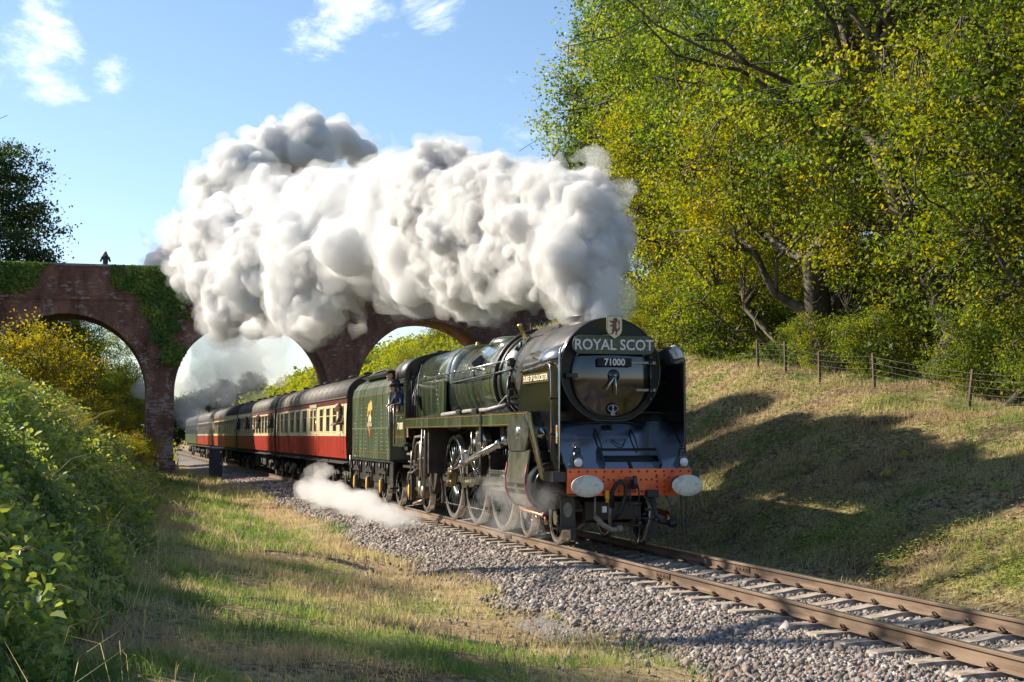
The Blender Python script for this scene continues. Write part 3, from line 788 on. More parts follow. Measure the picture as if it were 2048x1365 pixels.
b.box(-.98, -.88, 2.52, 2.70, 3.2, 3.36, .01); b.box(-.99, -.90, 2.5, 2.66, 2.78, 2.9, .01); b.cyl((-.7, 2.7, 3.5), (-.7, 2.7, 3.68), .03, 8); b.cyl((-.60, 2.9, 3.62), (-.60, 2.4, 3.75), .02, 6)
P('whistle_valve_gear', b, M_GRIME)
b = MB(); b.tube([(-.98, 2.55, 3.0), (-1.02, 2.5, 2.75), (-1.0, 2.45, 2.5), (-.85, 2.35, 2.32)], .028, 6); b.box(-1.02, -.93, 2.42, 2.56, 2.62, 2.75, .01); P('feed_pipe', b, M_FRAME)
b = MB(); b.obox((-.80, 5.35, 3.50), (-1.02, 5.35, 3.32), .16, .26, (0, 1, 0)); b.tube([(-.85, 5.35, 3.4), (-1.05, 5.1, 3.25), (-1.05, 5.0, 3.1)], .02, 6); P('clack_valve', b, M_BLACK)
# handrail along the boiler
b = MB(); b.tube([(-1.06, 2.3, 3.30), (-1.08, 6, 3.26), (-1.16, 9.9, 3.20)], .017, 8); hr = P('boiler_handrail', b, M_STEEL)
for y in (2.6, 3.9, 5.2, 6.6, 8.1, 9.7):
    b = MB(); b.cyl((-.86, y, 3.24), (-1.09 - (y - 6) * .01 * (y > 6), y, 3.27), .014, 6); b.lathe((-1.09, y, 3.27), 'x', [(.026, .025), (.03, 0), (.026, -.02), (0, -.025)], 8); P('handrail_knob', b, M_STEEL, hr)
b = MB(); b.tube([(1.06, 2.3, 3.30), (1.16, 9.9, 3.20)], .017, 6); P('boiler_handrail', b, M_STEEL)
b = MB(); b.tube([(-.95, 7.6, 3.05), (-.98, 3.6, 3.10), (-.96, 2.3, 3.14)], .02, 6); P('ejector_pipe', b, M_FRAME)

# --- running plate, valance and lining
b = MB(); b.box(-1.32, -.6, .05, 10.9, 2.27, 2.30); b.box(.6, 1.32, .05, 10.9, 2.27, 2.30); P('running_plate', b, M_FRAME)
for s in (-1, 1):
    x0, x1 = sorted((s * 1.325, s * 1.30))
    b = MB(); b.prism([(10.9, 2.05), (10.9, 2.29), (.10, 2.29), (-.02, 2.22), (-.98, 1.22), (-.98, 1.12), (-.86, 1.12), (-.80, 1.2), (.12, 2.05)] if 0 else
                      [(10.9, 2.05), (10.9, 2.29), (.05, 2.29), (-.08, 2.24), (-.92, 1.16), (-.78, 1.13), (.06, 2.13), (.16, 2.05)], 'x', x0, x1)
    v_ = P('valance', b, M_GREEN)
    xs_ = s * 1.3285
    for (pa, pb) in (((10.85, 2.265), (.06, 2.265)), ((10.85, 2.075), (.18, 2.075)), ((-.07, 2.215), (-.88, 1.18)), ((.10, 2.09), (-.77, 1.15))):
        b = MB(); b.obox((xs_, pa[0], pa[1]), (xs_, pb[0], pb[1]), .006, .013, (1, 0, 0)); P('lining', b, M_ORANGE, v_)
    b = MB()
    for i in range(26):
        for z in (2.25, 2.09): b.lathe((s * 1.326, .35 + i * .41, z), 'x', [(.010, 0), (0, s * .008)], 5)
    P('valance_rivets', b, M_FRAME, v_)
b = MB(); b.box(-1.345, -1.30, 3.30, 3.42, 1.75, 2.33); b.cyl((-1.32, 3.36, 1.1), (-1.32, 3.36, 1.9), .015, 6); P('valance_joint_bracket', b, M_FRAME)
b = MB()
for y0, y1 in ((4.1, 4.5), (5.5, 5.9)): b.box(-1.24, -1.05, y0, y1, 2.30, 2.42, .01)
P('mechanical_lubricator', b, M_FRAME)
b = MB(); b.tube([(-1.16, 7.5, 2.34), (-1.16, 5, 2.38), (-1.14, 3.6, 2.38), (-1.0, 2.6, 2.46)], .045, 8); b.tube([(-1.0, 3.4, 2.42), (-.95, 2.9, 2.62), (-.9, 2.4, 2.7)], .02, 6); P('exhaust_injector_pipe', b, M_STEEL if 0 else mat('lagged_pipe', cols=[(.16, .15, .13), (.32, .30, .27)], scale=6, rough=.5))

# --- smoke deflectors
def deflector(s):
    d = None
    x0, x1 = sorted((s * 1.12, s * 1.10))
    poly = [(-1.10, 1.18), (-1.12, 3.12), (1.10, 3.06), (1.36, 2.62), (1.40, 2.30), (.02, 2.30), (-.82, 1.18)]
    b = MB(); b.prism(poly, 'x', x0, x1); d = b.build('smoke_deflector', M_BLACK, loco)
    # top of the sheet bends inwards
    secs = []
    for i, (dx, z) in enumerate(((0, 0), (.004, .10), (.025, .18), (.06, .245), (.115, .30))):
        f = i / 4
        y0, y1 = -1.12 + .10 * f ** 2, 1.10 - .12 * f ** 2
        zz0, zz1 = 3.12 + z, 3.06 + z
        secs.append([(s * (1.12 - dx), y0, zz0), (s * (1.12 - dx), y1, zz1), (s * (1.10 - dx), y1, zz1), (s * (1.10 - dx), y0, zz0)])
    b = MB(); b.loft(secs); b.build('deflector_top', M_SOOT if 0 else mat('deflector_top_paint', (.05, .05, .05), rough=.22, coat=1.0, ior=2.8), d)
    b = MB(); b.tube([(s * 1.122, -1.105, 1.2), (s * 1.122, -1.115, 3.14), (s * 1.095, -1.08, 3.30), (s * 1.01, -1.0, 3.42)], .012, 6, False); b.build('edge_beading', M_STEEL if s < 0 else M_SOOT, d)  # near beading in bright steel paints its edge highlight, far one stays dark
    # handrail: along the top and down the front
    b = MB(); b.tube([(s * 1.17, 1.05, 3.02), (s * 1.18, -.65, 3.09), (s * 1.18, -.78, 3.06), (s * 1.18, -.82, 2.96), (s * 1.18, -.86, 1.45)], .016, 8); h_ = b.build('handrail', M_BLACK if s > 0 else M_STEEL, loco)
    for y, z in ((.95, 3.03), (-.6, 3.09), (-.83, 2.5), (-.85, 1.9)):
        b = MB(); b.cyl((s * 1.12, y, z), (s * 1.18, y, z), .013, 6); b.lathe((s * 1.185, y, z), 'x', [(.024, .02), (.026, 0), (.02, -.02), (0, -.022)], 8); b.build('handrail_knob', M_FRAME, h_)
    b = MB()
    for y, z in [(-1.0, 3.0), (-.5, 3.0), (-1.02, 2.4), (-1.02, 1.8), (.5, 2.98), (.9, 2.98), (-1.0, 1.5)]:
        b.lathe((s * 1.12, y, z), 'x', [(.011, 0), (.008, s * .008), (0, s * .01)], 6)
    b.build('bolts', M_FRAME, d)
    # stays to the smokebox
    for y, z in ((-.3, 2.75), (.5, 3.2)):
        b = MB(); b.cyl((s * .80, y, z), (s * 1.11, y, z + .05), .02, 6); b.build('stay', M_FRAME, d)
    return d
dl = deflector(-1); dr = deflector(1)
b = MB(); b.box(-1.145, -1.121, -.60, 1.02, 2.80, 2.96, .006); npl = P('nameplate', b, M_PLATE)
npl.rotation_euler = (0, 0, 0)
b = MB()
for (y0, y1, z0, z1) in ((-.60, 1.02, 2.80, 2.812), (-.60, 1.02, 2.948, 2.96), (-.60, -.588, 2.812, 2.948), (1.008, 1.02, 2.812, 2.948)): b.box(-1.1495, -1.1465, y0, y1, z0, z1)
P('nameplate_border', b, M_BRASS, npl)
text('DUKE OF GLOUCESTER', .138, M_CREAM, npl, (-1.1465, .21, 2.878), (rad(90), 0, rad(-90)), bold=.003, sx=1.02)
b = MB(); b.box(-1.126, -1.121, -1.02, -.94, 1.75, 2.05); wn = P('warning_notice', b, M_WHITE)
b = MB(); b.box(-1.1295, -1.1265, -1.015, -.945, 1.76, 1.86); b.box(-1.1295, -1.1265, -1.015, -.945, 1.93, 2.03); b.build('warning_flash', M_YEL, wn)

# --- front apron, steps, buffer beam
b = MB(); b.prism([(-.47, 2.12), (-.50, 2.12), (-1.40, 1.33), (-1.40, 1.30), (-1.36, 1.30)], 'x', -1.085, 1.085); ap = P('front_apron', b, M_APRON)
def on_ap(x, t, off=.0):      # point on the apron: t 0 at top .. 1 at bottom
    n_ = Vector((0, -.66, .75)); p = Vector((x, -.50 - .90 * t, 2.12 - .79 * t)); return p + n_ * off
for x in (-.37, .27):
    b = MB(); b.tube([on_ap(x, .22), on_ap(x, .22, .06), on_ap(x, .42, .08), on_ap(x, .62, .05), on_ap(x, .62)], .014, 6); P('grab_handle', b, M_FRAME, ap)
b = MB(); b.tube([on_ap(-.10 + .24 * k / 8 - .02, .42 + .12 * math.sin(math.pi * k / 8), .03) for k in range(9)], .009, 6); b.tube([on_ap(-.12, .42), on_ap(-.12, .42, .03)], .009, 5); b.tube([on_ap(.12, .42), on_ap(.12, .42, .03)], .009, 5); P('curved_grab_rail', b, M_FRAME, ap)
# footsteps between cheek plates; the recess shade is a dark sheet on the apron
for s in (-1, 1):
    b = MB(); pts = [on_ap(0, .60, 0), on_ap(0, .60, .04), on_ap(0, .70, .16), on_ap(0, 1.0, .10), on_ap(0, 1.0, 0)]
    b.prism([(p.y, p.z) for p in pts], 'x', .05 + s * .50 - .015 * s - (.015), .05 + s * .50 + .015); P('step_cheek', b, M_BLACK, ap)
b = MB(); b.obox(on_ap(-.42, .70, .10), on_ap(.52, .70, .10), .10, .02, (0, -.3, 1)); P('footstep', b, M_FRAME, ap)
b = MB(); a0, a1 = on_ap(0, .74, .004), on_ap(0, .86, .004)
b.add([(-.40, a0.y, a0.z), (.50, a0.y, a0.z), (.50, a1.y, a1.z), (-.40, a1.y, a1.z)], [(0, 3, 2, 1)]); b.obox(on_ap(.04, .84, .01), on_ap(.04, .99, .01), .05, .015, (0, -.3, 1)); P('step_recess_shade', b, M_INT, ap)
b = MB()
for x in (-.8, -.68, .62, .75):
    for t in (.08, .3, .5): b.lathe(on_ap(x, t), (0, -.66, .75), [(.011, 0), (.008, .007), (0, .009)], 6)
P('apron_rivets', b, M_FRAME, ap)
for x0, x1 in ((-1.32, -1.09), (1.09, 1.25)):
    b = MB(); b.box(x0, x1, -1.40, -.84, 1.12, 1.28); P('footplate_angle', b, M_FRAME)

b = MB(); pts = [(-1.09, .91), (-1.07, .89), (1.07, .89), (1.09, .91), (1.09, 1.33), (-1.09, 1.33)]
b.prism(pts, 'y', -1.445, -1.41); beam = P('buffer_beam', b, M_RED)
rv = MB(); rv.lathe((0, 0, 0), 'y', [(.019, 0), (.016, -.010), (.008, -.016), (0, -.017)], 8); RVM = rv.mesh('rivet', mat('rivet_red', (.16, .03, .015), rough=.5))
pos = [(-1.04 + i * .1486, 1.285) for i in range(15)] + [(x, 1.19) for x in (-.46, .46)] + [(-.38 + i * .095, 1.15) for i in range(9)] + [(x, z) for x in (.47, .60) for z in (1.22, 1.12, 1.03, .95)] + [(-.47, z) for z in (1.12, 1.03, .95)] + [(.2, .96), (.1, .96), (.68, 1.18), (.68, .96), (-.2, .96)]
for x, z in pos: link('rivet', RVM, beam, (x, -1.446, z))
b = MB(); b.box(-.09, .09, -1.452, -1.4455, .93, 1.20); P('hook_plate', b, mat('rust_red', (.30, .035, .012), rough=.5), beam)
for x0, x1 in ((.50, .88), (-.88, -.50)):
    b = MB(); b.box(x0, x1, -1.451, -1.4455, .93, 1.24); P('buffer_backing', b, M_RED, beam)
for s in (-1, 1):
    bf = empty('buffer', (s * .865, -1.44, 1.06)); bf.parent = loco
    b = MB(); b.lathe((0, 0, 0), 'y', [(.15, -.0), (.15, -.02), (.105, -.05), (.095, -.24), (.075, -.25), (.07, -.36), (0, -.36)], 20); b.build('buffer_stock', M_RED if 0 else M_FRAME, bf)
    el = lambda k, y, n=40: [(k * .275 * math.cos(t), y, k * .175 * math.sin(t)) for t in np.linspace(0, 2 * math.pi, n + 1)[:-1]]
    b = MB(); b.loft([el(.3, -.34), el(.97, -.355), el(1, -.362), el(1, -.375), el(.97, -.384), el(.6, -.393), el(.2, -.396), el(.02, -.397)]); b.build('buffer_head', M_BUF, bf)
    for k in range(4):
        a_ = math.pi / 4 + k * math.pi / 2; b = MB(); b.lathe((.12 * math.cos(a_), -.02, .12 * math.sin(a_)), 'y', [(.016, 0), (.016, -.015), (0, -.015)], 6); b.build('buffer_bolt', M_FRAME, bf)
# coupling hook, hanging screw coupling
b = MB(); b.prism([(-1.45, 1.09), (-1.60, 1.10), (-1.66, 1.18), (-1.62, 1.22), (-1.70, 1.20), (-1.72, 1.08), (-1.66, 1.0), (-1.45, 1.02)], 'x', -.03, .03); hk = P('coupling_hook', b, M_FRAME)
b = MB()
for s in (-1, 1): b.tube([(s * .045, -1.60, 1.14), (s * .085, -1.64, .95), (s * .075, -1.66, .78)], .017, 8)
b.tube([(-.045, -1.60, 1.14), (.045, -1.60, 1.14)], .02, 6); b.cyl((-.11, -1.66, .76), (.11, -1.66, .76), .03, 8); b.cyl((0, -1.66, .80), (0, -1.66, .38), .022, 8)
b.cyl((-.13, -1.66, .42), (.16, -1.66, .40), .022, 8); b.cyl((0, -1.67, .55), (.33, -1.72, .50), .012, 6); b.lathe((.34, -1.72, .50), 'x', [(.03, -.03), (.04, 0), (.03, .03), (0, .04)], 8)
b.tube([(-.07, -1.66, .42), (-.07, -1.66, .17), (-.04, -1.66, .12), (.04, -1.66, .12), (.07, -1.66, .17), (.07, -1.66, .42)], .017, 8); P('screw_coupling', b, M_FRAME)
# brake and heating hoses
b = MB(); b.tube([(-.34, -1.50, .70), (-.36, -1.56, .95), (-.30, -1.62, 1.10), (-.22, -1.64, 1.13), (-.14, -1.62, 1.06), (-.14, -1.60, .90), (-.22, -1.58, .66), (-.33, -1.56, .52)], .038, 10); P('vacuum_hose', b, M_RUBBER)
b = MB(); b.tube([(-.36, -1.46, .45), (-.36, -1.47, .80)], .03, 8); b.tube([(-.62, -1.46, .50), (-.62, -1.46, .88)], .018, 6); P('standpipe', b, M_STEEL if 0 else mat('dull_pipe', (.22, .2, .18), rough=.4, metal=.5))
b = MB(); b.tube([(-.62, -1.46, .56), (-.50, -1.52, .42), (-.36, -1.58, .34), (-.24, -1.60, .36)], .042, 8); b.lathe((-.24, -1.60, .36), (1, 0, .3), [(.055, -.04), (.055, .04), (0, .05)], 8); P('steam_heating_hose', b, mat('heating_hose', cols=[(.16, .12, .09), (.34, .28, .22)], scale=20, rough=.6))
b = MB(); b.tube([(.36, -1.46, .88), (.34, -1.60, .80), (.36, -1.66, .60), (.44, -1.66, .47), (.62, -1.62, .44)], .045, 10); b.lathe((.66, -1.62, .44), 'x', [(.06, -.05), (.075, 0), (.075, .06), (.04, .09), (0, .1)], 10); b.box(.26, .46, -1.56, -1.44, .86, .98, .01); P('vacuum_hose', b, M_RUBBER)
b = MB(); b.cyl((-.42, -1.50, .78), (-.42, -1.50, .92), .03, 8); b.box(-.46, -.38, -1.53, -1.48, .84, .98, .008); P('valve_cock', b, M_YEL)
b = MB(); b.box(-.50, -.43, -1.50, -1.46, .62, .72); P('white_tag', b, M_WHITE)
# buffer steps, both sides
for s in (-1, 1):
    xx = s * .97
    b = MB(); b.obox((xx - .06, -1.40, .90), (xx - .02, -1.40, .24), .02, .03, (0, 1, 0)); b.obox((xx + .04, -1.40, .90), (xx + .04, -1.40, .24), .02, .03, (0, 1, 0)); b.obox((xx - s * .32, -1.38, .89), (xx, -1.38, .30), .022, .022, (0, 1, 0)) if s > 0 else None
    b.box(min(xx - s * .06, xx + s * .26), max(xx - s * .06, xx + s * .26), -1.5, -1.30, .22, .245) if s > 0 else b.box(xx - .16, xx + .16, -1.5, -1.25, .22, .245)
    if s < 0:
        b = MB()
        b.prism([(x_, z_) for x_, z_ in ((-1.16, .92), (-.92, .92), (-.92, .36), (-1.16, .36))], 'y', -1.30, -1.28)
        b.box(-1.26, -.86, -1.46, -1.20, .90, .925); b.box(-1.26, -.86, -1.46, -1.20, .345, .37)
        P('step_plate', b, M_FRAME)
        b = MB(); el2 = [( -1.04 + .075 * math.cos(t), .66 + .12 * math.sin(t)) for t in np.linspace(0, 2 * math.pi, 25)[:-1]]
        b.prism(el2, 'y', -1.304, -1.3005); P('lightening_hole', b, mat('hole_sheen', cols=[(.05, .045, .04), (.25, .22, .2)], scale=8, rough=.4))
    else: P('buffer_step', b, M_FRAME)

# --- cylinders and motion (near side, then the same mirrored)
def motion(s):
    mo = empty('valve_motion', (0, 0, 0)); mo.parent = loco
    def B(name, b, m):
        if s > 0: b.v = [(-v[0], v[1], v[2]) for v in b.v]
        return b.build(name, m, mo)
    b = MB(); b.cyl((-1.0, -.35, 1.02), (-1.0, 1.35, 1.02), .40, 32); b.cyl((-1.0, -.42, 1.02), (-1.0, -.35, 1.02), .34, 24); b.cyl((-1.0, -.50, 1.02), (-1.0, -.42, 1.02), .12, 12)
    for k in range(12):
        a = k * math.pi / 6; b.cyl((-1.0 + .30 * math.cos(a), -.44, 1.02 + .30 * math.sin(a)), (-1.0 + .30 * math.cos(a), -.41, 1.02 + .30 * math.sin(a)), .022, 6)
    cy_ = B('cylinder', b, mat('cylinder_lagging', cols=[(.03, .032, .03), (.12, .12, .10)], scale=3, rough=.24, coat=.4, metal=.3))
    # deep curved cladding sheet with red edging, as far as the running plate
    secs = []
    for y in (-.05, 1.25):
        pr_ = [(-1.33, 1.62), (-1.36, 1.4), (-1.40, 1.15), (-1.395, .95), (-1.34, .78), (-1.24, .66), (-1.10, .60), (-.95, .62)]
        secs.append([(x, y, z) for x, z in pr_] + [(x + .03, y, z + .01) for x, z in reversed(pr_)])
    b = MB(); b.loft(secs, smooth=False); B('cylinder_cladding', b, mat('polished_cladding', cols=[(.10, .105, .085), (.30, .30, .25)], scale=2.5, rough=.18, metal=.5, coat=.5))
    for y in (-.06, 1.24):
        b = MB(); b.tube([(x - .012, y, z) for x, z in [(-1.36, 1.4), (-1.40, 1.15), (-1.395, .95), (-1.34, .78), (-1.24, .66), (-1.10, .60)]], .013, 5); B('red_edging', b, mat('edging_red', (.42, .06, .02), rough=.4))
    # cam box housing of the rotary valve gear
    b = MB(); b.prism([(.15, 1.62), (-.05, 1.85), (-.05, 2.02), (.25, 2.24), (1.05, 2.24), (1.30, 2.0), (1.30, 1.80), (1.15, 1.60)], 'x', -1.36, -.85)
    B('cam_box', b, mat('cam_box_paint', cols=[(.10, .10, .085), (.34, .34, .30)], scale=4, rough=.2, metal=.7, coat=.4))
    b = MB(); b.lathe((-1.37, .6, 1.92), 'x', [(.12, .02), (.12, 0), (.08, -.02), (0, -.02)], 16); b.lathe((-1.1, -.10, 1.92), 'y', [(.10, .06), (.10, -.04), (.04, -.05), (.04, -.12), (0, -.12)], 12); B('cam_box_cover', b, M_STEEL)
    # steam chest
    b = MB(); b.box(-1.25, -.85, -.1, 1.3, 1.40, 1.64, .03); B('steam_chest', b, M_FRAME)
    # return-crank gearbox and the inclined shaft
    b = MB(); b.cyl((-1.30, 5.95, 1.12), (-1.30, 4.9, 1.31), .028, 8); b.cyl((-1.30, 4.9, 1.31), (-1.26, 2.2, 1.72), .062, 12); b.cyl((-1.26, 2.2, 1.72), (-1.22, 1.3, 1.86), .03, 8)
    for y, z in ((4.9, 1.31), (2.2, 1.72), (1.75, 1.79)): b.lathe((-1.30 + (4.9 - y) * .015, y, z), (0.015, -1, .15), [(.085, -.05), (.085, .05), (0, .05)], 12)
    B('cardan_shaft', b, M_STEEL)
    b = MB(); b.box(-1.36, -1.22, 5.75, 6.15, .82, 1.20, .03); b.cyl((-1.40, 5.9, 1.05), (-1.2, 5.9, 1.05), .10, 14); b.cyl((-1.42, 5.95, .86), (-1.25, 5.95, .86), .07, 10); B('return_crank_gearbox', b, mat('gearbox_brass', cols=[(.10, .07, .03), (.35, .26, .12)], scale=6, rough=.3, metal=.7))
    b = MB(); b.cyl((-1.28, 6.1, 1.05), (-1.30, 5.1, 1.52), .02, 6); b.cyl((-1.30, 5.1, 1.52), (-1.26, 4.6, 1.56), .035, 8); b.cyl((-1.20, 4.6, 1.45), (-1.20, 4.6, 1.95), .02, 6); B('torque_arm', b, M_STEEL)
    # slidebars, crosshead, piston rod
    b = MB(); b.box(-1.12, -.92, 1.5, 3.55, 1.14, 1.21, .008); b.box(-1.12, -.92, 1.5, 3.55, .83, .90, .008); B('slidebar', b, M_STEEL)
    b = MB(); b.box(-1.14, -.88, 2.15, 2.55, .82, 1.22, .02); b.cyl((-1.18, 2.35, 1.02), (-.85, 2.35, 1.02), .08, 12); b.cyl((-1.0, 1.3, 1.02), (-1.0, 2.2, 1.02), .045, 10); B('crosshead', b, M_STEEL)
    b = MB(); b.obox((-1.17, 2.3, 1.02), (-1.17, 5.40, .94), .045, .15, (0, 0, 1)); b.lathe((-1.20, 5.385, .94), 'x', [(0, 0), (.15, 0), (.15, .07), (0, .07)], 20, False); b.lathe((-1.20, 2.35, 1.02), 'x', [(0, 0), (.11, 0), (.11, .07), (0, .07)], 16, False); B('connecting_rod', b, M_STEEL)
    b = MB(); b.obox((-1.02, 3.255, .94), (-1.02, 7.515, .94), .045, .13, (0, 0, 1))
    for y in (3.255, 5.385, 7.515): b.lathe((-1.06, y, .94), 'x', [(0, 0), (.14, 0), (.14, .08), (0, .08)], 20, False)
    for y in (3.255, 7.515): b.lathe((-1.13, y, .94), 'x', [(0, 0), (.075, 0), (.085, .07), (0, .07)], 12, False)
    B('coupling_rod', b, M_STEEL)
    b = MB(); b.box(-1.1, -.62, 3.5, 3.62, .7, 1.5); b.box(-1.12, -.9, 3.5, 5.1, 1.50, 1.56); b.box(-1.1, -.7, 4.3, 4.4, 1.1, 2.2); b.cyl((-1.05, 4.7, 1.56), (-1.05, 4.7, 1.80), .10, 12)
    b.tube([(-.62, 3.45, 1.56), (-.9, 3.2, 1.7), (-1.0, 2.9, 1.98), (-1.05, 2.2, 2.02), (-1.1, 1.3, 2.02)], .05, 8); B('motion_bracket', b, M_GRIME)
    b = MB(); b.cyl((-1.16, 4.2, 1.78), (-.95, 4.2, 1.78), .27, 20); b.cyl((-1.18, 4.2, 1.78), (-1.14, 4.2, 1.78), .10, 12); B('reservoir_drum', b, M_STEEL)
    b = MB(); b.cyl((-1.1, 2.6, 1.95), (-.9, 2.6, 1.95), .16, 16); B('reservoir_drum', b, M_GRIME)
    # drain cocks under the cylinder
    b = MB(); b.tube([(-1.15, 1.2, .60), (-1.22, .6, .56), (-1.2, 0, .54), (-1.1, -.25, .50), (-1.12, -.35, .38)], .030, 8); b.tube([(-1.05, .9, .60), (-1.12, .3, .52), (-1.2, -.1, .46)], .024, 8); b.lathe((-1.1, -.2, .52), 'y', [(.055, -.06), (.06, .06), (0, .07)], 10); B('drain_cock_pipes', b, M_COPPER)
motion(-1); motion(1)
# brake gear, sand pipes and ashpan between the wheels
b = MB()
for y in (4.66, 6.8, 8.95):
    b.obox((-.80, y, 1.3), (-.80, y + .03, .35), .04, .09, (1, 0, 0)); b.prism([(y - .12, .35), (y - .03, .62), (y + .05, .66), (y + .05, .3)], 'x', -.84, -.76)
    b.tube([(-.95, y - .12, 1.2), (-.86, y - .2, .6), (-.78, y - .25, .16)], .014, 6)
b.cyl((-.80, 4.2, .33), (-.80, 9.2, .33), .018, 6)
P('brake_gear', b, M_GRIME)
b = MB(); b.prism([(8.9, 1.1), (8.9, 2.1), (11.8, 2.1), (11.8, .95), (11.3, .55), (9.3, .5)], 'x', -.95, .95); b.prism([(8.75, 1.0), (8.75, 2.2), (8.9, 2.2), (8.9, 1.0)], 'x', -1.2, 1.2); P('ashpan', b, M_GRIME)
# injectors and pipework below the cab
b = MB()
b.tube([(-1.24, 8.95, 2.02), (-1.24, 8.95, 1.75), (-1.26, 8.95, .4)], .03, 8); b.tube([(-1.28, 9.1, 2.02), (-1.3, 9.15, 1.2), (-1.22, 9.2, .62), (-1.2, 9.25, .25)], .022, 8)
b.tube([(-1.2, 9.15, 1.80), (-1.2, 9.5, 1.86), (-1.2, 10.3, 1.84), (-1.2, 10.45, 1.70), (-1.2, 10.5, 1.5), (-1.2, 10.8, 1.42), (-1.2, 11.2, 1.42)], .032, 8)
b.tube([(-1.22, 9.2, 1.68), (-1.22, 9.9, 1.70), (-1.22, 10.1, 1.62), (-1.22, 10.15, 1.2)], .03, 8)
b.tube([(-1.16, 10.1, 1.6), (-1.16, 10.15, 1.1), (-1.2, 10.6, .98), (-1.2, 11.1, .96), (-1.2, 11.2, .7)], .026, 8); b.tube([(-1.18, 9.3, 1.35), (-1.18, 10.2, 1.30), (-1.18, 10.7, 1.22), (-1.18, 11.2, 1.24)], .018, 6)
b.tube([(-1.22, 10.6, 1.5), (-1.22, 10.7, 1.05), (-1.2, 11.25, .80)], .022, 6)
P('injector_pipes', b, mat('dull_pipe', (.22, .2, .18)))
b = MB(); b.cyl((-1.12, 9.6, .9), (-1.12, 9.6, 1.75), .13, 14); b.lathe((-1.16, 9.45, .55), 'x', [(.14, .1), (.17, 0), (.14, -.06), (.05, -.08), (0, -.08)], 14); b.cyl((-1.15, 9.75, .42), (-1.15, 9.75, .80), .09, 12); b.tube([(-1.18, 9.4, .35), (-1.22, 9.8, .30), (-1.24, 10.2, .24)], .04, 8); P('injector', b, mat('bronze', cols=[(.12, .08, .05), (.42, .32, .22)], scale=6, rough=.4, metal=.6))
b = MB(); b.prism([(10.75, .30), (10.75, .88), (10.95, 1.03), (11.15, .88), (11.15, .30), (11.05, .30), (11.05, .80), (10.85, .80), (10.85, .30)], 'x', -1.2, -1.08); b.box(-1.22, -1.06, 10.3, 11.7, 1.08, 1.14); b.box(-1.12, -1.04, 10.2, 11.8, .55, .62); P('trailing_axlebox', b, M_GRIME)
b = MB(); b.lathe((-1.215, 10.95, .52), 'x', [(0, -.02), (.10, -.02), (.11, 0), (0, 0)], 14); 
b.v = [(x, 10.95 + (y - 10.95) * .75, .52 + (z - .52) * 1.5) for x, y, z in b.v]; P('axlebox_cover', b, M_YEL)

# --- cab
cab = loco
SIDE = 1.33
for s in (-1, 1):
    x0, x1 = sorted((s * SIDE, s * (SIDE - .02)))
    b = MB()
    b.prism([(10.9, 1.66), (12.2, 1.66), (12.2, 2.46), (10.9, 2.46)], 'x', x0, x1)
    b.prism([(10.9, 2.4601), (11.02, 2.4601), (11.02, 3.18), (10.9, 3.18)], 'x', x0, x1)
    b.prism([(11.72, 2.4601), (11.80, 2.4601), (11.80, 3.18), (11.72, 3.18)], 'x', x0, x1)
    b.prism([(10.9, 3.18), (11.8, 3.18), (11.8, 3.26), (10.9, 3.26)], 'x', x0, x1)
    cs = b.build('cab_side', M_GREEN, cab)
    xs_ = s * (SIDE + .0035)
    for (pa, pb) in (((10.97, 2.38), (12.13, 2.38)), ((12.13, 2.38), (12.13, 1.86)), ((12.13, 1.86), (10.97, 1.86)), ((10.97, 1.86), (10.97, 2.38)), ((10.97, 1.82), (12.13, 1.82))):
        b = MB(); b.obox((xs_, pa[0], pa[1]), (xs_, pb[0], pb[1]), .006, .013, (1, 0, 0)); b.build('lining', M_ORANGE, cs)
    b = MB(); b.prism([(11.03, 2.47), (11.36, 2.47), (11.36, 3.09), (11.03, 3.09)], 'x', *sorted((s * (SIDE - .012), s * (SIDE - .018)))); gl = b.build('side_window', M_GLASS, cs)
    b = MB(); b.box(*sorted((s * SIDE, s * (SIDE + .015))), 11.36, 11.40, 2.46, 3.10); b.build('window_bar', M_GREEN, cs)
    b = MB(); b.box(*sorted((s * SIDE, s * (SIDE + .03))), 10.9, 12.2, 1.60, 1.66); b.build('cab_foot_angle', M_GREEN, cs)
    b = MB(); b.tube([(s * (SIDE + .03), 12.26, 1.6), (s * (SIDE + .03), 12.26, 2.7)], .014, 6); b.build('handrail', M_STEEL, cs)
text('71000', .24, M_CREAM, loco, (-SIDE - .004, 11.53, 2.10), (rad(90), 0, rad(-90)), bold=.004, sx=1.15)
text('P', .08, M_CREAM, cab, (-SIDE - .004, 11.4, 2.31), (rad(90), 0, rad(-90)))
b = MB()
secs = []
for y in (10.78, 12.3):
    top = []
    for t in np.linspace(-1, 1, 21):
        x = 1.36 * math.sin(t * math.pi / 2 * .98) if 1 else 0
        z = 3.24 + .72 * max(0, math.cos(t * math.pi / 2 * .98)) ** .62
        top.append((x, y, z))
    secs.append(top + [(x * .985, y, z - .02) for x, y, z in reversed(top)])
b.loft(secs, smooth=True); roof = b.build('cab_roof', M_SOOT, cab)
b = MB(); b.box(-.5, .5, 11.0, 11.9, 3.93, 3.985, .01); b.build('roof_hatch', M_SOOT, roof)
b = MB()
for k in range(21): b.lathe((-1.36 + k * 0, 10.85 + k * .068, 3.27), 'x', [(.012, 0), (0, -.01)], 5)
b.build('roof_rivets', M_FRAME, roof)
b = MB()
fp2 = [(x, z) for x, y, z in secs[0][:21]]
b.prism(fp2 + [(1.30, 2.3), (-1.30, 2.3)], 'y', 10.93, 10.95); cf = b.build('cab_front', M_SOOT, cab)
for s in (-1, 1):
    b = MB(); b.box(*sorted((s * .98, s * 1.26)), 10.915, 10.925, 2.95, 3.35); b.build('front_window', M_GLASS, cf)
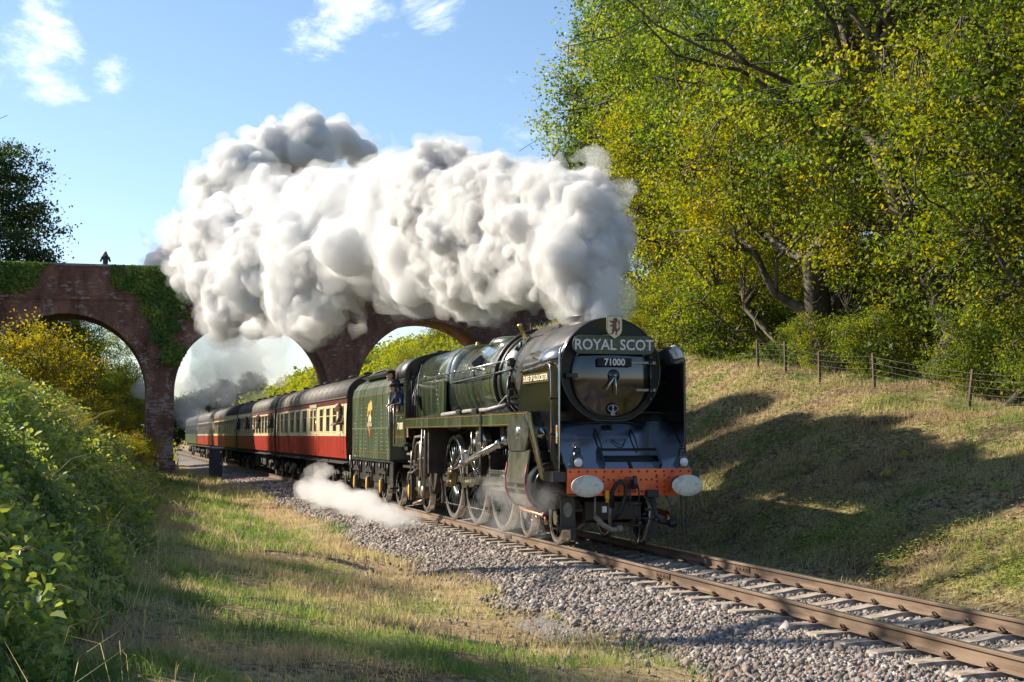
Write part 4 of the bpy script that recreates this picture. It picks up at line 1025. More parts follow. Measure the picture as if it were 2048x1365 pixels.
b = MB(); b.box(-1.3, 1.3, 10.96, 12.2, 1.60, 1.68); b.build('cab_floor', M_FRAME, cab)
b = MB(); b.box(-1.0, 1.0, 10.98, 11.1, 1.7, 3.5); b.build('backhead', M_INT, cab)
b = MB(); b.tube([(-1.18, 10.86, 2.3), (-1.18, 10.86, 3.5)], .02, 6); b.tube([(-1.2, 10.3, 2.3), (-1.18, 10.4, 2.9), (-1.05, 10.6, 3.2), (-.95, 10.75, 3.6)], .022, 6); b.tube([(-1.22, 10.6, 2.3), (-1.2, 10.62, 2.8), (-1.1, 10.75, 3.1)], .02, 6); b.box(-1.24, -1.14, 10.1, 10.3, 2.6, 2.85, .01)
b.tube([(-1.22, 9.9, 2.3), (-1.2, 10.1, 2.7), (-1.12, 10.3, 3.3), (-1.0, 10.45, 3.6)], .018, 6); P('cab_front_pipes', b, M_FRAME)

# --- headboard and lamps: lifted on and off, so things of their own
M_TART = mat('headboard_tartan_green', cols=[(.030, .040, .020), (.055, .060, .028)], scale=6, rough=.4)
hb = empty('train_headboard', (TX, LY - .68, 3.275)); hb.scale = (.975,) * 3; tag(hb, 'dark tartan headboard reading ROYAL SCOT with a lion shield, fixed above the smokebox door', 'headboard')
pts = []
w_, h_, r_ = .755, .31, .13
for cx_, cz_, a0 in ((w_ - r_, h_ - r_, 0), (-w_ + r_, h_ - r_, 90), (-w_ + r_, r_, 180), (w_ - r_, r_, 270)):
    for k in range(7): a = rad(a0 + 15 * k); pts.append((cx_ + r_ * math.cos(a), cz_ + r_ * math.sin(a)))
b = MB(); b.prism(pts, 'y', 0, .03); bd = b.build('board', M_TART, hb)
b = MB(); b.tube([(x, -.002, z) for x, z in pts + [pts[0]]], .009, 5, False); b.build('board_rim', mat('rim_green', (.07, .11, .05), rough=.4), bd)
M_TL = mat('tartan_line', (.22, .20, .06), rough=.5)
for k in range(11):
    x = -.62 + k * .124; b = MB(); b.box(x - .0025, x + .0025, -.0035, -.001, .01, h_ - .01); b.build('tartan_line', M_TL, bd)
for z in (.07, .155, .24):
    b = MB(); b.box(-.74, .74, -.0022, -.0005, z - .0025, z + .0025); b.build('tartan_line', M_TL, bd)
text('ROYAL SCOT', .262, M_WHITE, bd, (0, -.006, .148), (rad(90), 0, 0), bold=.004, sx=.93)
sh = [(-.14, .66), (.14, .66), (.14, .42), (.125, .36), (.08, .31), (0, .255), (-.08, .31), (-.125, .36), (-.14, .42)]
b = MB(); b.prism(sh, 'y', -.035, -.012); shd = b.build('shield', mat('shield_cream', (.62, .58, .36), rough=.45), hb)
b = MB(); b.tube([(x, -.037, z) for x, z in sh + [sh[0]]], .006, 4, False); b.build('shield_rim', mat('rim_green', (.07, .11, .05)), shd)
lion = [[(-.02, .62), (.03, .635), (.055, .61), (.05, .585), (.065, .57), (.045, .555), (.03, .535), (.04, .50), (.03, .46), (.045, .43), (.06, .39), (.035, .35), (.055, .335), (.02, .325), (.01, .345), (.025, .375), (.0, .40), (-.015, .375), (-.03, .345), (-.07, .335), (-.085, .35), (-.055, .36), (-.045, .385), (-.055, .415), (-.04, .45), (-.045, .48), (-.09, .47), (-.095, .49), (-.05, .51), (-.03, .53), (-.075, .55), (-.10, .58), (-.075, .585), (-.045, .57), (-.03, .59)],
        [(.05, .40), (.085, .41), (.10, .45), (.085, .50), (.10, .54), (.085, .58), (.105, .60), (.075, .60), (.065, .55), (.075, .50), (.075, .46), (.05, .43)]]
b = MB()
for q in lion: b.prism(q, 'y', -.0395, -.0355)
b.build('lion_emblem', mat('emblem_maroon', (.16, .035, .022), rough=.5), shd)
def lamp(x, y, z, label):
    l = empty('headlamp', (TX + x, LY + y, z)); tag(l, label, 'lamp', 'white lensed oil lamps on the front footplate')
    b = MB(); b.box(-.085, .085, -.08, .08, 0, .21, .012); b.build('lamp_body', M_BLACK, l)
    b = MB(); b.lathe((0, 0, .21), 'z', [(.07, 0), (.06, .05), (.045, .06), (.045, .12), (.055, .125), (0, .15)], 12); b.build('chimney_cap', M_BLACK, l)
    b = MB(); b.tube([(-.06, 0, .21), (-.06, 0, .36), (0, 0, .41), (.06, 0, .36), (.06, 0, .21)], .008, 5); b.build('handle', M_BLACK, l)
    b = MB(); b.lathe((0, -.08, .10), 'y', [(.07, .01), (.07, -.02), (.058, -.022), (.055, -.03), (.0, -.05)], 20); b.build('lens', M_LENS, l)
lamp(-.88, -1.30, 1.335, 'oil lamp standing above the left buffer, in front of the dark apron')
lamp(.98, -1.30, 1.335, 'oil lamp standing above the right buffer, beside the right smoke deflector')

# ---------------------------------------------------------------- tender
ten = empty('tender', (TX, LY, 0)); tag(ten, 'green high sided tender with crest and orange lining, coupled behind the cab', 'tender')
def tsec(y, w=1.33, top=3.60, in_=.62):
    h = [(w, 1.24), (w, 2.98), (w - .05, 3.20), (w - .20, 3.38), (w - .42, 3.50), (w - in_, 3.57)]
    pts = [(-a, y, z) for a, z in h] + [(a, y, z) for a, z in reversed(h)]
    return pts
b = MB(); b.loft([tsec(12.95), tsec(19.0)], smooth=False); body = b.build('tank_body', M_TGREEN, ten)
b = MB(); b.prism([(-1.335, 1.245), (-1.335, 3.0), (-1.25, 3.0), (-1.25, 1.245)], 'y', 12.90, 12.95); b.build('front_edge', M_TGREEN, body)
for xs_ in (-1.333,):
    for (pa, pb) in (((13.05, 2.98), (18.9, 2.98)), ((18.9, 2.98), (18.9, 1.42)), ((18.9, 1.42), (13.05, 1.42)), ((13.05, 1.42), (13.05, 2.98))):
        b = MB(); b.obox((xs_, pa[0], pa[1]), (xs_, pb[0], pb[1]), .006, .014, (1, 0, 0)); b.build('lining', M_ORANGE, body)
b = MB(); b.box(-1.338, -1.3305, 12.96, 18.98, 2.06, 2.085); b.build('seam_strip', mat('pale_green_strip', (.16, .2, .13), rough=.4), body)
trv = MB(); trv.lathe((0, 0, 0), 'x', [(.014, 0), (.010, -.009), (0, -.011)], 5); TR = trv.mesh('rivet', mat('rivet_pale', (.45, .45, .40), rough=.4))
b = MB()
for y in (13.4, 14.1, 15.0, 16.6, 17.4, 18.2):
    for k in range(12):
        z = 1.5 + k * .105; b.lathe((-1.331, y, z), 'x', [(.014, 0), (.010, -.009), (0, -.011)], 5)
b.build('tank_rivets', mat('rivet_pale', (.45, .45, .40)), body)
# crest: lion standing over a wheel
b = MB(); b.lathe((-1.334, 15.95, 2.20), 'x', [(.26, 0), (.26, -.003), (0, -.003)], 28); cr = b.build('crest', mat('crest_gold', (.62, .38, .08), rough=.45), ten)
b = MB(); b.lathe((-1.3375, 15.95, 2.20), 'x', [(.15, 0), (.15, -.003), (0, -.003)], 24); b.build('crest_centre', mat('crest_red', (.42, .07, .04), rough=.45), cr)
b = MB(); b.box(-1.345, -1.3385, 15.55, 16.35, 2.13, 2.22); b.build('crest_band', mat('crest_grey', (.30, .28, .24), rough=.5), cr)
lionb = [(15.55, 2.62), (15.60, 2.78), (15.75, 2.86), (15.9, 2.80), (16.1, 2.78), (16.25, 2.66), (16.3, 2.48), (16.38, 2.40), (16.2, 2.42), (16.15, 2.55), (15.95, 2.58), (15.88, 2.42), (15.78, 2.40), (15.80, 2.56), (15.68, 2.60), (15.60, 2.55)]
b = MB(); b.prism(lionb, 'x', -1.338, -1.3345); b.build('crest_lion', mat('crest_gold', (.62, .38, .08)), cr)
b = MB(); b.prism([(15.80, 1.98), (16.1, 1.98), (15.95, 1.80)], 'x', -1.338, -1.3345); b.build('crest_tip', mat('crest_red', (.42, .07, .04)), cr)
# underframe, wheels, springs
b = MB(); b.box(-1.22, -1.18, 12.9, 19.2, .62, 1.20); b.box(1.18, 1.22, 12.9, 19.2, .62, 1.20); b.box(-1.3, 1.3, 12.9, 19.25, 1.17, 1.235); b.box(-1.2, 1.2, 19.1, 19.22, .8, 1.2); b.build('underframe', M_FRAME, ten)
for y in (14.2, 16.33, 18.46):
    for x in (-.76, .76): wheel(ten, 'tender_wheel', x, y, .50, 12, spokes=(x < 0))
    axle(ten, y, .5)
    b = MB(); b.box(-1.34, -1.22, y - .13, y + .13, .38, .74, .02); b.prism([(y - .25, .62), (y - .2, 1.15), (y - .12, 1.15), (y - .10, .75), (y + .10, .75), (y + .12, 1.15), (y + .2, 1.15), (y + .25, .62)], 'x', -1.26, -1.22); ab = b.build('axlebox', M_GRIME, ten)
    b = MB(); b.lathe((-1.345, y, .52), 'x', [(0, -.02), (.10, -.02), (.115, 0), (0, 0)], 14); b.v = [(x_, y + (y_ - y) * .8, .52 + (z_ - .52) * 1.7) for x_, y_, z_ in b.v]; b.build('axlebox_cover', M_YEL, ab)
    for k in range(5):
        b = MB(); b.box(-1.30, -1.20, y - .58 + k * .09, y + .58 - k * .09, .86 + k * .03, .885 + k * .03); b.build('leaf_spring', M_GRIME, ten)
    for dy in (-.58, .58): b = MB(); b.cyl((-1.25, y + dy, .8), (-1.25, y + dy, 1.12), .03, 6); b.build('spring_hanger', M_FRAME, ten)
b = MB(); b.box(-1.38, -1.15, 19.1, 19.4, .5, .54); b.build('footstep', M_FRAME, ten)
b = MB(); b.box(-1.38, -1.15, 12.6, 12.95, .5, .54); b.box(-1.3, -1.27, 12.6, 12.95, .5, 1.2); b.build('footstep', M_FRAME, ten)
b = MB(); b.tube([(-1.38, 18.95, .62), (-1.40, 18.95, 1.3)], .016, 6); b.tube([(-1.38, 12.80, 1.2), (-1.38, 12.80, 2.9)], .016, 6); b.build('handrail', M_STEEL, ten)
b = MB()
b.tube([(-.9, 19.05, 3.2), (-.88, 19.0, 3.6), (-.6, 18.6, 3.78), (-.5, 17.9, 3.80), (-.45, 16.8, 3.66)], .035, 8); b.tube([(-.45, 16.6, 3.60), (-.4, 16.4, 3.74), (-.4, 15.2, 3.74), (-.4, 15.0, 3.6)], .03, 8); b.box(-.5, .5, 13.2, 16.0, 3.55, 3.64); b.build('filler_and_vent_pipes', M_FRAME, ten)
b = MB(); b.prism([(-1.2, 3.55), (-.7, 3.72), (.7, 3.72), (1.2, 3.55), (.9, 3.45), (-.9, 3.45)], 'y', 13.3, 18.2); b.build('coal_load', mat('coal', cols=[(.006, .006, .006), (.02, .02, .02)], scale=20, rough=.4, bump=2.5, bscale=14), ten)
b = MB(); b.box(-1.0, 1.0, 12.25, 12.93, 1.5, 3.2); b.build('coal_bulkhead', M_INT, ten)

# ---------------------------------------------------------------- coaches
M_CRIM = mat('coach_crimson', cols=[(.17, .018, .012), (.30, .028, .016), (.34, .05, .03)], scale=2, stretch=(1, 3, .3), detail=7, rough=.45, spec=.15)
M_CCREAM = mat('coach_cream', cols=[(.42, .34, .19), (.60, .50, .30), (.66, .56, .36)], scale=2, stretch=(1, 2, .6), detail=6, rough=.45, spec=.15)
M_MAROON = mat('coach_maroon_band', cols=[(.10, .018, .022), (.17, .035, .035)], scale=2, rough=.35, coat=.3)
M_ROOF = mat('coach_roof', cols=[(.055, .048, .042), (.14, .12, .10)], scale=2, stretch=(1, 1.5, .5), rough=.65)
M_CG = mat('coach_green', cols=[(.045, .06, .03), (.09, .11, .05)], scale=2, stretch=(1, 3, .4), rough=.45, spec=.15)
M_UNDER = mat('underframe_black', cols=[(.008, .008, .008), (.045, .036, .028)], scale=5, rough=.7)
M_FRAMEW = mat('window_frame_metal', (.30, .28, .24), rough=.35, metal=.6)
M_CPANE = mat('coach_pane', cols=[(.008, .01, .009), (.03, .034, .03)], scale=1.5, rough=.12, ior=1.45, spec=.4)
HW, LEN = 1.37, 19.6
def side_x(z):     # gentle tumblehome
    return HW - .05 * max(0, (1.85 - z)) ** 1.5 - .05 * max(0, z - 2.2) ** 1.6
def coach_side(win, doors, m_lo, m_hi, m_top):
    """panels round real openings: returns list of (name, MB, material)"""
    out = []
    zs_lo = [1.17, 1.3, 1.5, 1.7, 1.86]
    def strip(mb, y0, y1, zs):
        for a, b_ in zip(zs[:-1], zs[1:]):
            for s in (-1, 1):
                xa, xb = side_x(a), side_x(b_)
                mb.add([(s * xa, y0, a), (s * xa, y1, a), (s * xb, y1, b_), (s * xb, y0, b_)], [(0, 1, 2, 3) if s < 0 else (3, 2, 1, 0)], False)
    lo = MB(); strip(lo, 0, LEN, zs_lo); out.append(('lower_panel', lo, m_lo))
    hi = MB(); W0, W1 = 1.98, 2.80
    strip(hi, 0, LEN, [1.86, W0]); strip(hi, 0, LEN, [W1, 2.86])
    y = 0
    for (a, b_) in sorted(win):
        strip(hi, y, a, [W0, 2.2, 2.5, W1]); y = b_
    strip(hi, y, LEN, [W0, 2.2, 2.5, W1]); out.append(('upper_panel', hi, m_hi))
    tp = MB(); strip(tp, 0, LEN, [2.86, 2.95, 3.06]); out.append(('cantrail_panel', tp, m_top))
    return out
def make_coach(windows, doors, m_lo, m_hi, m_top, name='railway_coach', detail=True):
    r = empty(name, (0, 0, 0))
    win = windows
    for nm, b, m in coach_side(win, doors, m_lo, m_hi, m_top):
        b.build(nm, m, r)
    # roof
    secs = []
    for y in (0, LEN):
        top = []
        for t in np.linspace(-1, 1, 19):
            a = t * math.pi / 2
            top.append((1.345 * math.copysign(abs(math.sin(a)) ** .92, a), y, 3.06 + .76 * max(0, math.cos(a)) ** .80))
        secs.append(top + [(1.3, y, 3.0), (-1.3, y, 3.0)])
    b = MB(); b.loft(secs); rf = b.build('roof', M_ROOF, r)
    b = MB()
    for y in np.arange(.8, LEN, 1.25): 
        o = []
        for t in np.linspace(-1, 1, 15):
            a = t * math.pi / 2; o.append((1.35 * math.copysign(abs(math.sin(a)) ** .92, a), y, 3.062 + .765 * max(0, math.cos(a)) ** .80))
        b.tube(o, .009, 4, False)
    b.build('roof_ribs', M_ROOF, rf)
    b = MB(); b.box(-1.375, -1.34, 0, LEN, 3.04, 3.075); b.box(1.34, 1.375, 0, LEN, 3.04, 3.075); b.build('gutter', M_FRAMEW, rf)
    for i, y in enumerate(np.arange(1.2, LEN - .6, 1.55)):
        b = MB(); b.lathe((-.22 if i % 2 else .18, y, 3.80), 'z', [(.12, 0), (.12, .05), (.17, .07), (.15, .12), (.05, .15), (0, .15)], 10); b.build('roof_ventilator', M_UNDER, rf)
    # ends, gangway, interior
    b = MB(); pr_ = [(x * .99, z) for x, y, z in secs[0][:19]] + [(1.33, 1.17), (-1.33, 1.17)]
    b.prism(pr_, 'y', -.02, -.0); b.prism(pr_, 'y', LEN, LEN + .02); b.build('end_panel', M_UNDER, r)
    b = MB()
    for y0, y1 in ((-.42, -.02), (LEN + .02, LEN + .42)): b.box(-.55, .55, y0, y1, 1.25, 3.45, .03)
    b.build('gangway', M_UNDER, r)
    b = MB(); b.box(-1.28, 1.28, .05, LEN - .05, 1.2, 1.9); b.box(-.03, .03, .05, LEN - .05, 1.9, 3.0)
    for y in np.arange(1.8, LEN, 1.9): b.box(-1.2, -.1, y - .06, y + .06, 1.9, 2.35)
    b.build('seating', mat('seat_moquette', cols=[(.02, .02, .02), (.09, .04, .03)], scale=4, rough=.9), r)
    # windows: frame bars, sliding top light and glass
    wm = {}
    for (a, b_) in win:
        w_ = round(b_ - a, 3)
        if w_ not in wm:
            f = MB()
            for (y0, y1, z0, z1) in ((0, .035, 1.98, 2.80), (w_ - .035, w_, 1.98, 2.80), (.035, w_ - .035, 1.98, 2.015), (.035, w_ - .035, 2.765, 2.80), (.035, w_ - .035, 2.50, 2.53)):
                f.box(-HW - .008, -HW + .03, y0, y1, z0, z1)
            if w_ > 1: f.box(-HW - .008, -HW + .03, w_ / 2 - .02, w_ / 2 + .02, 2.53, 2.765)
            g = MB(); g.box(-HW + .022, -HW + .028, .03, w_ - .03, 2.0, 2.78)
            wm[w_] = (f.mesh('window', M_FRAMEW if w_ > .9 else m_hi), g.mesh('pane', M_CPANE))
        fo = link('window', wm[w_][0], r, (0, a, 0)); link('pane', wm[w_][1], fo)
        fo = link('window', wm[w_][0], r, (0, b_, 0), (0, 0, math.pi)); link('pane', wm[w_][1], fo)
    for y in doors:
        d = MB()
        for (y0, y1, z0, z1) in ((y, y + .012, 1.20, 2.90), (y + .66, y + .672, 1.20, 2.90)): d.box(-HW - .004, -HW + .0, y0, y1, z0, z1)
        d.box(-HW - .02, -HW, y + .60, y + .63, 1.88, 1.94)
        for z in (1.35, 1.78, 2.86): d.box(-HW - .015, -HW, y - .01, y + .04, z, z + .05)
        dd = d.build('door_edge', M_UNDER, r)
        b = MB(); b.cyl((-HW - .025, y + .56, 1.98), (-HW - .025, y + .56, 2.4), .012, 6); b.lathe((-HW - .02, y + .61, 1.91), 'x', [(.03, .02), (.03, -.01), (0, -.015)], 8); b.build('door_handle', M_BRASS, dd)
    # underframe and bogies
    b = MB(); b.box(-1.22, -1.15, 0, LEN, .98, 1.17); b.box(1.15, 1.22, 0, LEN, .98, 1.17); b.box(-1.2, 1.2, -.1, .1, .9, 1.17); b.box(-1.2, 1.2, LEN - .1, LEN + .1, .9, 1.17)
    for x in (-.8, .8): b.obox((x, 5.5, 1.0), (x, 7.5, .6), .06, .06); b.obox((x, 7.5, .6), (x, 12, .6), .06, .06); b.obox((x, 12, .6), (x, 14, 1.0), .06, .06)
    b.build('underframe', M_UNDER, r)
    b = MB(); b.box(-1.1, -.5, 6.2, 7.6, .45, .98, .03); b.box(-1.15, -.5, 9.2, 10.9, .38, .98, .03); b.cyl((-.8, 11.6, .75), (-.8, 12.4, .75), .2, 12); b.box(-1.1, -.9, 8.0, 8.6, .5, .9, .02); b.build('battery_boxes', M_UNDER, r)
    b = MB(); b.box(-1.38, -1.18, .3, LEN - .3, 1.0, 1.03) if detail else None
    for y in (.3, 4.5, 9, 14, 18.6): b.obox((-1.3, y, 1.0), (-1.1, y, 1.17), .03, .03)
    b.build('step_board', M_UNDER, r)
    for yc in (2.9, LEN - 2.9):
        bo = empty('bogie', (0, yc, 0)); bo.parent = r
        b = MB()
        for s in (-1, 1):
            b.prism([(-1.85, .55), (-1.85, .72), (-.6, .80), (-.4, .62), (.4, .62), (.6, .80), (1.85, .72), (1.85, .55), (1.4, .5), (1.1, .62), (-1.1, .62), (-1.4, .5)], 'x', s * 1.03 - .03, s * 1.03 + .03)
            for y in (-1.3, 1.3): b.box(s * 1.05 - .08, s * 1.05 + .08, y - .12, y + .12, .33, .66, .02); b.cyl((s * 1.05, y - .3, .45), (s * 1.05, y - .3, .7), .07, 8); b.cyl((s * 1.05, y + .3, .45), (s * 1.05, y + .3, .7), .07, 8)
            b.box(s * 1.0 - .1, s * 1.0 + .1, -.45, .45, .32, .42)
        b.box(-1, 1, -.15, .15, .5, .85); b.build('bogie_frame', M_UNDER, bo)
        for y in (-1.3, 1.3):
            for x in (-.76, .76):
                if ('cw') not in WM:
                    q = MB(); q.lathe((0, 0, 0), 'x', [(0, -.03), (.12, -.04), (.3, -.02), (.38, -.06), (.457, -.06), (.457, .04), (.485, .05), (.485, .07), (0, .07)], 32); WM['cw'] = q.mesh('wheel', M_GRIME)
                link('wheel', WM['cw'], bo, (x, y, .457), (0, 0, 0 if x < 0 else math.pi))
    return r
# leading coach: compartments and vestibule doors
win1 = [(.55, 1.15), (1.95, 2.75), (3.45, 4.25), (5.0, 5.8), (6.75, 7.35), (7.7, 8.3), (9.3, 10.5), (11.3, 12.5), (13.2, 14.4), (15.2, 16.4), (17.0, 17.8), (18.4, 19.0)]
c1 = make_coach(win1, [.5, 6.0, 18.35], M_CRIM, M_CCREAM, M_MAROON); c1.location = (TX, 43.95, 0)
b = MB(); b.box(-HW - .012, -HW + .0, 6.6, 8.4, 2.83, 2.96, .004); b.build('label_board', mat('board_beige', (.42, .36, .26), rough=.5), c1)
GRP = 'crimson and cream coaches behind the tender'
tag(c1, 'leading crimson and cream coach, nearest to the green tender', 'railway coach', GRP)
for o in c1.children:
    pass
win2 = [(.5, 1.1)] + [(1.7 + 1.42 * k, 2.75 + 1.42 * k) for k in range(12)] + [(18.55, 19.1)]
c2 = make_coach(win2, [.45, 9.2, 18.5], M_CRIM, M_CCREAM, M_MAROON); c2.location = (TX, 64.25, 0)
tag(c2, 'second crimson and cream coach from the engine, with passengers leaning from its windows', 'railway coach', GRP)
lab = ['third coach from the engine, shaded beyond the viaduct', 'fourth coach from the engine, striped by sunlight', None]
c3 = copy_tree(c2); c3.location = (TX, 84.55, 0); tag(c3, 'third coach behind the tender, just beyond the viaduct arch and half hidden by the cabinet')
c4 = copy_tree(c2); c4.location = (TX, 104.85, 0); tag(c4, 'fourth coach behind the tender, last but one, pale with sunlight')
c5 = make_coach(win2, [.45, 18.5], M_CG, M_CG, M_CG, detail=False); c5.location = (TX, 125.15, 0); tag(c5, 'dark green coach at the far tail of the train', 'railway coach')

# ---------------------------------------------------------------- people
def sdf_body(name, caps, m, parent, vox=.02, k=.045):
    """caps: (p0, p1, r0, r1): tapered limbs blended into one continuous skin"""
    pts = np.array([c[0] for c in caps] + [c[1] for c in caps]); rm = max(max(c[2], c[3]) for c in caps)
    lo = pts.min(0) - rm - .06; hi = pts.max(0) + rm + .06
    shp = np.ceil((hi - lo) / vox).astype(int) + 1
    X, Y, Z = np.meshgrid(*[lo[i] + vox * np.arange(shp[i]) for i in range(3)], indexing='ij')
    D = None
    for p0, p1, r0, r1 in caps:
        p0 = np.array(p0, float); p1 = np.array(p1, float); d = p1 - p0; L2 = max(1e-9, d @ d)
        t = np.clip(((X - p0[0]) * d[0] + (Y - p0[1]) * d[1] + (Z - p0[2]) * d[2]) / L2, 0, 1)
        q = np.sqrt((X - p0[0] - t * d[0]) ** 2 + (Y - p0[1] - t * d[1]) ** 2 + (Z - p0[2] - t * d[2]) ** 2) - (r0 + (r1 - r0) * t)
        if D is None: D = q
        else:
            h = np.clip(.5 + .5 * (D - q) / k, 0, 1); D = D * (1 - h) + q * h - k * h * (1 - h)
    import openvdb
    g = openvdb.FloatGrid(1.0); g.copyFromArray(D.astype(np.float32)); p, _, q = g.convertToPolygons(isovalue=0.0)
    me = raw_mesh(name, p * vox + lo, np.ascontiguousarray(q), m, smooth=True)
    return link(name, me, parent)
M_SKIN = mat('skin', (.52, .30, .21), rough=.55)
def cloth(n, c): return mat('cloth_' + n, cols=[tuple(v * .7 for v in c), c], scale=14, rough=.9, bump=.3)
def person(loc, rz, label, top, hair, hat=None, lean=.25, pose='lean', group=None, trousers=(.02, .02, .03)):
    """figure facing local -Y, feet at z = 0 below the origin; leaning at the waist"""
    o = empty('person', loc, rz); tag(o, label, 'person', group)
    hz, ly = 1.42, -lean
    sh = Vector((0, ly, hz)); hip = Vector((0, 0, .92)); hd = Vector((0, ly * 1.35 - .04, 1.63))
    body = [((-.07, 0, .92), (.07, 0, .92), .13, .13), (hip, sh, .14, .15), (sh + Vector((-.13, 0, .0)), sh + Vector((.13, 0, 0)), .085, .085)]
    legs = [((-.09, 0, .88), (-.10, .02, .48), .085, .06), ((-.10, .02, .48), (-.10, .03, .06), .06, .045), ((.09, 0, .88), (.10, .02, .48), .085, .06), ((.10, .02, .48), (.10, .03, .06), .06, .045),
            ((-.10, .03, .05), (-.10, -.13, .04), .05, .04), ((.10, .03, .05), (.10, -.13, .04), .05, .04)]
    skin = [(sh + Vector((0, 0, .02)), hd + Vector((0, .02, -.06)), .055, .05), (hd + Vector((0, 0, -.03)), hd + Vector((0, .01, .05)), .078, .092), (hd + Vector((0, -.085, -.01)), hd + Vector((0, -.095, -.02)), .018, .018),
            (hd + Vector((0, -.05, -.07)), hd + Vector((0, -.06, -.08)), .04, .035)]
    arms = []; hands = []
    for s in (-1, 1):
        a = sh + Vector((s * .19, 0, -.01))
        if pose == 'lean': e = a + Vector((s * .10, -.08, -.24)); w = e + Vector((-s * .12, -.18, -.04))
        elif pose == 'camera': e = a + Vector((s * .06, -.16, -.20)); w = hd + Vector((s * .06, -.20, -.02))
        else: e = a + Vector((s * .04, .02, -.28)); w = e + Vector((0, -.06, -.24))
        arms += [(a, e, .062, .048), (e, w, .048, .036)]
        d = (w - e).normalized(); hands += [(w, w + d * .07, .030, .036)]
        for f in range(4):
            off = Vector((-.027 + .018 * f, 0, 0)); hands.append((w + d * .07 + off, w + d * (.135 + .01 * (f in (1, 2))) + off + Vector((0, 0, -.02)), .011, .008))
        hands.append((w + d * .02, w + d * .07 + Vector((-s * .045, 0, .01)), .013, .010))
    b = sdf_body('body', skin + hands + legs + [((0, 0, .9), sh, .10, .10)] + [(x[0], x[1], x[2] * .8, x[3] * .8) for x in arms], M_SKIN, o, .012, .02)
    sdf_body('jacket', body + arms, cloth(top[0], top[1]), o, .02)
    sdf_body('trousers', legs[:4] + [((-.07, 0, .92), (.07, 0, .92), .12, .12)], cloth('trousers', trousers), o, .02)
    sdf_body('shoes', [(x[0], x[1], x[2] * 1.1, x[3] * 1.15) for x in legs[4:]], cloth('shoes', (.02, .015, .012)), o, .02)
    sdf_body('hair', [(hd + Vector((0, .035, .02)), hd + Vector((0, .03, .055)), .092, .092), (hd + Vector((0, .05, -.03)), hd + Vector((0, .05, .0)), .075, .08)], cloth('hair' + hair[0], hair[1]), o, .015)
    for s in (-1, 1):
        q = MB(); q.lathe(hd + Vector((s * .032, -.085, .018)), 'y', [(0, -.008), (.010, -.005), (.012, .004)], 8); q.build('eye', mat('eye_dark', (.02, .015, .01), rough=.2), o)
        q = MB(); q.lathe(hd + Vector((s * .090, .01, .0)), 'x', [(.0, -.012), (.024, -.006), (.026, .006), (0, .012)], 8); q.build('ear', M_SKIN, o)
    if hat:
        q = MB(); c = hd + Vector((0, .01, .07)); q.lathe(c, 'z', [(.108, 0), (.125, .045), (.12, .07), (.05, .085), (0, .086)], 16)
        q.prism([(c.x + .095 * math.sin(t), c.y - .06 - .10 * math.cos(t)) for t in np.linspace(-1.3, 1.3, 9)], 'z', c.z - .005, c.z + .008); q.build('cap', cloth(*hat), o)
    return o
W_ = lambda x, y, z: (TX + x, y, z)
person(W_(-1.02, LY + 11.62, 1.68 + .02), rad(-72), 'driver in dark blue jacket and cap leaning out of the cab, lower of two crew', ('blue', (.03, .045, .10)), ('grey', (.12, .11, .10)), ('black', (.012, .012, .014)), lean=.46, trousers=(.02, .03, .07)).scale = (.82,) * 3
f2 = person(W_(-1.0, LY + 11.98, 1.74), rad(-80), 'fireman in cap and navy jacket leaning out higher than the driver, by the cab roof', ('navy', (.03, .035, .07)), ('brown', (.05, .03, .02)), ('black', (.012, .012, .014)), lean=.36, pose='stand'); f2.scale = (1.0,) * 3
q = person((-.55, 83.72, 10.42), 0, 'person in dark coat photographing from the viaduct parapet', ('darkcoat', (.05, .055, .06)), ('darkhair', (.04, .03, .02)), lean=.12, pose='camera')
cam_o = empty('camera_held', (-.55, 83.72, 10.42)); tag(cam_o, 'black camera held up by the person on the viaduct', 'camera')
b = MB(); b.box(-.07, .07, -.45, -.38, 1.56, 1.65, .008); b.build('camera_body', M_BLACK, cam_o)
b = MB(); b.lathe((0, -.45, 1.60), 'y', [(.035, 0), (.035, -.08), (0, -.08)], 12); b.build('lens', M_BLACK, cam_o)
pax = [(44.75, 'passenger with brown hair leaning from the front door window of the leading coach', ('umber', (.10, .065, .04)), ('fair', (.12, .07, .035))),
       (64.9, 'passenger in a red hat at the front end of the second coach', ('darkgreen', (.03, .04, .03)), ('redhat', (.42, .07, .04))),
       (70.6, 'grey haired passenger in dark clothes leaning from the second coach', ('charcoal', (.02, .02, .022)), ('greyhair', (.35, .33, .31))),
       (77.0, 'passenger with brown hair leaning out in the sunlit part of the second coach', ('brown', (.10, .06, .04)), ('brown2', (.08, .045, .025))),
       (82.2, 'passenger in navy leaning from the rear end of the second coach', ('navy', (.03, .035, .07)), ('brown', (.05, .03, .02)))]
for y, lb, tp, hr_ in pax:
    p_ = person(W_(-1.02, y, 1.10), rad(-82), lb, tp, hr_, lean=.34, group='passengers leaning from the coach windows')

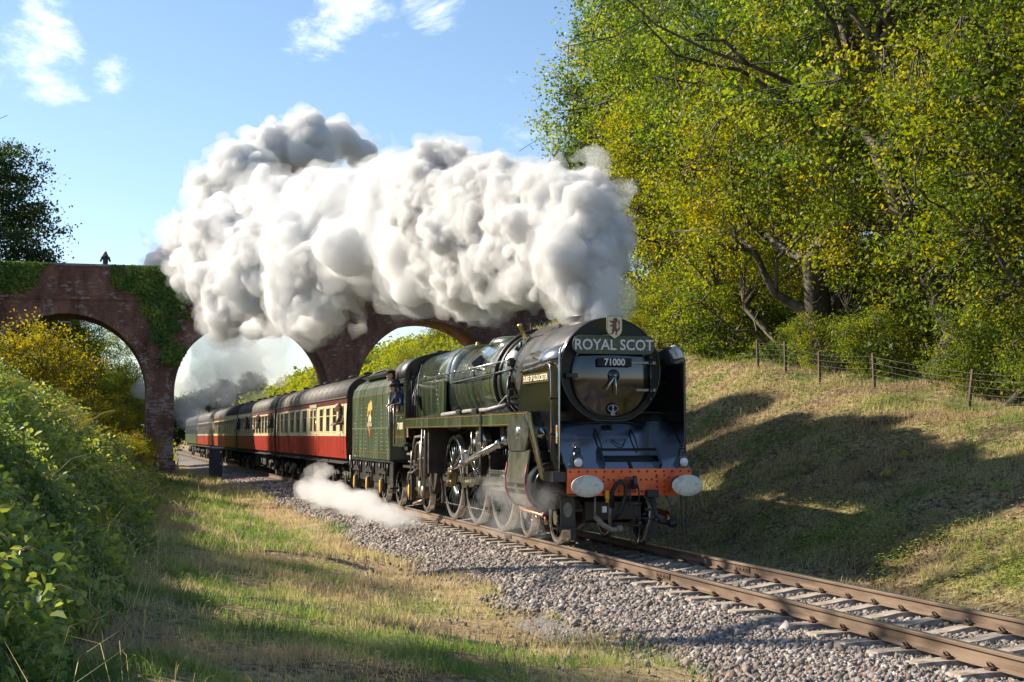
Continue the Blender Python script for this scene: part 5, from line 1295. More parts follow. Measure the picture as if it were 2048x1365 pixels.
# ---------------------------------------------------------------- leaves
def leaf_mat(name, cols, trans=.45, rough=.55, gloss=.25):
    m = bpy.data.materials.new(name); m.use_nodes = True; nt = m.node_tree; N, L = nt.nodes, nt.links
    b = N['Principled BSDF']; out = N['Material Output']
    a = N.new('ShaderNodeAttribute'); a.attribute_name = 'rnd'
    r = N.new('ShaderNodeValToRGB'); el = r.color_ramp.elements
    while len(el) < len(cols): el.new(.5)
    for i, (p, c) in enumerate(cols): el[i].position = p; el[i].color = (*c, 1)
    oi = N.new('ShaderNodeObjectInfo'); ad = N.new('ShaderNodeMath'); ad.operation = 'MULTIPLY_ADD'; ad.inputs[1].default_value = .34
    L.new(oi.outputs['Random'], ad.inputs[0]); L.new(a.outputs['Fac'], ad.inputs[2])
    sb = N.new('ShaderNodeMath'); sb.operation = 'SUBTRACT'; sb.inputs[1].default_value = .20; L.new(ad.outputs[0], sb.inputs[0])
    L.new(sb.outputs[0], r.inputs[0])
    L.new(r.outputs[0], b.inputs['Base Color']); b.inputs['Roughness'].default_value = rough; b.inputs['Specular IOR Level'].default_value = gloss
    t = N.new('ShaderNodeBsdfTranslucent')
    hs = N.new('ShaderNodeHueSaturation'); hs.inputs['Saturation'].default_value = 1.15; hs.inputs['Value'].default_value = 1.7
    L.new(r.outputs[0], hs.inputs['Color']); L.new(hs.outputs[0], t.inputs['Color'])
    mx = N.new('ShaderNodeMixShader'); mx.inputs[0].default_value = trans
    L.new(b.outputs[0], mx.inputs[1]); L.new(t.outputs[0], mx.inputs[2]); L.new(mx.outputs[0], out.inputs['Surface'])
    return m
LM_OAK = leaf_mat('leaf_oak', [(0, (.06, .10, .022)), (.3, (.13, .19, .032)), (.62, (.26, .31, .045)), (.88, (.42, .40, .065)), (1, (.44, .28, .04))], .42, .5, .3)
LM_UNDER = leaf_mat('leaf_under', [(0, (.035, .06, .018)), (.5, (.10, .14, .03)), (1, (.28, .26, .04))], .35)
LM_HAZEL = leaf_mat('leaf_hazel', [(0, (.07, .11, .02)), (.35, (.16, .20, .03)), (.7, (.28, .27, .035)), (1, (.38, .28, .035))], .5)
LM_DARK = leaf_mat('leaf_dark', [(0, (.02, .04, .014)), (.5, (.05, .085, .022)), (.85, (.13, .14, .025)), (1, (.26, .14, .03))], .35)
LM_BRAM = leaf_mat('leaf_bramble', [(0, (.08, .13, .035)), (.4, (.22, .28, .07)), (.7, (.40, .42, .09)), (.92, (.55, .50, .11)), (1, (.50, .28, .08))], .35, gloss=.45)
LM_FAR = leaf_mat('leaf_far', [(0, (.03, .05, .02)), (.6, (.07, .10, .03)), (1, (.17, .16, .05))], .4)
LM_BRACK = leaf_mat('leaf_bracken', [(0, (.09, .10, .02)), (.4, (.22, .20, .03)), (.8, (.36, .27, .04)), (1, (.30, .15, .03))], .55)
LM_IVY = leaf_mat('leaf_ivy', [(0, (.04, .10, .02)), (.45, (.11, .20, .035)), (1, (.42, .44, .06))], .2, gloss=.4)
LM_GRASS = leaf_mat('grass_blade', [(0, (.11, .18, .045)), (.35, (.22, .29, .075)), (.55, (.35, .33, .13)), (.8, (.50, .42, .24)), (1, (.38, .29, .17))], .4)
LM_LITTER = leaf_mat('leaf_litter', [(0, (.06, .04, .025)), (.5, (.22, .14, .07)), (1, (.50, .36, .20))], .1)
BARK = mat('bark', cols=[(.022, .017, .013), (.08, .064, .048), (.20, .17, .13)], scale=3, stretch=(1, 1, .25), rough=.9, bump=1.2, bscale=8)
TWIG = mat('twig', (.03, .022, .017), rough=.9)

def leaf_quads(P_, size, rs, up=.5, aspect=.62, nrm=None):
    """rhombic leaves with a fold: P (n,3)"""
    n = len(P_)
    d = rs.standard_normal((n, 3)); d /= np.linalg.norm(d, axis=1)[:, None] + 1e-9
    nn = rs.standard_normal((n, 3)) * (1 - up * .6) + np.array([0, 0, up]) if nrm is None else nrm + rs.standard_normal((n, 3)) * .45
    nn /= np.linalg.norm(nn, axis=1)[:, None] + 1e-9
    a = np.cross(d, nn); a /= np.linalg.norm(a, axis=1)[:, None] + 1e-9
    b = np.cross(nn, a)
    s = (np.asarray(size) * rs.uniform(.65, 1.25, n))[:, None]
    V = np.stack([P_ - a * s * .5, P_ + b * s * .5 * aspect + nn * s * .10, P_ + a * s * .55, P_ - b * s * .5 * aspect + nn * s * .10], 1)
    return V.reshape(-1, 3), np.arange(4 * n).reshape(n, 4)

def leaf_ovate(P_, size, rs, up=.75, aspect=.72):
    """pointed oval leaves folded along the midrib, two faces each"""
    n = len(P_); d = rs.standard_normal((n, 3)); d /= np.linalg.norm(d, axis=1)[:, None] + 1e-9
    nn = rs.standard_normal((n, 3)) * (1 - up * .6) + np.array([0, 0, up]); nn /= np.linalg.norm(nn, axis=1)[:, None] + 1e-9
    a = np.cross(d, nn); a /= np.linalg.norm(a, axis=1)[:, None] + 1e-9; b = np.cross(nn, a)
    s = (np.asarray(size) * rs.uniform(.6, 1.25, n))[:, None]; w = s * aspect * .5; lift = nn * s * rs.uniform(.05, .2, (n, 1)); droop = nn * s * rs.uniform(0, .22, (n, 1))
    V = np.stack([P_ - a * s * .5, P_ - a * s * .22 + b * w * .92 + lift, P_ + a * s * .18 + b * w * .80 + lift, P_ + a * s * .56 - droop, P_ + a * s * .18 - b * w * .80 + lift, P_ - a * s * .22 - b * w * .92 + lift], 1).reshape(-1, 3)
    F = (np.array([[0, 3, 2, 1], [0, 5, 4, 3]])[None] + 6 * np.arange(n)[:, None, None]).reshape(-1, 4)
    return V, F
def branch_curve(p0, p1, rs, sag=.12, n=5):
    p0, p1 = np.array(p0, float), np.array(p1, float); L_ = np.linalg.norm(p1 - p0); t = np.linspace(0, 1, n)[:, None]
    w = rs.standard_normal((n, 3)) * L_ * .055; w[0] = w[-1] = 0
    return p0 + (p1 - p0) * t + w + np.array([0, 0, 1.]) * (np.sin(t * math.pi) * L_ * sag)
def make_tree(name, seed, H, R, trunk_r, base_frac=.3, n_limb=11, n_clu=330, per=85, leaf=.105, mat_leaf=None, spread=.55, squash=1.0, lean=(0, 0), thin=0.):
    """returns meshes (trunk, crown)"""
    rs = np.random.RandomState(seed)
    wood = MB(); top = np.array([lean[0], lean[1], H * .72])
    tr = branch_curve((0, 0, -.6), top, rs, 0, 8)
    rad_ = [trunk_r * (1.35 if i == 0 else 1) * (1 - .8 * i / 7) for i in range(8)]
    wood.tube(tr.tolist(), rad_, 9, False)
    nodes = [(p, r) for p, r in zip(tr, rad_)]
    cz, ch = H * (base_frac + 1) / 2, H * (1 - base_frac) / 2
    limbs = []
    for i in range(n_limb):
        a = 2 * math.pi * (i * .618 + rs.uniform(0, .15)); f = rs.uniform(.25, .95); k = min(7, int(f * 7)); p0 = tr[k]
        el = rs.uniform(-.1, .75); rr = R * rs.uniform(.6, .92)
        p1 = np.array([math.cos(a) * rr * math.cos(el * .7), math.sin(a) * rr * math.cos(el * .7), min(H * .96, max(H * base_frac * .9, p0[2] + rr * math.sin(el) + rs.uniform(-.5, 1.5)))]) + top * [1, 1, 0] * f
        c = branch_curve(p0, p1, rs, .10, 7); r0 = rad_[k] * rs.uniform(.38, .6)
        wood.tube(c.tolist(), [max(.02, r0 * (1 - .85 * j / 6)) for j in range(7)], 6, False); limbs.append(c)
        for j in (2, 3, 4, 5):
            q1 = c[j] + rs.standard_normal(3) * [R * .28, R * .28, R * .2] + [0, 0, R * .1]
            c2 = branch_curve(c[j], q1, rs, .08, 5); wood.tube(c2.tolist(), [max(.012, r0 * .4 * (1 - .8 * q / 4)) for q in range(5)], 5, False); limbs.append(c2)
    skel = np.concatenate(limbs + [tr[3:]])
    # cluster centres in a lumpy crown
    cl = []
    lump = rs.standard_normal((9, 3)); lump /= np.linalg.norm(lump, axis=1)[:, None]
    while len(cl) < n_clu:
        d = rs.standard_normal(3); d /= np.linalg.norm(d)
        q = max(0, (lump @ d).max()) ** 3
        rr = (.62 + .42 * q) * rs.uniform(.25, 1) ** .42
        p = np.array([d[0] * R * rr + lean[0] * .8, d[1] * R * rr + lean[1] * .8, cz + d[2] * ch * rr * squash])
        if thin and math.sin(p[0] * 1.7 + seed) * math.sin(p[1] * 1.9 + 1) * math.sin(p[2] * 1.6 + 2) > .35 - thin: continue
        cl.append(p)
    cl = np.array(cl)
    D = np.linalg.norm(cl[:, None] - skel[None], axis=2); nb = skel[D.argmin(1)]
    for c_, b_ in zip(cl, nb):
        wood.tube(branch_curve(b_, c_, rs, .05, 4).tolist(), [.028, .02, .013, .006], 4, False)
    Pn = (cl[:, None] + rs.standard_normal((len(cl), per, 3)) * np.array([spread, spread, spread * .55]) * rs.uniform(.6, 1.15, (len(cl), 1, 1))).reshape(-1, 3)
    V, F = leaf_quads(Pn, leaf, rs)
    rnd = np.clip(np.repeat(rs.uniform(0, .85, len(cl)), per) + rs.uniform(-.15, .15, len(Pn)), 0, 1)
    crown = raw_mesh('crown', V, F, mat_leaf or LM_OAK, {'rnd': rnd})
    return wood.mesh('trunk', BARK, fix=False), crown
def place_tree(kind, name, x, y, rz, sc, label, group=None, cat='tree', z=None, dz=-.1):
    z = float(ground_z(x, y)) if z is None else z
    o = empty(name, (x, y, z + dz), rz); tag(o, label, cat, group)
    tm, cm = PROTO[kind]
    link('trunk' if cat == 'tree' else 'stem', tm, o, scale=sc); link('crown' if cat == 'tree' else 'foliage', cm, o, scale=sc)
    return o
PROTO = {
    'oak': make_tree('oak', 21, 19, 6.6, .42, .22, 13, 760, 82, .15, LM_OAK, .50, thin=.05),
    'oak2': make_tree('oak2', 33, 18, 6.0, .36, .16, 12, 720, 82, .14, LM_OAK, .44, lean=(-1.4, -.6), thin=.05),
    'hazel': make_tree('hazel', 44, 11, 4.2, .17, .05, 10, 520, 80, .12, LM_HAZEL, .42, thin=.04),
    'limb': make_tree('limb', 99, 19, 6.8, .50, .24, 15, 380, 75, .15, LM_OAK, .44, thin=.25),
    'gold': make_tree('gold', 56, 3.2, 2.0, .05, -.1, 9, 150, 80, .10, LM_BRACK, .34),
    'bush': make_tree('bush', 55, 3.6, 2.2, .05, -.1, 9, 150, 80, .095, LM_HAZEL, .34),
    'dark': make_tree('dark', 66, 14, 5.4, .34, .14, 12, 420, 95, .20, LM_DARK, .55, thin=.12),
    'tall': make_tree('tall', 88, 25.5, 4.6, .26, .70, 9, 170, 70, .15, LM_OAK, .6, thin=.3),  # added out of view, crown shaped high to shade the far bank
    'far': make_tree('far', 77, 9, 4.6, .22, .02, 8, 220, 70, .30, LM_FAR, .7),
}
G1 = 'broadleaved trees behind the fence on the right bank'
WOOD = [('limb', 20.0, 32.4, 0.3, .95, 'oak with a thick pale trunk right behind the wire fence, rightmost big trunk'),
        ('limb', 19.8, 36.5, 1.9, .95, 'oak with a forked trunk base behind the middle fence posts'),
        ('oak', 25.8, 42.0, 2.7, 1.05, 'tall oak second row, with dark limbs reaching left over the bank'),
        ('oak2', 22.6, 47.5, .4, 1.0, 'yellow green oak leaning toward the train above the locomotive'),
        ('oak', 23.5, 56.5, 4.4, 1.08, 'oak whose crown makes the left edge of the wood against the sky'),
        ('dark', 26.4, 70.0, 1.0, 1.12, 'dark leaved tree peeping out left of the wood, above the smoke'),
        ('oak2', 30.5, 55.0, 3.3, 1.2, 'tall oak deep in the wood behind the front row'),
        ('oak', 27.8, 33.5, 5.1, 1.08, 'big oak in the second row on the right side'),
        ('oak2', 25.0, 26.0, 2.4, 1.05, 'oak with dense crown at the right edge of the view'),
        ('limb', 31.0, 41.0, 1.2, 1.2, 'tall oak third row, thin crown with sky showing through'),
        ('oak2', 34.5, 31.0, .2, 1.15, 'oak at the back right of the wood'),
        ('hazel', 21.6, 34.4, .9, .95, 'hazel with yellow green leaves hanging over the fence between the two oaks'),
        ('hazel', 19.8, 41.2, 2.2, 1.0, 'hazel arching over the far end of the wire fence'),
        ('hazel', 21.0, 51.0, 3.9, 1.1, 'pale yellow hazel behind the smoke column'),
        ('hazel', 19.9, 27.6, 5.2, .95, 'hazel in full leaf behind the nearest fence posts'),
        ('hazel', 21.5, 23.4, 4.0, 1.0, 'hazel with large bright leaves at the right border of the photo'),
        ('oak', 38.0, 60.0, .2, 1.3, 'tall oak furthest back in the wood'), ('oak2', 40, 44, 1.1, 1.3, 'broad oak behind the whole wood on the right')]
for k, x, y, rz, sc, lb in WOOD: place_tree(k, {'limb': 'oak_tree', 'oak': 'oak_tree', 'oak2': 'oak_tree', 'hazel': 'hazel_tree', 'dark': 'dark_tree'}[k], x, y, rz, sc, lb, G1)
G2 = 'hazel bushes along the fence'
for i, (x, y, rz, sc, lb) in enumerate([(19.6, 44.2, 0, 1.0, 'low bush at the top of the bank beyond the last fence post'), (19.3, 37.0, 1, .55, 'small bush between the fourth and fifth posts of the fence'), (19.5, 34.2, 2, .6, 'bush with yellow leaves left of the thick oak trunk'),
        (19.4, 29.2, 3, .6, 'bush in shade between thick trunk and leaning post'), (19.6, 26.2, 4, .75, 'bush behind the leaning post at the right'), (19.0, 23.6, 5, .7, 'bush at the right border behind the wires'), (20.5, 47.5, 1, 1.1, 'bush standing above the right smoke deflector'), (21.8, 52.5, 4, 1.2, 'bush at the left end of the wood, above the headboard'),
        (18.8, 48.0, 2.2, .8, 'brown leaved low bush on the bank crest')]):
    place_tree('bush', 'hazel_bush', x, y, rz, sc, lb, G2, 'bush')
# beyond the viaduct
place_tree('dark', 'dark_tree', -9.2, 97, .8, 1.12, 'large dark tree towering behind the left end of the viaduct', None)
place_tree('dark', 'dark_tree', -5.0, 100, 2.9, .60, 'smaller golden tinged tree just left of the photographer on the viaduct', None)
place_tree('dark', 'dark_tree', -15, 104, 4.2, 1.15, 'dark tree at the left edge behind the viaduct', None)
G3 = 'bushy trees seen through the left arch'
for x, y, sc, rz, lb in [(-6.5, 93, .62, 0, 'yellow green bushy tree at the left inside the left arch'), (-2.8, 97, .68, 2, 'tall bushy tree in the middle of the left arch'), (.6, 101, .60, 4, 'bushy tree at the right inside the left arch, by the pier'), (-4.6, 106, .82, 1, 'taller tree filling the top of the left arch'), (-1.0, 112, .8, 5, 'shaded tree deepest behind the left arch')]:
    place_tree('hazel', 'bushy_tree', x, y, rz, sc, lb, G3)
G4 = 'far trees closing the cutting behind the train'
for i, (x, y, sc, rz, lb) in enumerate([(8.2, 208, .82, 0, 'far hazy tree left of the last coach'), (12.0, 212, .86, 1, 'dark round far tree directly above the last coach'), (15.6, 214, .74, 2, 'pale far tree right of the round one'), (4.6, 206, .95, 3, 'far tree beside the pier at the left'), (20, 218, .55, 4, 'lowest far tree at the right over the coach roofs'), (0, 208, 1.1, 5, 'far tree hidden mostly by the left pier')]):
    place_tree('far', 'far_tree', x, y, rz, sc, lb, G4)
G5 = 'bushes on the bank beyond the right arch'
k = 0
for x, y, sc, lb in [(15.0, 92, .62, 'small bush low on the bank through the right arch'), (17.2, 94, .62, 'second bush up the bank through the right arch'), (19.4, 96, .66, 'third bush up the bank through the right arch, yellow green'), (21.6, 97, .7, 'russet tinged bush under the right arch crown'), (24, 98, .8, 'highest bush on the bank behind the right arch'), (13.8, 112, .7, 'bush behind the coaches between the piers'), (16.4, 116, .8, 'bush right of the centre pier, further off'), (19.8, 118, .8, 'far bush on the crest through the right arch')]:
    k += 1; place_tree('bush', 'bank_bush', x, y, k, sc, lb, G5, 'bush', dz=-.3)
# tall hedge trees on the near bank, left of the camera: they throw the shade over the foreground
G6 = 'trees on the near bank left of the view'
for x, y, k, sc, lb in [(-8.8, 19.5, 'hazel', .66, 'hazel nearest the camera on the near bank'), (-9.5, 30.5, 'hazel', .56, 'second hazel on the near bank from the camera'), (-9.0, 33.5, 'tall', 1.0, 'unseen tall tree with a high crown, added on the near bank to shade the far bank'), (-9.5, 26.5, 'tall', .98, 'second unseen tall tree added for shade on the near bank, nearer the camera')]:
    place_tree(k, 'bank_tree', x, y, x, sc, lb, G6)
for x, y, sc, lb in [(-11.5, 69, 1.2, 'hazel on the near bank short of the viaduct, outside the view'), (-11.5, 77, 1.2, 'hazel against the viaduct end on the near bank, outside the view')]:
    place_tree('hazel', 'bank_tree', x, y, y, sc, lb, G6)
G7 = 'golden bushes on the near bank'
for x, y, rz, sc, lb in [(1.0, 66, 0, .55, 'golden leaved bush nearest the left pier of the viaduct'), (-.4, 60, 1, .66, 'golden bush on the near bank, second from the pier'), (-2.2, 62, 2, .95, 'golden bush on the near bank below the left arch'), (-2.6, 50, 3, .95, 'yellow bush higher on the near bank at the left border'), (-.9, 49, 4, .55, 'small yellow bush on the near bank in front of the arch'), (.5, 52, 5, .45, 'smallest golden bush low on the near bank')]:
    place_tree('gold', 'golden_bush', x, y, rz, sc, lb, G7, 'bush', dz=-.25)

# ---------------------------------------------------------------- ivy on the viaduct
def ivy():
    rs = np.random.RandomState(9)
    n = 60000; X = rs.uniform(-16, 6.2, n); Z = rs.uniform(5.0, 11.36, n)
    f = fbm(X * 1.0, Z * 1.0, 1.3, 4)
    top = 11.4 - Z
    # left mat hangs from the coping, right mat runs down beside the middle arch
    a = 1.75 - np.clip(X + 4.2, 0, 9) * 1.3 + 1.4 * (fbm(X, Z * 0, 1.9, 3) - .4) - top
    cx = np.interp(Z, [5.2, 7, 9.5, 11.4], [3.2, 2.9, 2.6, 2.3]); wd = np.interp(Z, [5.2, 6.5, 8.2, 9.5, 11.4], [.1, .7, 1.3, 1.8, 2.2])
    b = wd - np.abs(X - cx)
    mask = np.maximum(a * 1.2, b) + (f - .5) * 3.6
    keep = (mask > rs.uniform(0, .7, n)) & ~np.array([any(abs(x - c) < BR_ and z < SPZ + math.sqrt(max(0, BR_ ** 2 - (x - c) ** 2)) for c in ARCHES) for x, z in zip(X, Z)])
    X, Z = X[keep], Z[keep]; P_ = np.stack([X, BY0 - rs.uniform(.05, .26, len(X)) * np.clip(mask[keep], .3, 1.2), Z], -1)
    P_[:, 1] = np.minimum(P_[:, 1], BY0 - .1)
    V, F = leaf_quads(P_, .15, rs, nrm=np.tile([0, -1., .35], (len(P_), 1)), aspect=.9)
    o = link('ivy', raw_mesh('ivy', V, F, LM_IVY, {'rnd': np.clip(fbm(X, Z, .8, 2) * .7 + rs.uniform(-.1, .35, len(X)), 0, 1)})); tag(o, kind='stuff')
ivy()

# ---------------------------------------------------------------- wire fence
fence = empty('wire_fence', (18.0, 23, 0)); tag(fence, 'wire mesh stock fence on weathered posts along the top of the right bank', 'fence')
M_POST = mat('post_wood', cols=[(.07, .05, .035), (.17, .12, .08)], scale=5, stretch=(1, 1, .3), rough=.9, bump=.4)
M_WIRE = mat('fence_wire', (.16, .16, .155), rough=.4, metal=.7)
fy = [20.2, 22.6, 25.1, 27.74, 31.7, 34.55, 36.54, 38.3]; tops = []
for i, y in enumerate(fy):
    z = float(ground_z(18.0, y)) - .05; ln = .16 if i == 3 else random.uniform(-.03, .03); h = .92
    b = MB(); b.obox((0, y - 23, z - .2), (ln * .4, y - 23 - ln, z + h), .062, .062, (0, 1, 0)); b.build('post', M_POST, fence)
    tops.append((ln * .4, y - 23 - ln, z, h))
for w in range(6):
    b = MB(); pts = []
    for i, (x, y, z, h) in enumerate(tops):
        f = (w + .6) / 6.2
        pts.append((x * f - .05, y, z + h * f))
        if i < len(tops) - 1: pts.append(((x + tops[i + 1][0]) / 2 * f - .05 + random.uniform(-.02, .02), (y + tops[i + 1][1]) / 2, (z + tops[i + 1][2]) / 2 + h * f - .03))
    b.tube(pts, .004, 4, False); b.build('wire', M_WIRE, fence)
b = MB()
for y in np.arange(20.4, 38.2, .6):
    z = float(np.interp(y - 23, [t[1] for t in tops], [t[2] for t in tops])); b.tube([(-.05, y - 23, z + .08), (-.05, y - 23, z + .88)], .0035, 4, False)
o = b.build('wire_uprights', M_WIRE, fence); o['kind'] = 'stuff'

# ---------------------------------------------------------------- grass, litter, undergrowth
def blades(name, X, Y, h, w, rnd, seed, m=None):
    rs = np.random.RandomState(seed); n = len(X); Z = ground_z(X, Y) - .01
    a = rs.uniform(0, 2 * math.pi, n); dx, dy = np.cos(a), np.sin(a)
    la = rs.uniform(0, 2 * math.pi, n); ll = rs.uniform(.15, .95, n) * h
    B = np.stack([X, Y, Z], -1); wv = np.stack([dx, dy, dx * 0], -1) * (w / 2)[:, None]
    M = B + np.stack([np.cos(la) * ll * .35, np.sin(la) * ll * .35, h * .62], -1)
    T = B + np.stack([np.cos(la) * ll, np.sin(la) * ll, h * rs.uniform(.6, 1.0, n)], -1)
    V = np.stack([B - wv, B + wv, M + wv * .8, M - wv * .8, T + wv * .15, T - wv * .15], 1).reshape(-1, 3)
    F = (np.array([[0, 1, 2, 3], [3, 2, 4, 5]])[None] + 6 * np.arange(n)[:, None, None]).reshape(-1, 4)
    o = link(name, raw_mesh(name, V, F, m or LM_GRASS, {'rnd': np.repeat(rnd, 2)})); tag(o, kind='stuff'); return o
def scatter(x0, x1, y0, y1, n, rs, fn=None):
    X = rs.uniform(x0, x1, n); Y = rs.uniform(y0, y1, n)
    if fn is not None: k = fn(X, Y, rs); X, Y = X[k], Y[k]
    return X, Y
def grass():
    rs = np.random.RandomState(31)
    PX = []; PY = []; PH = []; PW = []; PR = []
    def lay(x0, x1, y0, y1, dens, h, w, dry, cond=None):
        n = int((x1 - x0) * (y1 - y0) * dens); X, Y = scatter(x0, x1, y0, y1, n, rs, cond)
        g = fbm(X, Y, 1.5, 3); tuft = fbm(X + 40, Y, .45, 2)
        k = rs.random(len(X)) < np.clip((tuft - .28) * 3.2, .12, 1) * np.where((X > 3.6) & (X < 6), .45, 1); X, Y, g, tuft = X[k], Y[k], g[k], tuft[k]
        PX.append(X); PY.append(Y); PH.append(h * rs.lognormal(0, .35, len(X)) * (.55 + tuft)); PW.append(np.full(len(X), w) * rs.uniform(.6, 1.2, len(X)))
        PR.append(np.clip((g - .5) * 2.6 + dry + np.where(X < 6, .38 * sstep(3.2, 4.6, X), 0) + rs.uniform(-.22, .22, len(X)), 0, 1))
    vis = lambda lim: (lambda X, Y, r: (X > -.085 * Y - .3) & (X < 5.35 + (fbm(X * 0, Y, 1.7, 3) - .5) * .9))
    lay(-1.2, 5.8, 7.5, 14, 1500, .085, .006, .40, vis(0)); lay(-1.6, 5.8, 14, 24, 800, .10, .008, .42, vis(0)); lay(-3, 5.8, 24, 45, 330, .13, .013, .48, vis(0)); lay(-4, 5.8, 45, 84, 110, .18, .024, .35, vis(0))
    rb = lambda X, Y, r: (X < .74 * Y + 1.5) & (X > 10.5) & (r.random(len(X)) < np.interp(X, [10.5, 11.2, 25], [.25, 1, 1]))
    lay(10.5, 18.5, 12, 28, 620, .085, .009, .66, rb); lay(10.5, 21, 28, 48, 260, .11, .014, .70, rb); lay(10.8, 18.5, 12, 30, 60, .20, .010, .35, lambda X, Y, r: rb(X, Y, r) & (fbm(X + 3, Y, 1.1, 2) > .56)); lay(11, 27, 48, 82, 45, .2, .03, .5, rb)
    lay(12, 28, 88, 130, 30, .5, .07, .25, None); lay(-14, 4, 88, 120, 30, .5, .07, .3, None)
    X, Y, h, w, r_ = map(np.concatenate, (PX, PY, PH, PW, PR))
    print('blades', len(X)); blades('grass', X, Y, h, w, r_, 1)
    # long bleached stalks over the near bank
    X, Y = scatter(-1.4, 1.6, 6.5, 24, 650, rs, lambda X, Y, r: (X > -.075 * Y - .2) & (X < toe_left(Y) + .6))
    blades('dry_grass_stalks', X, Y, rs.uniform(.35, .95, len(X)), np.full(len(X), .005), rs.uniform(.6, .85, len(X)), 2)
    X, Y = scatter(0, 5, 9, 22, 1300, rs); blades('dead_stems', X, Y, rs.uniform(.1, .35, len(X)), np.full(len(X), .005), rs.uniform(.85, 1, len(X)), 4)
grass()
def litter():
    rs = np.random.RandomState(41); out = []
    for x0, x1, y0, y1, n, s in ((10.6, 18, 13, 30, 26000, .055), (11, 20, 30, 50, 14000, .075), (-.5, 5.4, 8, 30, 6000, .045)):
        X, Y = scatter(x0, x1, y0, y1, n, rs); out.append(np.stack([X, Y, ground_z(X, Y) + rs.uniform(.0, .03, len(X)), np.full(len(X), s)], -1))
    P_ = np.concatenate(out); V, F = leaf_quads(P_[:, :3], P_[:, 3], rs, up=1.2)
    o = link('leaf_litter', raw_mesh('leaf_litter', V, F, LM_LITTER, {'rnd': rs.random(len(P_))})); tag(o, kind='stuff')
    # low green herbs at the foot of the far bank and among the near grass
    out = []
    for cx, cy, sx, sy, n in ((11.9, 19.5, .55, 2.6, 7000), (12.3, 15.5, .6, 1.6, 4500), (12.4, 24.5, .5, 1.8, 1500), (14.5, 21, 1.2, 3, 700), (2.2, 15, 1.3, 3, 700), (3.0, 26, 1.1, 6, 1000)):
        X = rs.normal(cx, sx, n); Y = rs.normal(cy, sy, n); k = ((X > 10.95) | (X < 5)) & (Y > 8.6); X, Y = X[k], Y[k]
        k = fbm(X + 9, Y + 5, .5, 2) > .42; X, Y = X[k], Y[k]
        out.append(np.stack([X, Y, ground_z(X, Y) + rs.uniform(.02, .20, len(X)), np.where(X < 6, .034, .05)], -1))
    P_ = np.concatenate(out); V, F = leaf_quads(P_[:, :3], P_[:, 3], rs, up=1.3, aspect=.8)
    o = link('ground_herbs', raw_mesh('ground_herbs', V, F, LM_BRAM, {'rnd': rs.uniform(.4, .95, len(P_))})); tag(o, kind='stuff')
litter()
def undergrowth():
    rs = np.random.RandomState(51); out = []
    # a bramble blanket 0.3 to 1 m deep over the near bank, in arching mounds
    for y0, y1, n, s in ((6.8, 10, 9000, .050), (10, 18, 13000, .075), (18, 34, 17000, .085), (34, 60, 13000, .10), (60, 83, 9000, .14)):
        Y = rs.uniform(y0, y1, n); tl = toe_left(Y) + .12 + (fbm(Y * 0, Y, 1.9, 3) - .5) * .9
        lo = -.085 * Y - .6; X = lo + (tl - lo) * rs.random(n) ** .85
        m = fbm(X, Y, 1.4, 3); d = np.clip((tl - X) / 1.2, 0, 1)
        hgt = (.05 + 1.9 * np.clip(m - .28, 0, 1) + .5 * np.clip(fbm(X + 7, Y, .5, 2) - .45, 0, 1)) * (.2 + .8 * d)
        Z = ground_z(X, Y) + hgt * rs.random(n) ** .45 
        out.append(np.stack([X, Y, Z, np.full(n, s) * rs.lognormal(0, .25, n)], -1))
    n = 420; Y = rs.uniform(8, 14, n); tl = toe_left(Y); X = rs.uniform(0, 1, n) * (tl + .1 - (-.085 * Y - .3)) - .085 * Y - .3
    out.append(np.stack([X, Y, ground_z(X, Y) + rs.uniform(.15, .75, n), np.full(n, .082)], -1))
    P_ = np.concatenate(out)
    # three leaflets per stalk
    Q = np.repeat(P_, 2, axis=0); Q[:, :3] += rs.standard_normal((len(Q), 3)) * Q[:, 3:4] * .55
    V, F = leaf_ovate(Q[:, :3], Q[:, 3], rs)
    rnd = np.clip(fbm(Q[:, 0] * 2, Q[:, 1] * 2, 1.2, 2) * .9 - .05 + rs.uniform(-.22, .28, len(Q)), 0, 1)
    o = link('bramble_undergrowth', raw_mesh('bramble_undergrowth', V, F, LM_BRAM, {'rnd': np.repeat(rnd, 2)})); tag(o, kind='stuff')
    # arching bramble stems
    b = MB()
    for i in range(120):
        y = rs.uniform(6, 40); t = float(toe_left(y)); x = rs.uniform(-.08 * y - .3, t + .3); z = float(ground_z(x, y)); a = rs.uniform(0, 6.28); L_ = rs.uniform(.4, 1.2)
        b.tube([(x + math.cos(a) * L_ * u, y + math.sin(a) * L_ * u, z + L_ * 1.1 * u * (1.15 - u) * 1.6) for u in np.linspace(0, 1, 6)], (.0028 + .00012 * y), 4, False)
    o = b.build('bramble_stems', mat('stem', cols=[(.14, .10, .06), (.34, .26, .15)], scale=8, rough=.8)); tag(o, kind='stuff')
undergrowth()
def frond_arrays(rs, L_):
    """one bracken frond: pinnae in pairs along an arching stalk"""
    V = []; n = 22
    a = rs.uniform(0, 6.28); dirn = np.array([math.cos(a), math.sin(a), 0]); side = np.array([-dirn[1], dirn[0], 0])
    for i in range(n):
        t = .22 + .78 * i / (n - 1); c = dirn * L_ * t * .75 + np.array([0, 0, L_ * (t * 1.0 - .55 * t * t)])
        w = L_ * .36 * (1 - t) ** .8 * (1 if t > .3 else .8) + .015
        for s in (-1, 1):
            tip = c + side * s * w + dirn * w * .35 - np.array([0, 0, w * .3]); h = L_ * .017
            mid = (c + tip) / 2
            V.append([c - dirn * h * .6, mid + dirn * h - [0, 0, .01], tip, mid - dirn * h])
    return np.array(V)
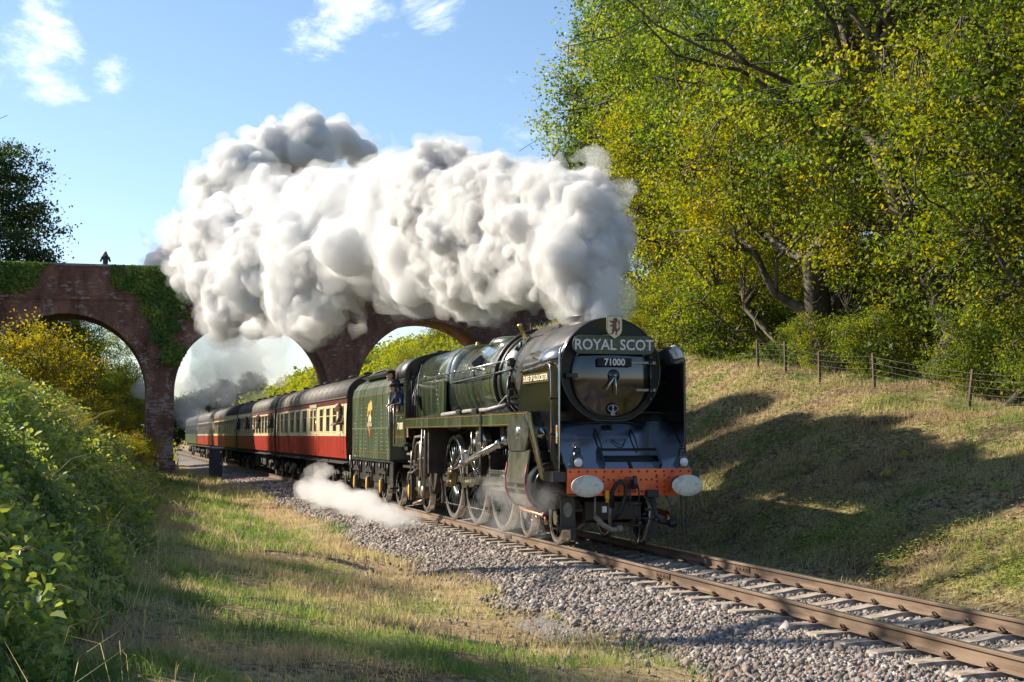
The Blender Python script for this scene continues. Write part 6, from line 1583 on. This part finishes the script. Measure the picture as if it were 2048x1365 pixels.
def bracken(name, spots, seed, m=LM_BRACK):
    rs = np.random.RandomState(seed); out = []; rn = []
    for (x, y, L_, k) in spots:
        z = float(ground_z(x, y)); base = rs.uniform(.15, .7)
        for _ in range(k):
            q = frond_arrays(rs, L_ * rs.uniform(.7, 1.15)) + np.array([x, y, z]) + rs.standard_normal(3) * [.2, .2, .03]; out.append(q); rn.append(np.full(len(q), base + rs.uniform(-.2, .3)))
    V = np.concatenate(out).reshape(-1, 3); F = np.arange(len(V)).reshape(-1, 4)
    o = link(name, raw_mesh(name, V, F, m, {'rnd': np.clip(np.concatenate(rn), 0, 1)})); tag(o, kind='stuff')
rs_ = np.random.RandomState(61); sp = []
for i in range(150):
    y = rs_.uniform(26, 76); t = float(toe_left(y)); u = rs_.uniform(0, 1)
    lo = -.078 * y - .8; x = lo + (t - .9 - lo) * u
    if float(fbm(x, y, 4, 2)) > .42: sp.append((x, y, rs_.uniform(.8, 1.4), 8))
for i in range(26): y = rs_.uniform(16, 30); sp.append((rs_.uniform(-.078 * y - .5, -.2), y, rs_.uniform(.45, .7), 5))
bracken('bracken', sp, 62)
def small_fern(x, y, L_, lb, seed):
    rs = np.random.RandomState(seed); V = np.concatenate([frond_arrays(rs, L_) for _ in range(3)]).reshape(-1, 3)
    o = link('fern', raw_mesh('fern', V, np.arange(len(V)).reshape(-1, 4), LM_BRAM, {'rnd': np.full(len(V) // 4, .62)}), None, (x, y, float(ground_z(x, y)))); tag(o, lb, 'fern', 'small ferns on the shaded bank')
small_fern(14.1, 24.6, .42, 'small upright fern in the middle of the shaded bank, right of the right buffer', 1)
small_fern(14.0, 20.6, .42, 'small bright fern on the shaded bank toward the right edge', 3)
small_fern(14.9, 25.0, .34, 'tiny fern leaning left, highest on the shaded bank', 5)

def leaf_mass(name, regions, m, seed, kind='stuff'):
    """dense scrub nobody could count: leaves heaped over the ground in mounds"""
    rs = np.random.RandomState(seed); out = []
    for (x0, x1, y0, y1, n, s, hgt, lim) in regions:
        X = rs.uniform(x0, x1, n); Y = rs.uniform(y0, y1, n)
        if lim: k = lim(X, Y); X, Y = X[k], Y[k]
        h = hgt * np.clip(1.9 * fbm(X + seed, Y, 3.0, 3) - .35, .08, 1.2)
        u = rs.random(len(X)) ** .5
        out.append(np.stack([X, Y, ground_z(X, Y) + h * u, np.full(len(X), s) * rs.lognormal(0, .25, len(X))], -1))
    P_ = np.concatenate(out); V, F = leaf_quads(P_[:, :3], P_[:, 3], rs, up=.6)
    rnd = np.clip(fbm(P_[:, 0], P_[:, 1] + P_[:, 2], 1.6, 3) * 1.1 - .1 + rs.uniform(-.2, .2, len(P_)), 0, 1)
    o = link(name, raw_mesh(name, V, F, m, {'rnd': rnd})); tag(o, kind=kind)
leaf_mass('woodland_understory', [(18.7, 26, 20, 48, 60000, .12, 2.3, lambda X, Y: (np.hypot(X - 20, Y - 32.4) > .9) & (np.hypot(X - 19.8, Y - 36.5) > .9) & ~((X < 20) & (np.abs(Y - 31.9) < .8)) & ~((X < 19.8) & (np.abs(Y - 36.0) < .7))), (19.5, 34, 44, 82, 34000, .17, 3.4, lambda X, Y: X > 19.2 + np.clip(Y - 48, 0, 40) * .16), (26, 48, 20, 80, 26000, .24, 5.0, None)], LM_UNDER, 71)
leaf_mass('bank_scrub', [(13.5, 34, 88, 135, 30000, .22, 1.7, lambda X, Y: X > 13.8 + (Y - 88) * .0), (12.5, 34, 135, 215, 16000, .40, 2.4, None), (-14, 3.0, 88, 125, 16000, .24, 2.0, None), (-10, 5.5, 125, 215, 9000, .4, 2.5, None)], LM_HAZEL, 73)
# ---------------------------------------------------------------- exhaust smoke: a real body of vapour
def bspline_up(lat, n, s, off, axis):
    # cubic b-spline upsampling of lattice values along one axis
    x = (np.arange(n) / s + off)
    i = np.floor(x).astype(int); t = (x - i).astype(np.float32)
    w = [(1 - t) ** 3 / 6, (3 * t ** 3 - 6 * t ** 2 + 4) / 6, (-3 * t ** 3 + 3 * t ** 2 + 3 * t + 1) / 6, t ** 3 / 6]
    m = lat.shape[axis]
    sh = [1, 1, 1]; sh[axis] = n
    r = 0
    for k in range(4):
        r = r + np.take(lat, np.clip(i + k, 0, m - 1), axis=axis) * w[k].astype(np.float32).reshape(sh)
    return r
def noise3(shape, s, rs):
    dims = [int(math.ceil(n / s)) + 5 for n in shape]
    lat = rs.standard_normal(dims).astype(np.float32) * 1.9
    for ax in range(3):
        lat = bspline_up(lat, shape[ax], s, rs.random(), ax)
    return lat
def field_mesh(name, blobs, lo, hi, vox, seed, octaves, k=0.35, halo=None):
    rs = np.random.RandomState(seed)
    shape = [int(round((hi[i] - lo[i]) / vox)) for i in range(3)]
    ax = [lo[i] + vox * np.arange(shape[i], dtype=np.float32) for i in range(3)]
    X = ax[0][:, None, None]; Y = ax[1][None, :, None]; Z = ax[2][None, None, :]
    D = np.full(shape, 9.0, np.float32)
    RR = np.zeros(shape, np.float32)
    for (bx, by, bz, r) in blobs:
        a = [max(0, int((b - r * 2.2 - l) / vox)) for b, l in zip((bx, by, bz), lo)]
        b_ = [min(n, int((b + r * 2.2 - l) / vox) + 1) for b, l, n in zip((bx, by, bz), lo, shape)]
        if any(q <= p for p, q in zip(a, b_)): continue
        sl = tuple(slice(p, q) for p, q in zip(a, b_))
        d = np.sqrt((X[sl[0]] - bx) ** 2 + (Y[:, sl[1]] - by) ** 2 + (Z[:, :, sl[2]] - bz) ** 2) - r
        cur = D[sl]
        h = np.clip(0.5 + 0.5 * (cur - d) / (k * r), 0, 1)
        D[sl] = cur * (1 - h) + d * h - k * r * h * (1 - h)
        RR[sl] = np.maximum(RR[sl], r * np.clip(1.6 - d / r, 0, 1))
    amp0 = np.clip(RR, 0.25, 3.0)
    for (s, amp, mode) in octaves:
        n = noise3(shape, s / vox, rs)
        if mode == 'b': n = np.abs(n) * 1.35 - 0.55
        D -= n * (amp * amp0)
    D[0] = D[-1] = 1; D[:, 0] = D[:, -1] = 1; D[:, :, 0] = D[:, :, -1] = 1
    import openvdb
    g = openvdb.FloatGrid(9.0)
    g.copyFromArray(D)
    o = grid_object(name, g, 0.0, vox, lo)
    if halo is None: return o
    # a ragged, much thinner skin of vapour round the dense body
    n = np.abs(noise3(shape, halo[0] / vox, rs)) + .5 * np.abs(noise3(shape, halo[0] * .45 / vox, rs))
    D -= (n - .75) * halo[1] + halo[1] * .5
    D[0] = D[-1] = 1; D[:, 0] = D[:, -1] = 1; D[:, :, 0] = D[:, :, -1] = 1
    g = openvdb.FloatGrid(9.0); g.copyFromArray(D)
    return o, grid_object(name + '_fringe', g, 0.0, vox, lo)
def grid_object(name, g, iso, vox, lo):
    pts, tri, quad = g.convertToPolygons(isovalue=iso)
    pts = pts.astype(np.float32) * vox + np.array(lo, np.float32)
    me = bpy.data.meshes.new(name)
    me.vertices.add(len(pts)); me.vertices.foreach_set('co', pts.ravel())
    quad = np.ascontiguousarray(np.asarray(quad))
    me.loops.add(quad.size); me.loops.foreach_set('vertex_index', quad.ravel().astype(np.int32))
    me.polygons.add(len(quad)); me.polygons.foreach_set('loop_start', (np.arange(len(quad)) * 4).astype(np.int32))
    me.polygons.foreach_set('use_smooth', np.ones(len(quad), bool))
    me.update(); me.validate()
    o = bpy.data.objects.new(name, me); C.objects.link(o)
    return o
SMOKE_BLOBS = [(8.24,24.3,4.01,0.24),(8.25,24.5,4.21,0.33),(8.23,24.7,4.53,0.44),(8.08,25.2,4.62,0.3),(8.29,25.1,4.97,0.66),(8.41,25.6,5.6,0.78),(8.65,26.0,6.25,0.62),(8.35,27.0,6.61,0.53),(8.88,25.8,6.36,0.38),(8.2,27.0,5.73,0.82),(8.2,26.5,5.08,0.37),(8.2,29.0,6.51,0.83),(8.03,30.0,7.16,0.46),(7.98,29.0,5.71,0.8),(7.95,31.0,6.36,1.06),(8.03,30.0,5.14,0.42),(7.97,32.0,7.59,0.49),(7.53,34.0,8.13,0.61),(7.84,34.0,7.25,1.11),(7.98,33.0,5.86,0.75),(7.86,37.0,6.88,1.02),(7.65,38.0,8.65,0.64),(7.66,41.0,8.72,0.91),(7.52,41.0,7.72,1.32),(7.43,48.0,9.57,0.83),(7.28,48.0,7.94,1.73),(6.78,48.0,6.54,0.86),(6.77,52.0,10.56,0.65),(6.13,56.0,10.45,1.37),(6.15,56.0,8.49,2.1),(6.2,50.0,6.09,0.59),(5.8,58.0,6.77,0.8),(5.2,66.0,11.61,1.47),(4.78,66.0,9.82,1.81),(5.3,64.0,7.96,1.42),(5.38,74.0,8.74,1.06),(7.97,78.0,17.33,1.34),(9.86,78.0,17.71,1.3),(12.08,80.0,18.51,0.96),(6.22,76.0,15.53,1.4),(4.94,76.0,14.41,1.14),(13.22,80.0,17.71,0.59),(9.33,78.0,16.58,1.03),(4.98,90.0,14.2,1.81),(4.14,91.0,13.37,1.47),(2.98,92.0,12.67,1.01),(5.55,89.0,12.25,1.45),(8.22,24.44,4.07,0.12),(8.28,24.81,4.31,0.16),(8.21,24.84,4.32,0.22),(8.12,24.83,4.48,0.27),(8.4,25.21,4.48,0.25),(8.29,24.62,4.95,0.25),(8.1,25.35,4.65,0.28),(8.43,25.47,4.7,0.32),(8.29,25.66,4.55,0.26),(7.95,25.6,4.7,0.19),(8.31,25.2,5.56,0.5),(8.03,25.52,4.88,0.39),(8.42,25.75,5.96,0.32),(8.28,25.88,6.21,0.46),(8.67,25.56,5.88,0.28),(8.34,25.97,5.1,0.34),(8.38,27.55,5.58,0.38),(8.36,26.52,6.45,0.28),(8.45,26.58,6.03,0.33),(8.63,27.18,6.54,0.51),(8.59,26.36,6.58,0.25),(8.16,27.15,6.3,0.34),(8.17,27.63,6.75,0.44),(8.1,28.59,6.89,0.46),(8.22,26.6,5.1,0.31),(8.16,28.23,6.08,0.45),(8.12,27.54,5.53,0.42),(8.01,28.38,6.0,0.53),(8.12,27.67,5.37,0.42),(8.34,26.98,4.97,0.27),(7.87,28.49,6.03,0.63),(7.97,29.88,6.39,0.79),(8.0,30.41,6.75,0.43),(8.13,30.83,7.42,0.29),(7.91,29.74,5.97,0.74),(8.24,29.64,5.21,0.32),(7.88,33.58,6.16,0.67),(7.72,29.78,5.38,0.61),(7.78,32.26,6.83,0.75),(7.72,31.63,5.93,0.67),(7.88,32.04,5.38,0.56),(8.04,31.69,5.04,0.33),(8.0,28.91,4.95,0.2),(7.81,33.47,7.86,0.34),(7.45,36.17,8.31,0.49),(7.67,36.13,8.3,0.47),(7.49,38.18,7.94,0.39),(8.16,34.16,5.46,0.33),(7.84,34.04,5.99,0.62),(7.78,37.18,6.43,0.6),(7.82,36.56,6.0,0.42),(7.86,36.93,6.12,0.48),(7.69,39.58,6.19,0.4),(7.56,41.02,8.04,0.51),(7.44,45.26,9.32,0.47),(7.35,43.6,8.18,0.66),(7.62,40.87,6.91,0.73),(7.65,43.36,7.69,0.85),(6.88,47.46,6.2,0.56),(7.14,49.68,10.25,0.4),(6.9,50.95,10.19,0.77),(6.87,47.39,6.92,0.77),(6.57,52.02,9.35,0.72),(6.57,48.96,5.99,0.44),(6.34,56.73,7.59,0.52),(5.89,60.46,8.03,0.77),(5.24,66.83,11.61,0.89),(5.09,65.35,8.96,1.0),(4.82,71.46,9.03,0.68),(6.68,75.37,15.62,0.84),(8.31,77.54,17.11,0.68),(9.13,76.71,17.25,0.5),(8.04,29.35,7.29,0.27),(13.65,80.48,17.47,0.3),(4.8,54.93,10.63,0.55),(9.13,34.97,7.24,0.62),(7.35,37.72,8.03,0.27),(6.62,52.71,11.3,0.2),(5.6,64.42,10.33,0.83),(7.06,30.91,6.27,0.37),(7.08,52.85,10.15,0.47),(7.95,27.5,6.98,0.2),(7.99,25.36,5.87,0.28),(7.82,24.87,4.93,0.25),(7.79,38.01,7.52,0.58),(8.09,24.55,4.88,0.23),(8.76,25.46,5.41,0.28),(8.95,26.52,6.82,0.22),(6.87,41.08,8.66,0.35),(4.77,73.89,8.67,0.5),(8.14,29.72,5.09,0.29),(8.42,24.46,4.0,0.11),(7.81,30.27,5.48,0.4),(7.96,26.43,6.27,0.28),(8.33,34.45,8.32,0.29),(7.48,49.25,6.87,0.81),(7.51,36.82,5.93,0.38),(5.68,64.27,9.62,0.61),(7.92,24.71,4.47,0.17),(8.5,78.99,16.58,0.56),(8.19,34.02,6.49,0.49),(5.37,54.83,11.36,0.35),(4.12,75.62,13.58,0.39),(6.57,41.69,7.16,0.58),(7.83,27.0,5.02,0.2),(8.55,49.0,7.8,0.9),(8.23,24.92,6.15,0.27),(6.11,72.88,8.35,0.44),(4.18,74.67,15.06,0.39),(8.35,25.93,5.89,0.35),(7.82,28.29,5.04,0.32),(6.4,57.47,6.53,0.37),(4.68,57.98,8.83,0.82),(6.41,56.44,11.79,0.37),(7.74,26.49,6.81,0.24),(8.26,31.66,7.39,0.28),(5.93,66.71,9.03,0.87),(6.96,40.2,8.79,0.28),(3.94,64.46,11.17,0.51),(7.8,32.64,6.13,0.43),(8.75,24.91,5.22,0.33),(7.87,24.89,5.2,0.36),(13.78,80.5,18.06,0.33),(3.35,67.49,9.57,0.72),(8.52,29.98,7.55,0.18),(6.07,39.43,7.06,0.77),(8.39,24.66,4.04,0.12),(7.31,51.39,10.46,0.3),(6.27,48.96,7.5,0.85),(8.64,35.02,6.74,0.47),(4.58,63.32,7.04,0.63),(7.48,52.91,10.98,0.33),(7.44,26.2,5.71,0.28),(7.64,47.73,7.0,0.66),(7.77,25.16,4.72,0.15),(10.07,77.29,18.51,0.4),(6.64,47.03,6.97,0.34),(8.76,25.09,4.52,0.25),(5.9,47.13,5.69,0.39),(10.48,76.81,16.59,0.63),(7.49,26.18,5.83,0.33),(8.52,31.27,7.35,0.33),(5.72,49.31,6.1,0.39),(9.92,78.4,17.03,0.41),(5.87,48.86,6.21,0.48),(8.52,32.73,5.87,0.52),(3.73,64.44,8.83,0.64),(7.74,26.0,5.6,0.38),(8.38,27.17,7.09,0.14),(8.51,24.4,4.11,0.1),(6.73,48.14,9.63,0.36),(8.63,49.6,8.49,0.62),(7.71,27.16,4.86,0.13),(8.85,78.35,17.15,0.35),(9.01,27.06,5.52,0.33)]
def volmat(name, dens, col, aniso=0.0):
    m = bpy.data.materials.new(name); m.use_nodes = True; nt = m.node_tree; nt.nodes.clear()
    o = nt.nodes.new('ShaderNodeOutputMaterial'); v = nt.nodes.new('ShaderNodeVolumePrincipled')
    v.inputs['Color'].default_value = (*col, 1); v.inputs['Density'].default_value = dens; v.inputs['Anisotropy'].default_value = aniso
    nt.links.new(v.outputs[0], o.inputs['Volume'])
    return m
OCT1 = [(1.3, .24, 'b'), (.66, .20, 'b'), (.34, .15, 'b'), (.18, .11, 'b'), (.10, .075, 'b')]
OCT2 = [(3.2, .22, 'b'), (1.6, .18, 'b'), (.85, .15, 'b'), (.44, .11, 'b'), (.24, .075, 'b')]
plume = empty('smoke_plume', (TX, LY + .75, 4.0)); tag(plume, 'thick white and grey exhaust plume streaming back from the chimney over the viaduct', 'smoke', kind='stuff')
for nm, lo, hi, vox, sd, oc, dens, col in (('plume_near', (4, 20, 3.6), (13, 34, 11), .045, 3, OCT1, 8, (.90, .895, .888)), ('plume_far', (-5, 34, 3.0), (18, 100, 24), .095, 4, OCT2, 4.2, (.970, .968, .965))):
    pair = field_mesh(nm, SMOKE_BLOBS, lo, hi, vox, sd, oc, halo=((.30, .26) if 'near' in nm else (.7, .55)))
    for o, dd in zip(pair, (dens, dens * (.15 if 'near' in nm else .12))):
        o.data.materials.append(volmat(o.name, dd, col)); o.parent = plume; o.matrix_parent_inverse = Matrix.Translation((-TX, -LY - .75, -4.0)); o['kind'] = 'stuff'
def vapour(name, blobs, vox, seed, dens, label, cat, col=(.985, .985, .985), sc=1.0):
    a = np.array(blobs); lo = (a[:, :3] - a[:, 3:] * 1.9).min(0); hi = (a[:, :3] + a[:, 3:] * 1.9).max(0)
    o = field_mesh(name, blobs, lo, hi, vox, seed, [(s * sc, q, 'b') for s, q in ((.9, .35), (.42, .26), (.2, .14), (.1, .07))], k=.5)
    o.data.materials.append(volmat(name + '_vapour', dens, col)); tag(o, label, cat, kind='stuff')
    return o
rs_ = np.random.RandomState(8)
# exhaust injector steam drifting low beside the tender and leading coach
bl = []
for i in range(90):
    f = rs_.random(); y = 31.2 + f * 13.5; bl.append((6.25 + rs_.uniform(-.35, .3) - .1 * f, y, .02 + .38 * f * rs_.random(), rs_.uniform(.10, .2) + .12 * f))
for i in range(34): bl.append((6.4 + rs_.normal(0, .22), 46.0 + rs_.normal(0, 1.1), min(.75, abs(rs_.normal(.12, .34))), rs_.uniform(.12, .28)))
vapour('ground_steam', bl, .06, 11, .95, 'low white steam blowing along the ballast beside tender and coach', 'steam', sc=.6)
bl = [(6.95 + rs_.uniform(-.15, .1), y, z, r) for y, z, r in ((22.9, .95, .22), (23.5, .75, .28), (24.3, .65, .30), (25.1, .85, .28), (25.9, .95, .30), (26.8, .75, .28), (24.9, .35, .25), (26.0, .30, .24), (27.4, .40, .24), (23.6, .32, .2), (22.4, .85, .16))]
vapour('cylinder_steam', bl, .035, 12, .26, 'thin steam curling round the cylinder and driving wheels', 'steam', sc=.6)
bl = [(7.6, 90, 5.5, 1.6), (6.6, 92, 7.0, 1.7), (8.8, 91, 7.4, 1.6), (5.6, 93, 5.0, 1.5), (7.4, 90, 8.6, 1.5), (4.6, 92, 4.0, 1.2), (9.9, 92, 6.2, 1.2), (5.2, 96, 2.6, 1.1), (4.3, 97, 5.6, 1.2), (2.2, 95, 5.0, .9)]
vapour('drifting_smoke', bl, .16, 13, .33, 'thin pale smoke hanging in the middle arch of the viaduct', 'smoke', sc=2.2)
bl = [(8.35, 24.2, 4.2, .30), (8.5, 24.1, 4.5, .30), (8.3, 23.9, 4.08, .22)]
vapour('chimney_wisp', bl, .035, 14, 1.6, 'thin wisps rising at the chimney in front of the thick plume', 'smoke', sc=.6)
print('SCRIPT', time.time() - T_START, 'tris', sum(len(m.polygons) for m in bpy.data.meshes))
